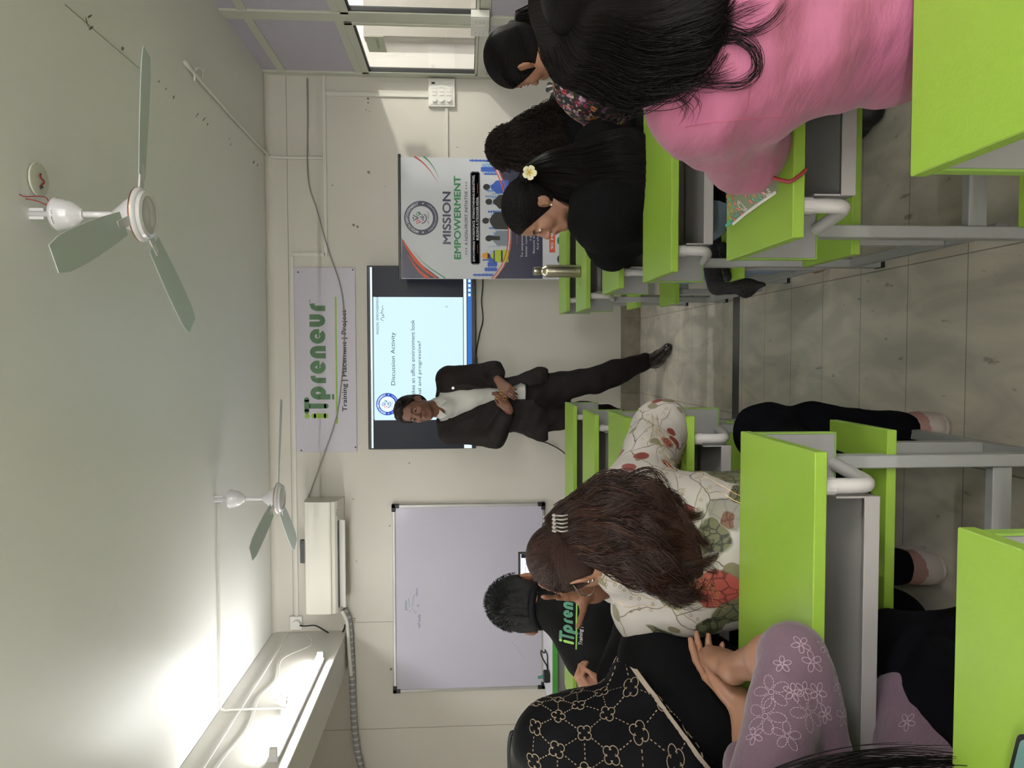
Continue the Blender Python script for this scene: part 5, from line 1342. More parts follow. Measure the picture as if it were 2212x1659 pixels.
# ------------------------------------------------------------------ 1. presenter in a dark suit
def presenter():
    Y0 = 4.78; A = lambda px, py, Y=Y0: atY(px, py, Y)
    hc = A(897, 886, 4.72); R = frame((-.30, -.95, -.04), roll=.10); s = .98
    neck = A(955, 880, 4.80); pel = A(1150, 872, 4.82); lat = unit((-1, .12, 0)); fw = unit((-.12, -1, 0))
    shR, shL = A(972, 935, 4.80), A(968, 815, 4.82)
    elR, elL = A(1070, 948, 4.74), A(1066, 800, 4.80); wrR, wrL = A(1098, 882, 4.60), A(1078, 823, 4.62)
    J = dict(pelvis=pel, neck=neck, lat=lat, fwd=fw, shR=shR, shL=shL)
    root = person('man in a dark suit and open-collared white shirt standing by the television with clasped hands', (pel[0], 4.8, 0))
    sk = skin('skin_presenter', '#6b4a3b', '#5b3630')
    F = grid((-.85, 4.40, 0), (.35, 5.12, 1.80), .016, fx=[(hc[0]-.14, hc[0]+.14, .005), (wrR[0]-.05, wrL[0]+.05, .005)], fy=[(4.52, 4.82, .006)], fz=[(hc[2]-.15, hc[2]+.14, .005), (.93, 1.10, .005)])
    head(F, hc, R, s); F.cap(hc+R@np.array((0, -.02, -.06)), neck, .053, .060, k=.03)
    torso(F, J, -.012); arm(F, shR, elR, wrR); arm(F, shL, elL, wrL)
    hipR, hipL = pel+np.array((-.085, 0, -.03)), pel+np.array((.085, 0, -.03))
    knL, anL = A(1290, 820, 4.75), np.array((-.05, 4.80, .10)); knR, anR = np.array((-.40, 4.80, .50)), np.array((-.47, 4.86, .09))
    leg(F, hipL, knL, anL); leg(F, hipR, knR, anR); foot(F, anL, anL+(.07, -.20, -.075)); foot(F, anR, anR+(-.04, -.2, -.06))
    # clasped hands in front of the waist
    dR = unit(A(1072, 838, 4.60)-wrR); hand(F, wrR, dR, (.2, .6, .5), (0, -.3, 1), curl=(.5, .55, .6, .65), thumb=(.7, .3, .4), tb=.6, size=.92)
    dL = unit(A(1108, 850, 4.585)-wrL); hand(F, wrL+np.array((0, -.02, 0)), dL, (0, 1, -.2), (.3, 0, 1), curl=(.35, .4, .5, .6), thumb=(.7, .5, .2), tb=.5, size=.92)
    body = build_field(F, 'body', sk, root, 1, lip_index(hc, R, s)); face_parts(body, hc, R, s)
    # shirt
    S = F.like(); torso(S, J, .002); S.cap(neck+(0, .0, -.04), neck+(0, -.01, .028), .062, .066, k=.02)
    S.ell(hc+R@np.array((0, .02, -.14)), (.030, .06, .055), k=.02, op='sub')
    m_sh = mat('white_shirt', '#b9b9b4', .6, bump=(14, .3)); sh = build_field(S, 'shirt', m_sh, root, 1)
    # jacket
    K = F.like(); torso(K, J, .020, k=.07)
    lowR, lowL = A(1172, 920, 4.82), A(1172, 826, 4.82)
    for q, lw, hp in ((1, lowR, hipR), (-1, lowL, hipL)): K.cap(pel+lat*q*.07, lw+(0, 0, 0), .125, .105, k=.06)
    arm(K, shR, elR, wrR, .018, stop=.80, k=.03); arm(K, shL, elL, wrL, .018, stop=.80, k=.03)
    v2 = A(1135, 846, 4.68)
    kk = []
    for a_, b_, w_ in ((940, 882, 34), (965, 880, 30), (1000, 868, 25), (1035, 858, 18), (1065, 852, 13), (1100, 848, 13), (1127, 846, 17), (1150, 848, 14), (1180, 858, 30), (1215, 862, 46)):
        q_ = A(a_, b_, 4.68); kk.append((q_[2], q_[0], w_*4.68/FPX))
    K.cutv(kk, 4.79)
    K.cap(neck+(0, 0, .04), neck+(0, -.02, .12), .068, .09, k=.01, op='sub')
    K.plane((0, 0, A(1184, 870)[2]), (0, 0, -1))
    K.warp(folds([(1, 0, .6, 60), (.3, 0, 1, 75)], 3), .004)
    m_su = mat('dark_suit_cloth', '#181313', .75, spec=.2, bump=(40, .15)); jk = build_field(K, 'jacket', m_su, root, 1)
    # lapels
    lp = MB()
    bv = bvh_of(jk)
    for q, pts in ((1, [(948, 908), (985, 905), (1020, 893), (1050, 876)]), (-1, [(940, 850), (975, 846), (1010, 840), (1040, 838)])):
        P_ = [project(bv, A(a, b, 4.67)-(0, .3, 0), (0, 1, 0), .004) for a, b in pts]; ww = (.02, .034, .03, .004)
        P_ = [(p, w_) for p, w_ in zip(P_, ww) if p is not None]
        if len(P_) > 1:
            vs = []
            for p, w_ in P_: vs += [p, p+np.array((-q*w_, -.004, .004)), p+np.array((0, .006, 0)), p+np.array((-q*w_, .004, .004))]
            k_ = len(P_); fs = []
            for i in range(k_-1): o_ = 4*i; fs += [(o_, o_+4, o_+5, o_+1), (o_+2, o_+3, o_+7, o_+6), (o_, o_+2, o_+6, o_+4), (o_+1, o_+5, o_+7, o_+3)]
            lp.add(vs, fs)
    if lp.v: lp.build('lapel', m_su, jk, world=True)
    p = project(bv, A(979, 839, 4.67)-(0, .3, 0), (0, 1, 0), .006)
    if p is not None: MB().tube([p, p+np.array((0, -.004, 0))], .009, 16).build('lapel_pin', mat('silver_pin', '#a9a9b0', .3, metal=.8), jk, world=True)
    # collar points
    cl = MB()
    for q in (-1, 1):
        a_ = neck+np.array((q*.045, -.055, .020)); cl.add([a_+np.array((0, 0, .02)), a_+np.array((-q*.035, -.018, -.005)), a_+np.array((q*.004, -.02, -.055)), a_+np.array((q*.025, .01, -.01))], [(0, 1, 2, 3), (3, 2, 1, 0)])
    cl.build('collar', m_sh, sh, world=True)
    # trousers
    T_ = F.like(); T_.cap(hipR+(0, 0, .04), hipL+(0, 0, .04), .118, .118, k=.04); leg(T_, hipL, knL, anL+(0, 0, .0), .022, stop=.97, k=.05); leg(T_, hipR, knR, anR, .022, stop=.97, k=.05)
    T_.cap(pel+(0, 0, .10), pel, .12, .125, k=.03); T_.plane(A(1132, 870), (0, 0, 1))
    T_.warp(folds([(0, 0, 1, 60), (1, 0, 1, 50)], 5), .005); build_field(T_, 'trousers', mat('dark_suit_trousers', '#171212', .8, spec=.15, bump=(40, .15)), root, 1)
    b = MB(); zc = A(1134, 850)[2]; b.tube([(v2[0]-.05, 4.685, zc), (v2[0], 4.672, zc), (v2[0]+.05, 4.685, zc)], .014, 8, flat=.4).build('belt', m_black, root, world=True)
    for an, tv_ in ((anL, (.07, -.20, -.075)), (anR, (-.04, -.2, -.06))):
        H = Field(axis(an[0]-.15, an[0]+.18, .008), axis(an[1]-.34, an[1]+.12, .008), axis(-.002, .16, .007)); toe = an+np.array(tv_); foot(H, an-(0, 0, .01), toe+unit(np.array(tv_)*(1, 1, 0))*.045, .010, k=.025)
        H.cap((an[0], an[1]+.02, .012), toe+(0, 0, -.01), .036, .036, k=.01); H.plane((0, 0, .003), (0, 0, -1)); H.plane((0, 0, .115), (0, 0, 1)); build_field(H, 'shoe', mat('dark_leather', '#1c1412', .3, spec=.6), root, 1)
    # hair
    rnd = np.random.default_rng(2); mh = hairmat('hair_presenter', '#100c0b', '#2a211c', .5)
    H = Field(axis(hc[0]-.15, hc[0]+.15, .006), axis(hc[1]-.16, hc[1]+.16, .006), axis(hc[2]-.14, hc[2]+.17, .006))
    hair_cap(H, hc, R, s, .017, ((0, .060, .052), (0, .66, -.75)), 1); H.ell(hc+R@np.array((0, .040, .100)), (.064, .052, .032), R, k=.02); H.warp(folds([(1, .3, .3, 160), (.3, 1, .2, 140)], 2), .004)
    sp = scalp_strands(hc, R, s, .018, 500, rnd, (0, -.3, 1), (0, 1, .5), 8, lambda p: p[1]*.66-p[2]*.75 < -.000 and p[2] > .0)
    sp = [P+np.linspace(0, 1, len(P))[:, None]**2*np.array((0, -.004, .012)) for P in sp]
    strands(sp, .0013, mh, 'hair', root, cap_core(H, hc, R, s))
    gold = mat('gold', '#b58d46', .3, metal=1)
    for a, b in ((1083, 847), (1090, 860), (1073, 858)):
        c_ = A(a, b, 4.555); MB().tube([c_+.011*np.array((math.cos(t), .3*math.sin(t), math.sin(t))) for t in np.linspace(0, 2*PI, 13)[:-1]], .0018, 6, closed=True).build('ring', gold, body, world=True)
    c_ = wrR; dd = unit(elR-wrR); e1 = unit(np.cross(dd, (0, 0, 1))); e2 = np.cross(dd, e1)
    MB().tube([c_+dd*.012+.031*(math.cos(t)*e1+math.sin(t)*e2) for t in np.linspace(0, 2*PI, 21)[:-1]], .004, 6, closed=True).build('wrist_thread', mat('red_thread', '#7d2525', .6), body, smooth=True, world=True)
presenter()

# ------------------------------------------------------------------ generic seated figure
def seated(root, J, skinm, hc, R, s, arms, legs, bounds, fine, cloth, fem=True, neck_r=.045, w=.92, hands=(), bust=0, ears=True, face=True, h=.014, slv=(1.0, 1.0), grow=.012, hem=None, neckcut=None, foldspec=None, famp=.004, arm_g=.010, trousers=None, shoe=None, extra_cloth=None, eo=0.0, arm_k=.035):
    F = grid(bounds[0], bounds[1], h, *fine)
    head(F, hc, R, s, ears, fem, eo); F.cap(hc+R@(np.array((0, -.02, -.055))*s), J['neck'], neck_r, neck_r*1.12, k=.03)
    torso(F, J, -.008, w, 0)
    for (S, E, Wr) in arms: arm(F, S, E, Wr, -.004)
    for (H, Kn, An, To) in legs: leg(F, H, Kn, An); foot(F, An, To)
    for kw in hands: hand(F, **kw)
    body = build_field(F, 'body', skinm, root, 1, lip_index(hc, R, s))
    if face: face_parts(body, hc, R, s)
    C = F.like(); torso(C, J, grow, w, bust, k=.07)
    for (S, E, Wr), st in zip(arms, slv): arm(C, S, E, Wr, arm_g, stop=st, k=arm_k)
    if extra_cloth: extra_cloth(C)
    if neckcut: C.ell(neckcut[0], neckcut[1], None, k=.01, op='sub')
    if hem is not None: C.plane((0, 0, hem), (0, 0, -1))
    if foldspec: C.warp(folds(foldspec, 11), famp)
    top = build_field(C, cloth[0], cloth[1], root, 1)
    if trousers:
        T_ = F.like()
        for (H, Kn, An, To) in legs: leg(T_, H, Kn, An, .012, stop=.95, k=.05); T_.cap(J['pelvis'], H, .115, .10, k=.04)
        T_.warp(folds([(0, 1, 1, 60)], 4), .003); build_field(T_, 'trousers', trousers, root, 1)
    if shoe:
        for (H, Kn, An, To) in legs:
            An, To = np.array(An, float), np.array(To, float)
            Q_ = Field(axis(min(An[0], To[0])-.08, max(An[0], To[0])+.08, .008), axis(min(An[1], To[1])-.1, max(An[1], To[1])+.1, .008), axis(-.002, .15, .007))
            foot(Q_, An-(0, 0, .01), To, .010, k=.02); Q_.plane((0, 0, .003), (0, 0, -1)); Q_.plane((0, 0, .10), (0, 0, 1)); build_field(Q_, 'shoe', shoe, root, 1, (lambda P, zt=.030, a_=An, t_=To: np.where(P[:, 2] < .022, 1, np.where((P[:, 2] > .062) & (np.hypot(P[:, 0]-t_[0], P[:, 1]-t_[1]) > .05), 2, 0))) if isinstance(shoe, list) else None)
    return F, body, top
def seat_legs(px, Yp, off=.09, kn=.40, zk=.50, dx=(0, 0), back=0.0, z=.53):
    out = []
    for q, d in ((-1, dx[0]), (1, dx[1])):
        H = np.array((px+q*off, Yp, z)); K_ = H+np.array((q*.02+d, kn, zk-z)); A_ = np.array((K_[0], K_[1]+.02-back, .085)); out.append((H, K_, A_, A_+np.array((q*.02, .15, -.055))))
    return out

# ------------------------------------------------------------------ 2. man in the black T-shirt, seen from behind
def tshirt_man():
    Yh = 2.27; hc = atY(1140, 1297, Yh); R = frame((.06, 1, -.18), roll=.03); s = .97
    pel = np.array((-.76, 2.16, .53)); neck = atY(1178, 1306, 2.20); shR = atY(1262, 1180, 2.2); shL = atY(1275, 1415, 2.18)
    lat = unit(shR-shL); J = dict(pelvis=pel, neck=neck, lat=lat, fwd=(0, 1, 0), shR=shR, shL=shL)
    root = person('man in a black T-shirt with green iTpreneur lettering across his back', (pel[0], pel[1], 0))
    sk = skin('skin_tshirt_man', '#7f5640')
    arms = [(shR, (shR[0]-.05, 2.40, .82), (-.62, 2.56, .79)), (shL, (shL[0]-.03, 2.38, .80), (-.86, 2.55, .79))]
    hands = [dict(w=arms[0][2], d=(-.3, 1, 0), n=(0, 0, -1), s_=(-1, 0, 0), curl=(.3, .3, .35, .4)), dict(w=arms[1][2], d=(.3, 1, 0), n=(0, 0, -1), s_=(1, 0, 0), curl=(.3, .3, .35, .4))]
    m_t = mat('black_cotton', '#070708', .8, spec=.12, bump=(25, .15))
    F, body, top = seated(root, J, sk, hc, R, s, arms, seat_legs(-.76, 2.16), ((-1.15, 1.95, 0), (-.35, 2.95, 1.30)), ([(hc[0]-.11, hc[0]+.11, .006)], [(2.15, 2.4, .007)], [(1.0, 1.28, .006)]),
        ('tshirt', m_t), fem=False, eo=.010, neck_r=.054, w=1.0, hands=hands, slv=(-.1, -.1), grow=.016, hem=.50, neckcut=None, foldspec=[(1, 0, 1, 40), (0, 0, 1, 55), (1, 0, -.6, 45)], famp=.004, arm_g=.022, trousers=mat('black_trousers', '#08080a', .9, spec=.06), shoe=mat('black_shoe', '#0f0f10', .5))
    # collar ring
    ax_ = unit(hc-neck+np.array((0, -.02, .03))); e1 = unit(np.cross(ax_, (0, 1, 0))); e2 = np.cross(ax_, e1); cc = neck+ax_*.022
    c = MB().tube([cc+.064*math.cos(t)*e1+.066*math.sin(t)*e2-ax_*.010 for t in np.linspace(0, 2*PI, 33)[:-1]], .012, 10, closed=True, flat=1)
    cl = c.build('collar', mat('black_rib', '#0b0c0f', .7, spec=.12), top, smooth=True, world=True)
    bv = bvh_of(top); m_lg = mat('shirt_print_green', '#3f7c62', .6, noise=(60, '#2f6a52', .2)); m_ll = mat('shirt_print_lime', '#86b552', .6); m_lw = mat('shirt_print_white', '#b9b9bb', .6)
    def fn(a, b, d):
        # photo-frame columns/rows on the man's back -> his shirt
        p = project(bv, atY(a, b, 2.06)-(0, .5, 0), (0, 1, 0), .0015)
        return (0, 0, -5) if p is None else tuple(p)
    sc = .53
    # text baseline runs toward smaller rows; local x -> row decreasing, z -> column decreasing
    f2 = lambda x, z, d: fn(1243.5-z*1.0, 1408-x*1.0, d)
    A_, B_ = itpreneur(0, 0, .60, None, f2)
    for q in (A_, B_): pass
    def clean(mb):
        bad = {i for i, v in enumerate(mb.v) if v[2] < 0}; keep = [k for k, f in enumerate(mb.f) if not any(i in bad for i in f)]
        mb.f = [mb.f[k] for k in keep]; mb.mi = [mb.mi[k] for k in keep]
        mb.v = [v if i not in bad else (pel[0], pel[1], .9) for i, v in enumerate(mb.v)]; return mb
    clean(B_).build('back_lettering', m_lg, top, world=True); clean(A_).build('back_letter_i', m_ll, top, world=True)
    g = MB(); n_ = 24; pts = [fn(1250.5, 1417-i*6, 0) for i in range(n_)]; pts = [np.array(p) for p in pts if p[2] > 0]; ribbon(g, pts, .0045, np.array((0, -1., 0))); g.build('back_underline', m_ll, top, world=True)
    g = MB(); vs, fs = text_geo('Training | Placement | Project', .012); w_ = max(v[0] for v in vs)
    g.add([fn(1262-v[1]*10.5, 1404-v[0]/w_*135, 0) for v in vs], fs); clean(g).build('back_small_lettering', m_lw, top, world=True)
    g = MB(); vs, fs = text_geo('iTpreneur', .02); w_ = max(v[0] for v in vs); bc = bvh_of(cl)
    g.add([tuple(p) if (p := project(bc, atY(1164-v[1]*5, 1316-v[0]/w_*32, 2.14)-(0, .5, 0), (0, 1, 0), .001)) is not None else (pel[0], pel[1], -1) for v in vs], fs); clean(g).build('collar_lettering', m_ll, cl, world=True)
    # short hair
    rnd = np.random.default_rng(4); mh = hairmat('hair_short_black', '#080809', '#1b1a1e', .5)
    H = Field(axis(hc[0]-.14, hc[0]+.14, .006), axis(hc[1]-.16, hc[1]+.16, .006), axis(hc[2]-.14, hc[2]+.17, .006))
    hair_cap(H, hc, R, s, .010, ((0, .075, .03), (0, .8, -.35)), 1.25); H.plane(hc+R@np.array((0, 0, -.028)), R@unit((0, .1, -1))); H.warp(folds([(1, .3, .3, 160), (.3, 1, .2, 140)], 2), .004)
    sp = []
    for _ in range(2600):
        d = unit(rnd.normal(0, 1, 3)+np.array((0, -.3, .4)))
        if d[2] < -.78 or (d[1] > .5 and d[2] < .3) or (abs(d[0]) > .5 and d[2] < .08 and d[1] > -.6): continue
        rad = 1/math.sqrt((d[0]/(.074*s+.012))**2+(d[1]/(.098*s+.012))**2+(d[2]/(.088*s+.013))**2); L_ = rnd.uniform(.010, .020)*(1 if d[2] > .15 else .25)*(1-.75*abs(d[0])); p = d*rad+np.array((0, -.013, .029))*s
        dr = unit(d*.7+np.array((.15*rnd.normal(), .45, .05))); P = np.array([p+dr*L_*t+np.array((0, 0, -.15))*L_*t*t for t in np.linspace(0, 1, 4)]); sp.append(hc+(R@P.T).T)
    strands(sp, .0010, mh, 'hair', root, cap_core(H, hc, R, s, 'z'))
tshirt_man()
# ------------------------------------------------------------------ shared looks
m_hair = hairmat('hair_black', '#030303', '#100b0a', .5, .12)
m_hairb = hairmat('hair_dark_brown', '#0d0807', '#432a20', .45)
def bezel(c, e1, e2, r1, r2, n=24, a0=0, a1=2*PI): return [np.array(c)+r1*math.cos(a)*np.array(e1)+r2*math.sin(a)*np.array(e2) for a in np.linspace(a0, a1, n+1)[:-1]]
def stud(parent, c, name='earring', r=.004, m=None, n=1, step=(0, 0, -.008)):
    for i in range(n):
        p = np.array(c)+np.array(step)*i; MB().lathe([(0, -r), (r*.7, -r*.7), (r, 0), (r*.7, r*.7), (0, r)], p, 10).build(name, m or mat('gold', '#b58d46', .3, metal=1), parent, smooth=True, world=True)

# ------------------------------------------------------------------ 3. woman in the flowered white top
def floral_woman():
    hc = atY(1243, 1204, 1.60); s = .82; R = frame((-.72, .66, -.42), roll=-.05)
    pel = np.array((-.40, 1.545, .53)); neck = atY(1330, 1215, 1.56); shR = atY(1372, 1072, 1.56); shL = atY(1395, 1318, 1.60)
    lat = unit(shR-shL); J = dict(pelvis=pel, neck=neck, lat=lat, fwd=unit((-.3, 1, 0)), shR=shR, shL=shL, hiplat=np.array((1., 0, 0)))
    root = person('woman in a white top printed with olive leaves, wavy brown hair falling down her back', (pel[0], pel[1], 0))
    sk = skin('skin_floral_woman', '#87604b')
    elR = atY(1480, 925, 1.82); elR[2] = max(elR[2], .80); wrR = np.array((-.40, 1.93, .80)); elL = np.array((-.60, 1.93, .80)); wrL = atY(1272, 1280, 1.80)
    tgt = atY(1155, 1256, 1.74)
    arms = [(shR, elR, wrR), (shL, elL, wrL)]
    legs_ = [(np.array((-.49, 1.54, .53)), np.array((-.55, 1.90, .50)), np.array((-.585, 1.93, .085)), np.array((-.60, 2.07, .03))),
             (np.array((-.31, 1.54, .53)), np.array((-.205, 1.86, .515)), np.array((-.205, 1.93, .085)), np.array((-.235, 2.07, .03)))]
    hands = [dict(w=wrR, d=(-.9, .2, 0), n=(0, 0, -1), s_=(0, 1, 0), curl=(.4, .4, .5, .5), size=.88),
             dict(w=wrL, d=unit(tgt-wrL), n=(.7, -.7, .1), s_=(-1, -.3, .2), curl=(.10, .16, .3, .5), thumb=(.30, .95, -.1), tb=.1, size=.92, spread=.16)]
    m_top = mat('leaf_printed_white_cotton', '#a29d97', .6, bump=(16, .2))
    nt, N, L, P = nodes_of(m_top)
    tc = N.new('ShaderNodeTexCoord'); nz = N.new('ShaderNodeTexNoise'); nz.inputs['Scale'].default_value = 9; nz.inputs['Detail'].default_value = 3
    L.new(tc.outputs['Object'], nz.inputs['Vector'])
    add = N.new('ShaderNodeMix'); add.data_type = 'VECTOR'; add.inputs[0].default_value = .055; L.new(tc.outputs['Object'], add.inputs[4]); L.new(nz.outputs[1], add.inputs[5])
    def vor(scale, rnd_, feat='F1'):
        v = N.new('ShaderNodeTexVoronoi'); v.feature = feat; v.inputs['Scale'].default_value = scale; v.inputs['Randomness'].default_value = rnd_; L.new(add.outputs[1], v.inputs['Vector']); return v
    def step(src, lo, hi, inv=False):
        r = N.new('ShaderNodeMapRange'); r.inputs[1].default_value = lo; r.inputs[2].default_value = hi; r.inputs[3].default_value = 1.0 if not inv else 0.0; r.inputs[4].default_value = 0.0 if not inv else 1.0; L.new(src, r.inputs[0]); return r.outputs[0]
    def mul(a, b):
        m_ = N.new('ShaderNodeMath'); m_.operation = 'MULTIPLY'; L.new(a, m_.inputs[0]); L.new(b, m_.inputs[1]); return m_.outputs[0]
    def mixc(fac, a, colb):
        m_ = N.new('ShaderNodeMix'); m_.data_type = 'RGBA'; L.new(fac, m_.inputs[0]); 
        if isinstance(a, tuple): m_.inputs[6].default_value = (*a, 1)
        else: L.new(a, m_.inputs[6])
        if isinstance(colb, tuple): m_.inputs[7].default_value = (*colb, 1)
        else: L.new(colb, m_.inputs[7])
        return m_.outputs[2]
    v1 = vor(10.5, 1); big = step(v1.outputs['Distance'], .52, .56); sep = N.new('ShaderNodeSeparateColor'); L.new(v1.outputs['Color'], sep.inputs[0])
    sel = step(sep.outputs[0], .25, .26, True); selred = step(sep.outputs[1], .84, .85, True)
    ve = vor(46, 1, 'DISTANCE_TO_EDGE'); vein = step(ve.outputs[0], .02, .09, True)
    leafc = mixc(vein, srgb('#23261a'), srgb('#56573f'))
    v2 = vor(24, 1); small = step(v2.outputs['Distance'], .36, .40); sep2 = N.new('ShaderNodeSeparateColor'); L.new(v2.outputs['Color'], sep2.inputs[0]); selb = step(sep2.outputs[0], .72, .73, True); selc = step(sep2.outputs[2], .86, .87, True)
    vl = vor(8, 1, 'DISTANCE_TO_EDGE'); line = step(vl.outputs[0], .004, .012)
    c0 = mixc(line, srgb('#a7a29c'), srgb('#5f5346'))
    c1 = mixc(mul(small, selb), c0, srgb('#6b674f')); c2_ = mixc(mul(small, selc), c1, srgb('#6e2b26'))
    c3 = mixc(mul(big, sel), c2_, leafc)
    redc = mixc(vein, srgb('#54201d'), srgb('#8d4038')); c4 = mixc(mul(mul(big, selred), sel), c3, redc)
    L.new(c4, P.inputs['Base Color'])
    fl = lambda C: (C.cap(shR, elR, .062, .066, k=.03), C.cap(elR, elR+(wrR-elR)*.5, .068, .075, k=.02), C.cap(shL, elL, .062, .06, k=.03))
    F, body, top = seated(root, J, sk, hc, R, s, arms, legs_, ((-.80, 1.28, 0), (-.05, 2.16, 1.24)), ([(hc[0]-.13, hc[0]+.13, .005)], [(hc[1]-.13, hc[1]+.20, .006)], [(.97, 1.22, .005)]),
        ('flowered_top', m_top), hands=hands, slv=(.7, .6), grow=.016, hem=.44, foldspec=[(0, .3, 1, 55), (.8, 0, 1, 45), (1, .2, 0, 70)], famp=.006, arm_g=.014, trousers=mat('black_leggings', '#07080d', .9, spec=.06), shoe=[mat('white_sneaker', '#a89f99', .5), mat('sneaker_sole', '#c9c4bd', .5), mat('sneaker_pink', '#8d6a62', .6)], extra_cloth=fl)
    # gold sequin sprigs lying on the cloth
    bv = bvh_of(top); rnd = np.random.default_rng(5); g = MB(); ctr = (pel+neck)/2
    for _ in range(46):
        base = atY(rnd.uniform(1340, 1590), rnd.uniform(900, 1365), 1.38); dirv = np.array((0, 1.0, 0)); a = rnd.uniform(0, 6.28); pts = []
        for i in range(9):
            a += rnd.normal(0, .35); base = base+.010*np.array((math.cos(a), 0, math.sin(a))); p = project(bv, base, dirv, .0012)
            if p is not None:
                pts.append(p)
                if i % 2: 
                    q = p+np.array((math.cos(a+1.5), -.1, math.sin(a+1.5)))*.009; h = project(bv, (q[0], 1.2, q[2]), dirv, .0012)
                    if h is not None: g.tube([h+.0032*np.array((math.cos(t), 0, math.sin(t)))-(0, .001, 0) for t in np.linspace(0, 6.28, 7)[:-1]], .0006, 3, closed=True)
        if len(pts) > 3: ribbon(g, pts, .0010, np.array((0, -1., 0)))
    o = g.build('gold_embroidery', mat('gold_sequin', '#a38a5c', .4, metal=.6), top, world=True); o['kind'] = 'stuff'
    # hair: cap, half-up top, wavy mass down the back
    rnd = np.random.default_rng(8)
    H = grid(hc-.17, hc+.17, .006); hair_cap(H, hc, R, s, .009, ((0, .070, .030), (0, .80, -.45)), .9); CC = cap_core(H, hc, R, s)
    Wl = lambda *p: hc+R@(np.array(p)*s)
    kx = lambda a, b, Y: atY(a, b, Y)
    st = []
    for (a, b, Y, wu, wv) in ((1188, 1162, 1.60, .036, .05), (1225, 1142, 1.545, .050, .048), (1275, 1138, 1.500, .062, .042), (1330, 1138, 1.475, .080, .036), (1400, 1152, 1.455, .094, .032), (1460, 1178, 1.445, .086, .026), (1500, 1198, 1.440, .062, .018)):
        st.append((kx(a, b, Y), (wu, 0, .01), (0, wv, .012)))
    LC = loft(st, 40, k=.90)
    sp = loft_strands(st, 2600, rnd, (.86, 1.14), .019, 1.9, 30, (PI*.93, 2.07*PI), (0, .3), (.72, 1.10), .018, 30)+loft_strands(st, 420, rnd, (.95, 1.28), .020, 2.1, 28, (PI*.9, 2*PI*1.05), (.1, .4), (.75, 1.05), .022, 26)
    sp += scalp_strands(hc, R, s, .0105, 520, rnd, (0, .8, .65), (0, -1, .1), 12, lambda p: p[2] > -.03 and not (abs(p[0]) > .06 and p[1] > .0 and p[2] < .0))
    h_ = strands(sp, .0009, m_hairb, 'hair', root, join_core(CC, LC)); h_['kind'] = 'stuff'
    # claw clip
    cc = atY(1209, 1128, 1.49); b = MB()
    for k in range(5):
        for q in (-1, 1): b.tube(smoothpath([cc+((k-2)*.007, 0, .012), cc+((k-2)*.008, -.014, .006*q+.004), cc+((k-2)*.008, -.006, .016*q)], 4), .0018, 6)
    b.tube([cc+(-.018, -.003, .012), cc+(.018, -.003, .012)], .003, 6)
    b.build('claw_clip', mat('clear_clip', '#9a9690', .15), root, smooth=True, world=True)
    # glasses
    gm = mat('thin_metal_frame', '#8b8582', .3, metal=.8); g = MB()
    for q in (-1, 1):
        g.tube([Wl(q*.033+.024*math.cos(t), .108+.004*math.cos(t)*0, .000+.019*math.sin(t)) for t in np.linspace(0, 2*PI, 21)[:-1]], .0012, 6, closed=True)
        g.tube([Wl(q*.057, .107, .006), Wl(q*.079, .06, .008), Wl(q*.082, -.004, .010)], .0014, 6)
    g.tube([Wl(-.009, .110, .002), Wl(0, .113, .005), Wl(.009, .110, .002)], .0012, 6); g.build('glasses', gm, root, smooth=True, world=True)
    stud(body, Wl(-.083, -.010, -.034), m=mat('silver_stud', '#bdbab6', .2, metal=1), n=2, step=(0.002, 0, -.009)); 
    rc = hands[1]['w']+unit(tgt-wrL)*.105; e1 = np.array((1, 0, 0)); e2 = unit(np.cross(unit(tgt-wrL), e1))
    MB().tube(bezel(rc, e1, e2, .0095, .0095, 14), .0014, 6, closed=True).build('ring', mat('gold', '#b58d46', .3, metal=1), body, world=True)
floral_woman()

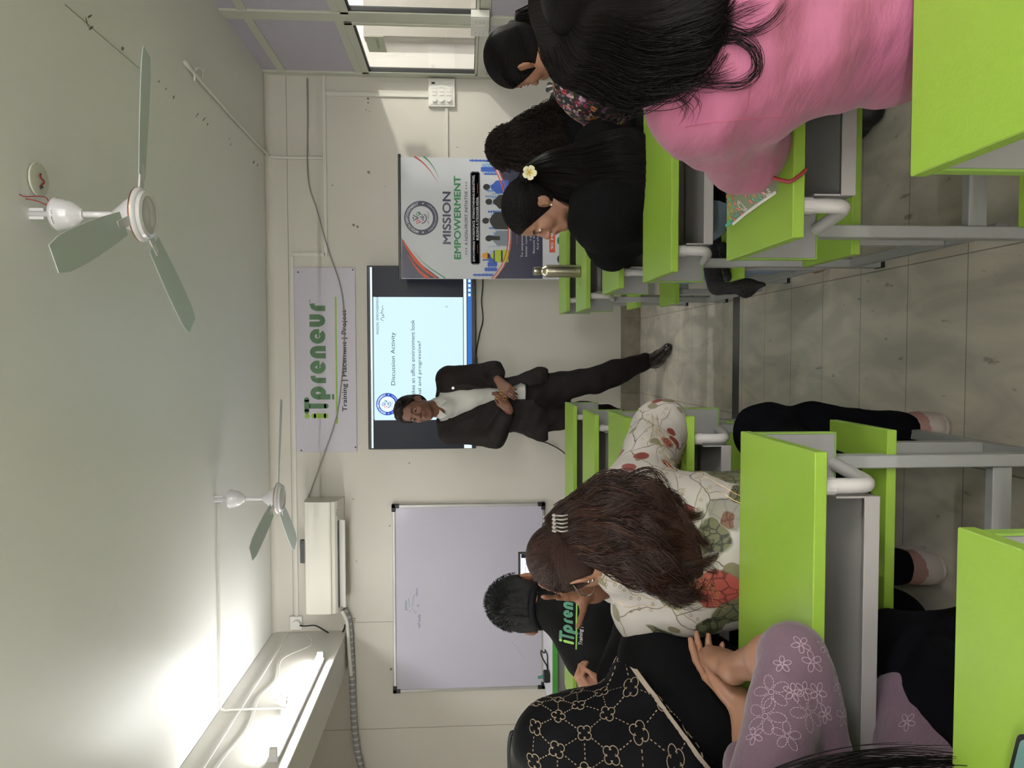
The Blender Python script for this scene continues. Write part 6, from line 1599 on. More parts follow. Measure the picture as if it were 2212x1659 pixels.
# ------------------------------------------------------------------ 4. woman in the black headscarf
def scarf_woman():
    hc = atY(1243, 1592, 1.56); s = .90; R = frame((.05, 1, -.22))
    pel = np.array((-.92, 1.55, .53)); neck = hc+np.array((0, -.07, -.155)); shR = atY(1415, 1428, 1.56); shL = shR+(-.34, .0, .01)
    J = dict(pelvis=pel, neck=neck, lat=np.array((1., 0, 0)), fwd=(0, 1, 0), shR=shR, shL=shL)
    root = person('woman in a black headscarf outlined with beige quatrefoil flowers', (pel[0], pel[1], 0))
    sk = skin('skin_scarf_woman', '#9a6e58')
    hp = atY(1272, 1456, 1.84)
    elR = np.array((-.60, 1.78, .82)); wrR = hp+np.array((-.015, -.01, -.07)); elL = np.array((-1.05, 1.80, .81)); wrL = hp+np.array((-.075, .01, -.06))
    hands = [dict(w=wrR, d=(-.25, -.05, 1), n=(-.6, .5, .1), s_=(0, -1, .2), curl=(1.0, 1.05, 1.1, 1.1), thumb=(.8, .4, .4), size=.88),
             dict(w=wrL, d=(.45, -.05, 1), n=(.8, .5, .1), s_=(0, -1, .2), curl=(.8, .85, .9, 1.0), thumb=(.8, .4, .4), size=.88)]
    m_ab = mat('black_abaya', '#050506', .85, spec=.1, bump=(14, .2))
    legs_ = seat_legs(-.92, 1.55, dx=(0, .02))
    ex = lambda C: (C.cap(shR, elR, .062, .066, k=.05), C.cap(elR, wrR, .058, .05, k=.03), C.cap(pel+(.10, 0, .1), shR+(-.03, 0, -.08), .13, .10, k=.06), C.cap(pel+(.12, .02, -.02), pel+(.16, .40, .0), .12, .09, k=.05), C.cap(pel+(.17, .40, -.02), pel+(.17, .42, -.42), .085, .10, k=.05))
    F, body, top = seated(root, J, sk, hc, R, s, [(shR, elR, wrR), (shL, elL, wrL)], legs_, ((-1.36, 1.28, 0), (-.46, 2.18, 1.24)), ([(hp[0]-.10, hp[0]+.07, .005), (hc[0]-.1, hc[0]+.1, .008)], [(hp[1]-.07, hp[1]+.07, .006)], [(hp[2]-.10, hp[2]+.08, .005), (1.0, 1.24, .008)]),
        ('black_robe', m_ab), hands=hands, slv=(.9, .9), grow=.02, foldspec=[(0, 0, 1, 45), (1, 0, .5, 40)], famp=.005, arm_g=.02, extra_cloth=ex, shoe=mat('black_shoe', '#0f0f10', .5))
    # scarf
    S = grid(hc-(.26, .30, .42), hc+(.30, .24, .16), .008)
    S.ell(hc+R@np.array((0, -.012, .028)), np.array((.092, .112, .104)), R, k=.02); S.ell(hc+R@np.array((0, -.02, -.04)), np.array((.088, .105, .10)), R, k=.05)
    S.cap(hc+(0, -.02, -.06), neck+(0, .02, -.02), .098, .12, k=.05); S.cap(neck+(0, -.01, 0), shR+(-.04, 0, .02), .085, .075, k=.05); S.cap(neck+(0, -.01, 0), shL+(.04, 0, .02), .085, .075, k=.05)
    S.cap(neck+(0, -.06, -.04), neck+(-.08, -.10, -.20), .11, .07, k=.06); S.cap(neck+(.02, -.03, -.02), shR+(-.03, -.03, -.02), .09, .07, k=.05)
    S.ell(hc+R@np.array((0, .14, -.02)), np.array((.060, .07, .085)), R, k=.01, op='sub')
    # hem plane running down to the left
    pA, pB = atY(1380, 1452, 1.45), atY(1534, 1632, 1.45); dv = unit(pB-pA); S.plane(pA, np.array((-dv[2], 0, dv[0]))*(-1 if -dv[2] < 0 else 1)*1.0 if False else np.array((-dv[2], 0, dv[0]))*np.sign(np.dot((-dv[2], 0, dv[0]), (1, 0, -1))))
    S.warp(folds([(.5, 0, 1, 32), (1, .3, .8, 42)], 9), .006)
    m_sc = mat('black_scarf_cloth', '#060609', .8, spec=.12, bump=(50, .12)); m_be = mat('beige_print', '#8f7f68', .7)
    sc_ = build_field(S, 'headscarf', m_sc, root, 1); bv = bvh_of(sc_)
    # printed quatrefoils joined by dashes
    g = MB(); c0 = hc+np.array((0, .0, 0)); Rr = .125
    def pt(u, v):
        # u arc length around, v height (m); above the head centre the parallels close in
        if v > 0: el = v/Rr; az = u/Rr/max(math.cos(min(el, 1.35)), .3); d = np.array((math.sin(az)*math.cos(el), -math.cos(az)*math.cos(el), math.sin(el))); o = c0+d*.5
        else: az = u/Rr; d = np.array((math.sin(az), -math.cos(az), 0)); o = c0+np.array((0, 0, v))+d*.5
        h = project(bv, o, -d, .0012); return h, d
    def path(uv, w):
        P_, D_ = [], []
        for u, v in uv:
            h, d = pt(u, v)
            if h is not None: P_.append(h); D_.append(d)
        if len(P_) > 1: ribbon(g, P_, w, np.array(D_))
    Lx, Lz = .066, .052; pts = {}
    for i in range(-4, 5):
        for j in range(-6, 3): pts[(i, j)] = (i*Lx+(j % 2)*Lx/2+rnd_s.uniform(-.004, .004), j*Lz+rnd_s.uniform(-.003, .003))
    for (i, j), (u, v) in pts.items():
        a0 = rnd_s.uniform(0, 1.5)
        for q in range(4):
            a = a0+q*PI/2; cu, cv = u+.0085*math.cos(a), v+.0085*math.sin(a)
            path([(cu+.0075*math.cos(a+t), cv+.0075*math.sin(a+t)) for t in np.linspace(-2.2, 2.2, 9)], .0019)
        for (di, dj) in ((0, 1), ((1 if j % 2 else -1), 1), (1, 0)):
            nb = pts.get((i+di, j+dj))
            if nb is None or (dj == 0 and (i+j) % 2): continue
            du, dv_ = nb[0]-u, nb[1]-v; Ln = math.hypot(du, dv_); 
            if Ln > .085: continue
            for t in np.arange(.30, .70, .115): path([(u+du*t, v+dv_*t), (u+du*(t+.06), v+dv_*(t+.06))], .0022)
    g.build('printed_pattern', m_be, sc_, world=True)
    hb = []
    for t in np.linspace(-.02, 1.06, 40):
        q = pA+(pB-pA)*t+np.array((0, -.5, .0)); n_ = np.array((dv[2], 0, -dv[0])); n_ = n_ if n_[2] > 0 else -n_
        h = project(bv, q+n_*.008, (0, 1, 0), .0015)
        if h is not None: hb.append(h)
    if len(hb) > 3:
        g = MB(); ribbon(g, hb, .010, np.array((0, -1., 0))); g.build('beige_border', mat('beige_border_cloth', '#9a8c7e', .7), sc_, world=True)
rnd_s = np.random.default_rng(21)
scarf_woman()

# ------------------------------------------------------------------ 5. woman in the mauve embroidered top, mostly beyond the frame
def mauve_woman():
    hc = np.array((-.80, 1.01, 1.13)); s = .9; R = frame((.25, 1, -.35))
    pel = np.array((-.68, .885, .53)); neck = np.array((-.84, .94, 1.0)); shR = np.array((-.70, .89, .935)); shL = np.array((-.99, .92, .96))
    J = dict(pelvis=pel, neck=neck, lat=np.array((1., 0, 0)), fwd=(0, 1, 0), shR=shR, shL=shL)
    root = person('woman in a mauve embroidered top leaning on the desk with clasped hands', (pel[0], pel[1], 0))
    sk = skin('skin_mauve_woman', '#906953')
    elR = np.array((-.468, 1.10, .782)); wrR = atY(1632, 1440, 1.315); wrR[2] = .800
    elL = np.array((-.86, 1.16, .80)); wrL = atY(1603, 1520, 1.325)
    hR = atY(1560, 1408, 1.40); hL = atY(1548, 1432, 1.42)
    hands = [dict(w=wrR, d=unit(hR-wrR), n=(-.9, .2, .15), s_=(.1, -.2, 1), curl=(.55, .6, .65, .7), thumb=(.9, .25, .1), tb=.3, size=.95),
             dict(w=wrL, d=unit(atY(1540, 1452, 1.41)-wrL), n=(.8, .2, -.1), s_=(0, -.3, 1), curl=(.28, .32, .4, .5), thumb=(.85, .3, .3), tb=.3, size=.95)]
    m_mv = mat('mauve_cotton', '#64505c', .8, spec=.2, sheen=.2, bump=(90, .2))
    sl = elR+(wrR-elR)*.22
    ex = lambda C: (C.cap(shR, elR, .056, .046, k=.012), C.cap(elR+(-.06, -.035, .008), elR+(-.004, -.006, -.004), .046, .038, k=.012), C.cap(elR+(-.03, -.030, -.025), elR+(-.12, -.050, -.030), .026, .042, k=.04), C.cap(elR+(wrR-elR)*.30, wrR, .052, .052, k=.006, op='sub'),
                    C.cap(elL+(.0, -.02, 0), elL+(wrL-elL)*.62, .05, .042, k=.03), C.cap(pel+(0, 0, .0), pel+(.06, .25, -.02), .15, .12, k=.05))
    F, body, top = seated(root, J, sk, hc, R, s, [(shR, elR, wrR), (shL, elL, wrL)], seat_legs(-.66, .885, dx=(0, .0)), ((-1.20, .62, 0), (-.28, 1.50, 1.30)), ([(-.68, -.38, .0045)], [(1.05, 1.49, .0045)], [(.74, .92, .004)]),
        ('mauve_top', m_mv), hands=hands, slv=(.04, .55), grow=.02, hem=.42, foldspec=[(0, .6, 1, 40), (1, 0, .5, 45), (.3, 1, 0, 60)], famp=.004, arm_k=.012, arm_g=.004, extra_cloth=ex, trousers=mat('dark_trousers', '#07070b', .9, spec=.06), shoe=mat('black_shoe', '#0f0f10', .5))
    bv = bvh_of(top); g = MB(); rnd = np.random.default_rng(12)
    def fl(a, b, r, n, dash):
        # centre read off the sleeve; petals drawn around it on the cloth
        o = CAM; d0 = unit(ray(a, b)); h = bv.ray_cast(Vector(o), Vector(d0))
        if h[0] is None: return
        p0 = np.array(h[0]); nn = np.array(h[1]); nn = nn if nn@d0 < 0 else -nn; e1 = unit(np.cross(nn, (0, 1, .3))); e2 = np.cross(nn, e1)
        def put(loop):
            P_ = []
            for x, y in loop:
                q = p0+e1*x+e2*y+nn*.05; hh = project(bv, q, -nn, .0009)
                if hh is not None: P_.append(hh)
            if len(P_) > 1: ribbon(g, P_, .0010, nn)
        put([(r*.16*math.cos(t), r*.16*math.sin(t)) for t in np.linspace(0, 6.3, 10)])
        a0 = rnd.uniform(0, 1)
        for k in range(n):
            a_ = a0+2*PI*k/n; pe = []
            for t in np.linspace(0, 1, 25):
                th = (t-.5)*2*PI*.93; rr = r*.60+r*.40*math.cos(th); ww = r*.26*math.sin(th)
                pe.append((rr*math.cos(a_)-ww*math.sin(a_), rr*math.sin(a_)+ww*math.cos(a_)))
            pe = [(x, y) for x, y in pe]
            if dash:
                for i in range(0, 24, 2): put(pe[i:i+2]+[( (pe[i+1][0]+pe[i+2][0])/2, (pe[i+1][1]+pe[i+2][1])/2)])
            else: put(pe)
    for a, b, r, n, dd in ((1666, 1495, .026, 5, 1), (1653, 1548, .028, 5, 1), (1745, 1538, .028, 5, 1), (1712, 1496, .013, 5, 0), (1736, 1492, .013, 5, 0), (1766, 1496, .015, 5, 0), (1755, 1430, .016, 5, 0), (1690, 1435, .013, 5, 0), (1730, 1392, .014, 5, 0),
                           (1780, 1400, .013, 5, 0), (1808, 1480, .014, 5, 0), (1820, 1545, .016, 5, 0), (1782, 1542, .013, 5, 0), (1700, 1590, .02, 5, 1), (1630, 1590, .014, 5, 0), (1960, 1560, .015, 5, 0)): fl(a, b, r, n, dd)
    g.build('thread_embroidery', mat('pale_embroidery_thread', '#a8939f', .6), top, world=True)
    # long dark hair falling forward over the near shoulder
    rnd = np.random.default_rng(3); st = []
    for (x, y, z, wu, wv) in ((-.80, .98, 1.22, .06, .07), (-.74, .89, 1.15, .10, .08), (-.64, .81, 1.02, .11, .06), (-.565, .78, .90, .10, .05), (-.535, .77, .80, .085, .045), (-.525, .77, .70, .07, .04), (-.52, .77, .62, .05, .03)): st.append(((x, y, z), (wu, 0, 0), (0, wv, 0)))
    H = grid(hc-.17, hc+.17, .010); hair_cap(H, hc, R, s, .014, ((0, .07, .03), (0, .8, -.45))); CC = cap_core(H, hc, R, s)
    LC = loft(st, 40, k=.85)
    sp = loft_strands(st, 520, rnd, (.85, 1.15), .007, 1.5, 20, (0, 2*PI), (0, .2), (.7, 1.04), .008)
    h_ = strands(sp, .0009, m_hair, 'hair', root, join_core(CC, LC)); h_['kind'] = 'stuff'
mauve_woman()

# ------------------------------------------------------------------ 6. woman with a flower in her hair
def flower_woman():
    s = .90; hc = atY(1160, 452, 2.50); R = frame((-1, .02, -.10), roll=.03)
    pel = np.array((.56, 2.345, .53)); neck = atY(1262, 405, 2.42); shN = atY(1300, 470, 2.30); shF = atY(1285, 400, 2.52)
    # she sits facing the front, turned toward the aisle, leaning over the desk
    shL, shR = atY(1288, 478, 2.36), atY(1292, 312, 2.40)
    lat = unit(shR-shL); J = dict(pelvis=pel, neck=neck, lat=lat, fwd=(0, 1, 0), shR=shR, shL=shL, hiplat=np.array((1., 0, 0)))
    root = person('woman in profile with a cream flower in her long black half-tied hair', (pel[0], pel[1], 0))
    sk = skin('skin_flower_woman', '#8c6753', '#7f4843')
    elL = atY(1372, 535, 2.50); elL[2] = max(elL[2], .79); wrL = np.array((.52, 2.68, .79)); elR = np.array((.78, 2.60, .80)); wrR = np.array((.62, 2.72, .79))
    legs_ = [(np.array((.47, 2.34, .53)), np.array((.33, 2.66, .50)), np.array((.335, 2.50, .10)), np.array((.31, 2.63, .035))), (np.array((.65, 2.34, .53)), np.array((.66, 2.72, .50)), np.array((.67, 2.62, .09)), np.array((.68, 2.78, .03)))]
    m_k = mat('black_knit', '#060607', .9, spec=.1, bump=(45, .3))
    hands = [dict(w=wrL, d=(.5, .8, 0), n=(0, 0, -1), s_=(1, 0, 0), curl=(.4, .4, .5, .5), size=.88), dict(w=wrR, d=(-.3, .9, 0), n=(0, 0, -1), s_=(-1, 0, 0), curl=(.4, .4, .5, .5), size=.88)]
    ex = lambda C: (C.cap(shL, elL, .066, .062, k=.05), C.cap(shL+(.04, -.04, -.05), pel+(.0, -.02, .12), .12, .13, k=.07), C.cap(elL+(0, -.01, 0), pel+(-.12, .04, .10), .05, .08, k=.06))
    F, body, top = seated(root, J, sk, hc, R, s, [(shR, elR, wrR), (shL, elL, wrL)], legs_, ((.10, 2.10, 0), (1.02, 3.0, 1.26)), ([(hc[0]-.14, hc[0]+.13, .0045)], [(hc[1]-.11, hc[1]+.11, .0045)], [(hc[2]-.14, hc[2]+.13, .0045)]),
        ('black_top', m_k), hands=hands, slv=(.95, .95), grow=.016, hem=.45, foldspec=[(0, .3, 1, 50), (1, 0, .7, 45)], famp=.005, arm_g=.016, extra_cloth=ex, trousers=mat('light_blue_denim', '#6d7c8f', .8, bump=(80, .2)), shoe=None)
    Wl = lambda *p: hc+R@(np.array(p)*s); gold = mat('gold', '#b58d46', .3, metal=1)
    stud(body, Wl(-.085, -.004, -.034), r=.0035, n=1); stud(body, Wl(-.083, .002, -.042), r=.0045, m=mat('pearl', '#c9bca8', .2)); stud(body, Wl(-.0865, -.010, -.026), r=.0025)
    rnd = np.random.default_rng(14)
    H = grid(hc-.18, hc+.18, .006); hair_cap(H, hc, R, s, .013, ((0, .070, .044), (0, .74, -.52)), .75); CC = cap_core(H, hc, R, s)
    tie = atY(1143, 372, 2.46)
    st = []
    for (a, b, Y, wu, wv) in ((1120, 420, 2.50, .05, .06), (1142, 380, 2.47, .035, .045), (1190, 370, 2.40, .060, .06), (1250, 372, 2.33, .082, .06), (1310, 365, 2.27, .102, .055), (1360, 362, 2.235, .108, .045), (1400, 366, 2.205, .095, .025)):
        st.append((atY(a, b, Y), (wu, 0, .006), (0, wv, .01)))
    LC = loft(st, 40, k=.9)
    sp = loft_strands(st, 2000, rnd, (.86, 1.06), .004, .8, 24, (PI*.95, 2.05*PI), (0, .2), (.85, 1.05), .004, 60)
    sp += scalp_strands(hc, R, s, .0145, 800, rnd, (0, .95, .35), (0, -1, .25), 14, lambda p: (p[1]-.072)*.74+(p[2]-.044)*-.52 < 0 and p[2] > -.035 and not (abs(p[0]) > .055 and abs(p[1]+.005) < .03 and p[2] < .01))
    # locks in front of the near shoulder
    st2 = [(atY(1190, 415, 2.42), (.012, 0, 0), (0, .03, 0)), (atY(1240, 430, 2.36), (.03, 0, 0), (0, .03, 0)), (atY(1300, 450, 2.28), (.035, 0, 0), (0, .02, 0)), (atY(1345, 455, 2.25), (.025, 0, 0), (0, .02, 0))]
    sp += loft_strands(st2, 160, rnd, (.1, 1.1), .005, 1.2, 18, (0, 2*PI), (0, .1), (.7, 1.05), .006)
    h_ = strands(sp, .0008, m_hair, 'hair', root, join_core(CC, LC)); h_['kind'] = 'stuff'
    # frangipani flower
    fm = mat('cream_petal', '#cfc9a4', .5); fy = mat('yellow_throat', '#b9a03a', .5); g = MB(); fc = atY(1144, 373, 2.385); nrm = unit((-.15, -1, .1)); e1 = unit(np.cross(nrm, (0, 0, 1))); e2 = np.cross(nrm, e1)
    for k in range(5):
        a = 2*PI*k/5+.2; d = math.cos(a)*e1+math.sin(a)*e2; t_ = np.cross(nrm, d); vs = []
        for i, (r, w, h) in enumerate(((.002, .003, .0), (.009, .008, .002), (.016, .0105, .0045), (.021, .0085, .005), (.0235, .003, .004))):
            for q in (-1, 0, 1): vs.append(fc+d*r+t_*q*w+nrm*(h-.001*abs(q)+.0015*(q == 1)))
        g.m(0).add(vs, [(3*i+j, 3*i+j+1, 3*i+j+4, 3*i+j+3) for i in range(4) for j in range(2)])
        g.m(1).add([fc+nrm*.0012+d*.001-t_*.002, fc+nrm*.0012+d*.001+t_*.002, fc+nrm*.004+d*.011+t_*.0025, fc+nrm*.004+d*.011-t_*.0025], [(0, 1, 2, 3)])
    g.build('hair_flower', [fm, fy], root, smooth=True, world=True)
flower_woman()

# ------------------------------------------------------------------ 7. woman with a small bun in a flowered dress
def bun_woman():
    s = .95; hc = atY(1126, 126, 2.52); R = frame((-.62, .78, -.30))
    pel = np.array((.99, 2.345, .53)); neck = atY(1215, 120, 2.44); shL, shR = atY(1258, 190, 2.42), atY(1262, 20, 2.42)
    lat = unit(shR-shL); J = dict(pelvis=pel, neck=neck, lat=lat, fwd=(0, 1, 0), shR=shR, shL=shL, hiplat=np.array((1., 0, 0)))
    root = person('woman with a small top bun in a dark dress crowded with bright flowers', (pel[0], pel[1], 0))
    sk = skin('skin_bun_woman', '#8f6650')
    elL = atY(1350, 245, 2.55); elL[2] = max(elL[2], .80); wrL = np.array((.92, 2.70, .79)); elR = np.array((1.20, 2.6, .80)); wrR = np.array((1.05, 2.72, .79))
    m_fd = mat('dark_flowered_cloth', '#17161c', .7)
    nt, N, L, P = nodes_of(m_fd); tc = N.new('ShaderNodeTexCoord')
    nz = N.new('ShaderNodeTexNoise'); nz.inputs['Scale'].default_value = 30; L.new(tc.outputs['Object'], nz.inputs['Vector'])
    ad = N.new('ShaderNodeMix'); ad.data_type = 'VECTOR'; ad.inputs[0].default_value = .03; L.new(tc.outputs['Object'], ad.inputs[4]); L.new(nz.outputs[1], ad.inputs[5])
    cur = None
    for sc_, th, cols in ((34, .40, ('#8a1f33', '#a8662a', '#9a6f86', '#a89a6b', '#6c2036')), (70, .38, ('#a58f5c', '#8f4f68', '#7d1f2c', '#5c6b63', '#a08b92'))):
        v = N.new('ShaderNodeTexVoronoi'); v.inputs['Scale'].default_value = sc_; L.new(ad.outputs[1], v.inputs['Vector'])
        cr = N.new('ShaderNodeValToRGB'); cr.color_ramp.interpolation = 'CONSTANT'
        while len(cr.color_ramp.elements) < len(cols): cr.color_ramp.elements.new(.5)
        for i, c in enumerate(cols): cr.color_ramp.elements[i].position = i/len(cols); cr.color_ramp.elements[i].color = (*srgb(c), 1)
        sp_ = N.new('ShaderNodeSeparateColor'); L.new(v.outputs['Color'], sp_.inputs[0]); L.new(sp_.outputs[0], cr.inputs[0])
        r = N.new('ShaderNodeMapRange'); r.inputs[1].default_value = th-.03; r.inputs[2].default_value = th+.03; r.inputs[3].default_value = 1; r.inputs[4].default_value = 0; L.new(v.outputs['Distance'], r.inputs[0])
        mx = N.new('ShaderNodeMix'); mx.data_type = 'RGBA'; L.new(r.outputs[0], mx.inputs[0])
        if cur is None: mx.inputs[6].default_value = (*srgb('#141319'), 1)
        else: L.new(cur, mx.inputs[6])
        L.new(cr.outputs[0], mx.inputs[7]); cur = mx.outputs[2]
    L.new(cur, P.inputs['Base Color'])
    ex = lambda C: (C.cap(shL, elL, .07, .072, k=.05), C.cap(elL, wrL, .065, .05, k=.03), C.cap(shL+(.05, 0, -.05), pel+(-.02, -.02, .15), .12, .13, k=.07))
    F, body, top = seated(root, J, sk, hc, R, s, [(shR, elR, wrR), (shL, elL, wrL)], [(np.array((.90, 2.345, .53)), np.array((.86, 2.72, .50)), np.array((.74, 2.27, .12)), np.array((.715, 2.42, .03))), seat_legs(.99, 2.345)[1]], ((.58, 2.1, 0), (1.36, 3.0, 1.30)), ([(hc[0]-.12, hc[0]+.12, .0055)], [(hc[1]-.12, hc[1]+.12, .0055)], [(hc[2]-.14, hc[2]+.13, .0055)]),
        ('flowered_dress', m_fd), hands=[dict(w=wrL, d=(.3, .9, 0), n=(0, 0, -1), s_=(1, 0, 0), curl=(.4, .4, .5, .5), size=.88)], slv=(.8, .8), grow=.016, foldspec=[(0, .3, 1, 50), (1, 0, .7, 45)], famp=.005, arm_g=.016, extra_cloth=ex, trousers=mat('black_trousers', '#08080a', .9, spec=.06), shoe=mat('black_sandal', '#100e10', .5))
    Wl = lambda *p: hc+R@(np.array(p)*s); rnd = np.random.default_rng(31)
    H = grid(hc-.18, hc+.20, .006); hair_cap(H, hc, R, s, .012, ((0, .070, .040), (0, .76, -.50)), .8); bc = atY(1112, 62, 2.50); H.ell(bc, (.026, .026, .024), k=.015); H.ell(bc+(.010, 0, .012), (.016, .018, .014), k=.006)
    CC = cap_core(H, hc, R, s); sp = scalp_strands(hc, R, s, .013, 700, rnd, (0, .95, .35), (0, -.7, .8), 12, lambda p: (p[1]-.072)*.76+(p[2]-.04)*-.5 < 0 and p[2] > -.035)
    st = [(bc+(.02, 0, 0), (.03, 0, 0), (0, .03, 0)), (atY(1150, 50, 2.48), (.055, 0, 0), (0, .05, 0)), (atY(1200, 40, 2.42), (.075, 0, 0), (0, .05, 0)), (atY(1270, 30, 2.36), (.08, 0, 0), (0, .04, 0)), (atY(1330, 25, 2.34), (.06, 0, 0), (0, .03, 0))]
    LC = loft(st, 40, k=.9); sp += loft_strands(st, 420, rnd, (.85, 1.15), .006, 1.4, 18, (0, 2*PI), (0, .2), (.7, 1.05), .008)
    h_ = strands(sp, .0011, m_hair, 'hair', root, join_core(CC, LC)); h_['kind'] = 'stuff'
    # striped stole at the neck
    m_st = mat('striped_stole', '#2c2a2c', .7); nt, N, L, P = nodes_of(m_st); tc = N.new('ShaderNodeTexCoord'); wv = N.new('ShaderNodeTexWave'); wv.bands_direction = 'X'; wv.inputs['Scale'].default_value = 22; L.new(tc.outputs['Object'], wv.inputs[0])
    cr = N.new('ShaderNodeValToRGB'); cr.color_ramp.interpolation = 'CONSTANT'; cr.color_ramp.elements[0].color = (.02, .02, .02, 1); cr.color_ramp.elements[1].position = .7; cr.color_ramp.elements[1].color = (.35, .33, .3, 1); L.new(wv.outputs[0], cr.inputs[0]); L.new(cr.outputs[0], P.inputs['Base Color'])
    MB().tube(smoothpath([atY(1183, 187, 2.49), atY(1205, 200, 2.48), atY(1225, 215, 2.46), atY(1240, 228, 2.46)], 5), .022, 12, flat=.5).build('stole', m_st, root, smooth=True, world=True)
bun_woman()

# ------------------------------------------------------------------ 8. curly-haired student by the banner
def curly():
    s = .90; hc = atY(1120, 322, 3.12); R = frame((-.15, 1, -.30))
    pel = np.array((.86, 3.04, .53)); neck = hc+np.array((.01, -.07, -.14)); shL, shR = neck+np.array((-.13, -.01, -.05)), neck+np.array((.15, -.01, -.05))
    J = dict(pelvis=pel, neck=neck, lat=np.array((1., 0, 0)), fwd=(0, 1, 0), shR=shR, shL=shL)
    root = person('curly-haired student in black bent over a desk in front of the banner', (pel[0], pel[1], 0))
    elL, elR = np.array((.68, 3.22, .80)), np.array((1.05, 3.22, .81))
    F, body, top = seated(root, J, skin('skin_curly', '#85604b'), hc, R, s, [(shR, elR, (.95, 3.38, .79)), (shL, elL, (.76, 3.38, .79))], seat_legs(.86, 3.04), ((.5, 2.8, 0), (1.25, 3.7, 1.26)), ([(hc[0]-.1, hc[0]+.1, .009)], [(hc[1]-.1, hc[1]+.1, .009)], [(hc[2]-.12, hc[2]+.12, .009)]),
        ('black_shirt', mat('black_jersey', '#08080b', .85, spec=.1, bump=(20, .2))), slv=(.8, .8), grow=.014, foldspec=[(1, 0, .7, 45)], famp=.004, arm_g=.014, trousers=mat('black_trousers', '#08080a', .9, spec=.06), shoe=mat('black_shoe', '#0f0f10', .5), h=.016,
        hands=[dict(w=np.array((.95, 3.38, .79)), d=(-.2, 1, 0), n=(0, 0, -1), s_=(-1, 0, 0), size=.88), dict(w=np.array((.76, 3.38, .79)), d=(.2, 1, 0), n=(0, 0, -1), s_=(1, 0, 0), size=.88)])
    rnd = np.random.default_rng(17); H = grid(hc-.2, hc+.2, .009); hair_cap(H, hc, R, s, .018, ((0, .065, .04), (0, .8, -.45))); CC = cap_core(H, hc, R, s)
    st = [(hc+(0, -.03, .08), (.06, 0, 0), (0, .06, 0)), (hc+(0, -.07, .02), (.09, 0, 0), (0, .07, 0)), (hc+(.01, -.10, -.06), (.11, 0, 0), (0, .07, 0)), (hc+(.02, -.12, -.14), (.12, 0, 0), (0, .06, 0)), (hc+(.02, -.12, -.20), (.09, 0, 0), (0, .04, 0))]
    LC = loft(st, 40, k=.85)
    sp = loft_strands(st, 1100, rnd, (.75, 1.18), .010, 7.0, 44, (0, 2*PI), (0, .5), (.6, 1.05), .0, 200, 1.5)
    for P in scalp_strands(hc, R, s, .026, 500, rnd, (0, .6, .8), (0, -1, 0), 16, lambda p: p[1] < .06): sp.append(P+rnd.normal(0, .004, P.shape))
    h_ = strands(sp, .0013, hairmat('hair_curly', '#070505', '#2a1d18', .5), 'hair', root, join_core(CC, LC)); h_['kind'] = 'stuff'
    MB().box(hc[0]-.085, hc[0]-.03, hc[1]-.05, hc[1]-.02, hc[2]-.03, hc[2]+.0, .006).build('hair_clip', mat('clear_clip', '#9a9690', .15), root, world=True)
curly()

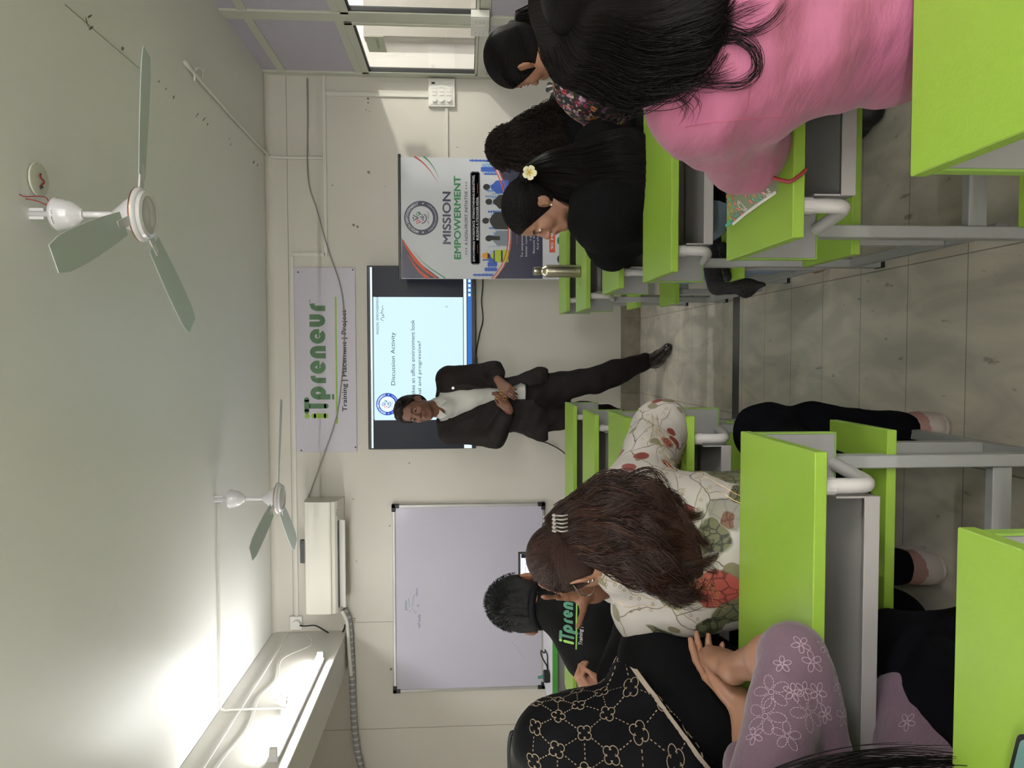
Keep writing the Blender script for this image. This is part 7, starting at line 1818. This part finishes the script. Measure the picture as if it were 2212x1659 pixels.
# ------------------------------------------------------------------ 9. woman in the pink shirt with big black hair
def pink_woman():
    s = .95; hc = np.array((.555, 1.16, 1.045)); R = frame((.1, 1, -.7))
    pel = np.array((.56, .995, .53)); neck = np.array((.55, 1.075, .985)); shL = atY(1512, 212, 1.06); shR = np.array((.73, 1.06, .965))
    lat = unit(shR-shL); J = dict(pelvis=pel, neck=neck, lat=lat, fwd=(0, 1, 0), shR=shR, shL=shL, hiplat=np.array((1., 0, 0)), chest=(.545, 1.03, .86))
    root = person('woman in a plain pink shirt with a great mass of loose black hair', (pel[0], pel[1], 0))
    sk = skin('skin_pink_woman', '#8a6049')
    elL = atY(1642, 322, 1.24); elL[2] = .812; wrL = np.array((.44, 1.40, .79)); elR = np.array((.86, 1.26, .80)); wrR = np.array((.66, 1.38, .79))
    m_pk = mat('pink_cotton', '#92506a', .62, spec=.3, sheen=.15, bump=(6, .9, (1.6, 1, 3.2)))
    hands = [dict(w=wrL, d=(.6, .7, 0), n=(0, 0, -1), s_=(.7, -.3, 0), curl=(.4, .4, .5, .5), size=.9), dict(w=wrR, d=(-.4, .8, 0), n=(0, 0, -1), s_=(-1, 0, 0), curl=(.4, .4, .5, .5), size=.9)]
    ex = lambda C: (C.cap(shL+(.01, 0, 0), elL, .070, .066, k=.05), C.cap(elL, elL+(wrL-elL)*.45, .064, .060, k=.02), C.cap(shL+(.05, -.04, -.07), pel+(-.05, .0, .10), .105, .135, k=.07), C.cap(pel+(0, -.0, .03), pel+(.0, .02, -.05), .15, .15, k=.05), C.cap(pel+(-.09, .02, -.06), pel+(-.11, .10, -.10), .09, .075, k=.04))
    F, body, top = seated(root, J, sk, hc, R, s, [(shR, elR, wrR), (shL, elL, wrL)], seat_legs(.60, .995, off=.08, dx=(.08, .1)), ((.16, .82, 0), (1.05, 1.62, 1.20)), ([(.20, .60, .007)], [(.85, 1.35, .007)], [(.70, 1.05, .007)]),
        ('pink_shirt', m_pk), hands=hands, slv=(.45, .45), grow=.012, hem=.40, foldspec=[(.5, .2, 1, 30), (1, 0, .45, 40), (.25, .1, 1, 60), (-.3, .2, 1, 75)], famp=.014, arm_g=.016, extra_cloth=ex, trousers=mat('dark_denim', '#2e353f', .8, bump=(80, .2)), shoe=mat('black_shoe', '#0f0f10', .5), w=1.0)
    # seams of yoke and sleeve
    bv = bvh_of(top); g = MB()
    for pts in ([(1623, 170), (1620, 195), (1616, 220), (1612, 240), (1607, 252)], [(1480, 275), (1520, 268), (1560, 262), (1600, 258), (1650, 254), (1690, 250)]):
        P_ = []
        for a, b in [tuple(q) for q in smoothpath(pts, 6)]:
            h = bv.ray_cast(Vector(CAM), Vector(unit(ray(a, b))))
            if h[0] is not None: P_.append(np.array(h[0])+np.array((0, -.0008, 0)))
        if len(P_) > 3: ribbon(g, P_, .0014, np.array((0, -1., 0)))
    if g.v: g.build('stitched_seam', mat('pink_seam', '#8d3f54', .7), top, world=True)
    rnd = np.random.default_rng(23)
    st = []
    for (x, y, z, wu, wv) in ((.56, 1.20, 1.150, .07, .05), (.552, 1.15, 1.140, .13, .085), (.545, 1.10, 1.115, .155, .10), (.535, 1.04, 1.075, .185, .10), (.535, 1.0, 1.03, .185, .085), (.535, .975, .995, .170, .065), (.55, .965, .965, .13, .04)): st.append(((x, y, z), (wu, .01, .01), (0, wv, .03)))
    H = grid(hc-.2, hc+.2, .009); hair_cap(H, hc, R, s, .006, ((0, .07, .04), (0, .8, -.45))); CC = cap_core(H, hc, R, s)
    LC = loft(st, 40, k=.93)
    sp = loft_strands(st, 2600, rnd, (.90, 1.04), .006, 1.2, 22, (PI*.7, 2.3*PI), (0, .4), (.85, 1.0), .006, 60)
    sp += loft_strands(st, 300, rnd, (.95, 1.10), .010, 1.6, 22, (PI*.8, 2.1*PI), (.2, .6), (.95, 1.03), .015, 60)
    n_main = len(sp)
    # loose wisps curling over the shirt
    bvw = bv
    def wisp(pts, n, jit):
        for _ in range(n):
            P_ = []
            off = rnd.normal(0, jit, 2); ph = rnd.uniform(0, 6)
            for i, (a, b) in enumerate(pts):
                aa, bb = a+off[0]*(1+.4*math.sin(i+ph)), b+off[1]*(1+.4*math.cos(i+ph)); d = unit(ray(aa, bb)); h = bvw.ray_cast(Vector(CAM), Vector(d))
                if h[0] is not None: P_.append(np.array(h[0])-d*rnd.uniform(.003, .012))
            if len(P_) >= 3: sp.append(np.array(smoothpath(P_, 5)))
    wisp([(1450, 200), (1475, 140), (1530, 100), (1590, 85), (1630, 110), (1638, 150), (1610, 180), (1560, 186), (1500, 180), (1460, 165)], 30, 7)
    wisp([(1450, 100), (1500, 85), (1560, 60), (1620, 72), (1670, 45), (1700, 5)], 24, 9)
    wisp([(1450, 130), (1480, 95), (1530, 60), (1600, 20), (1640, 5)], 26, 13); wisp([(1450, 150), (1490, 160), (1540, 172), (1585, 160)], 24, 12)
    wisp([(1448, 190), (1470, 205), (1490, 225), (1480, 250)], 20, 12); wisp([(1450, 60), (1490, 45), (1540, 30), (1580, 10)], 26, 15)
    h_ = strands(sp, [.0006]*n_main+[.00038]*(len(sp)-n_main), m_hair, 'hair', root, join_core(CC, LC)); h_['kind'] = 'stuff'
    c_ = atY(1700, 395, 1.20); 
    MB().tube(smoothpath([elL+(-.05, -.03, -.02), atY(1700, 392, 1.185), atY(1722, 383, 1.18), atY(1742, 366, 1.18)], 5), .0035, 6).build('red_cord', mat('red_thread', '#7d2525', .6), root, smooth=True, world=True)
pink_woman()

# black shawl hanging over the aisle end of a seat, papers on the desks
Sh = Field(axis(.12, .50, .007), axis(2.14, 2.62, .008), axis(.28, .64, .007))
Sh.cap((.42, 2.40, .462), (.245, 2.40, .468), .018, .022, k=.03); Sh.cap((.30, 2.44, .465), (.225, 2.40, .455), .03, .03, k=.03); Sh.cap((.225, 2.38, .45), (.212, 2.34, .385), .022, .030, k=.03); Sh.cap((.225, 2.43, .45), (.218, 2.42, .40), .022, .022, k=.03)
Sh.cap((.24, 2.30, .462), (.34, 2.34, .462), .014, .018, k=.03); Sh.cap((.212, 2.34, .39), (.216, 2.29, .345), .026, .008, k=.02)
Sh.warp(folds([(1, 1, .3, 70), (.3, 1, .4, 90)], 8), .004)
V, Q = Sh.mesh(); o = np_mesh('shawl', V, Q, mat('black_lace_cloth', '#08080a', .85, bump=(120, .6)), None, True, None, 1)
tag(o, 'black lace shawl draped over the aisle end of a right-hand seat', 'shawl')
pp = atZ(1300, 292, .752)
o = MB().prism([(-.05, -.07), (.05, -.07), (.05, .07), (-.05, .07)], lambda x, y, d: (pp[0]+x, pp[1]+y, .7505+d), .002).build('notebook', mat('white_paper', '#d8d5cc', .6)); tag(o, 'white notebook lying open beside the woman in the flowered dress', 'notebook')
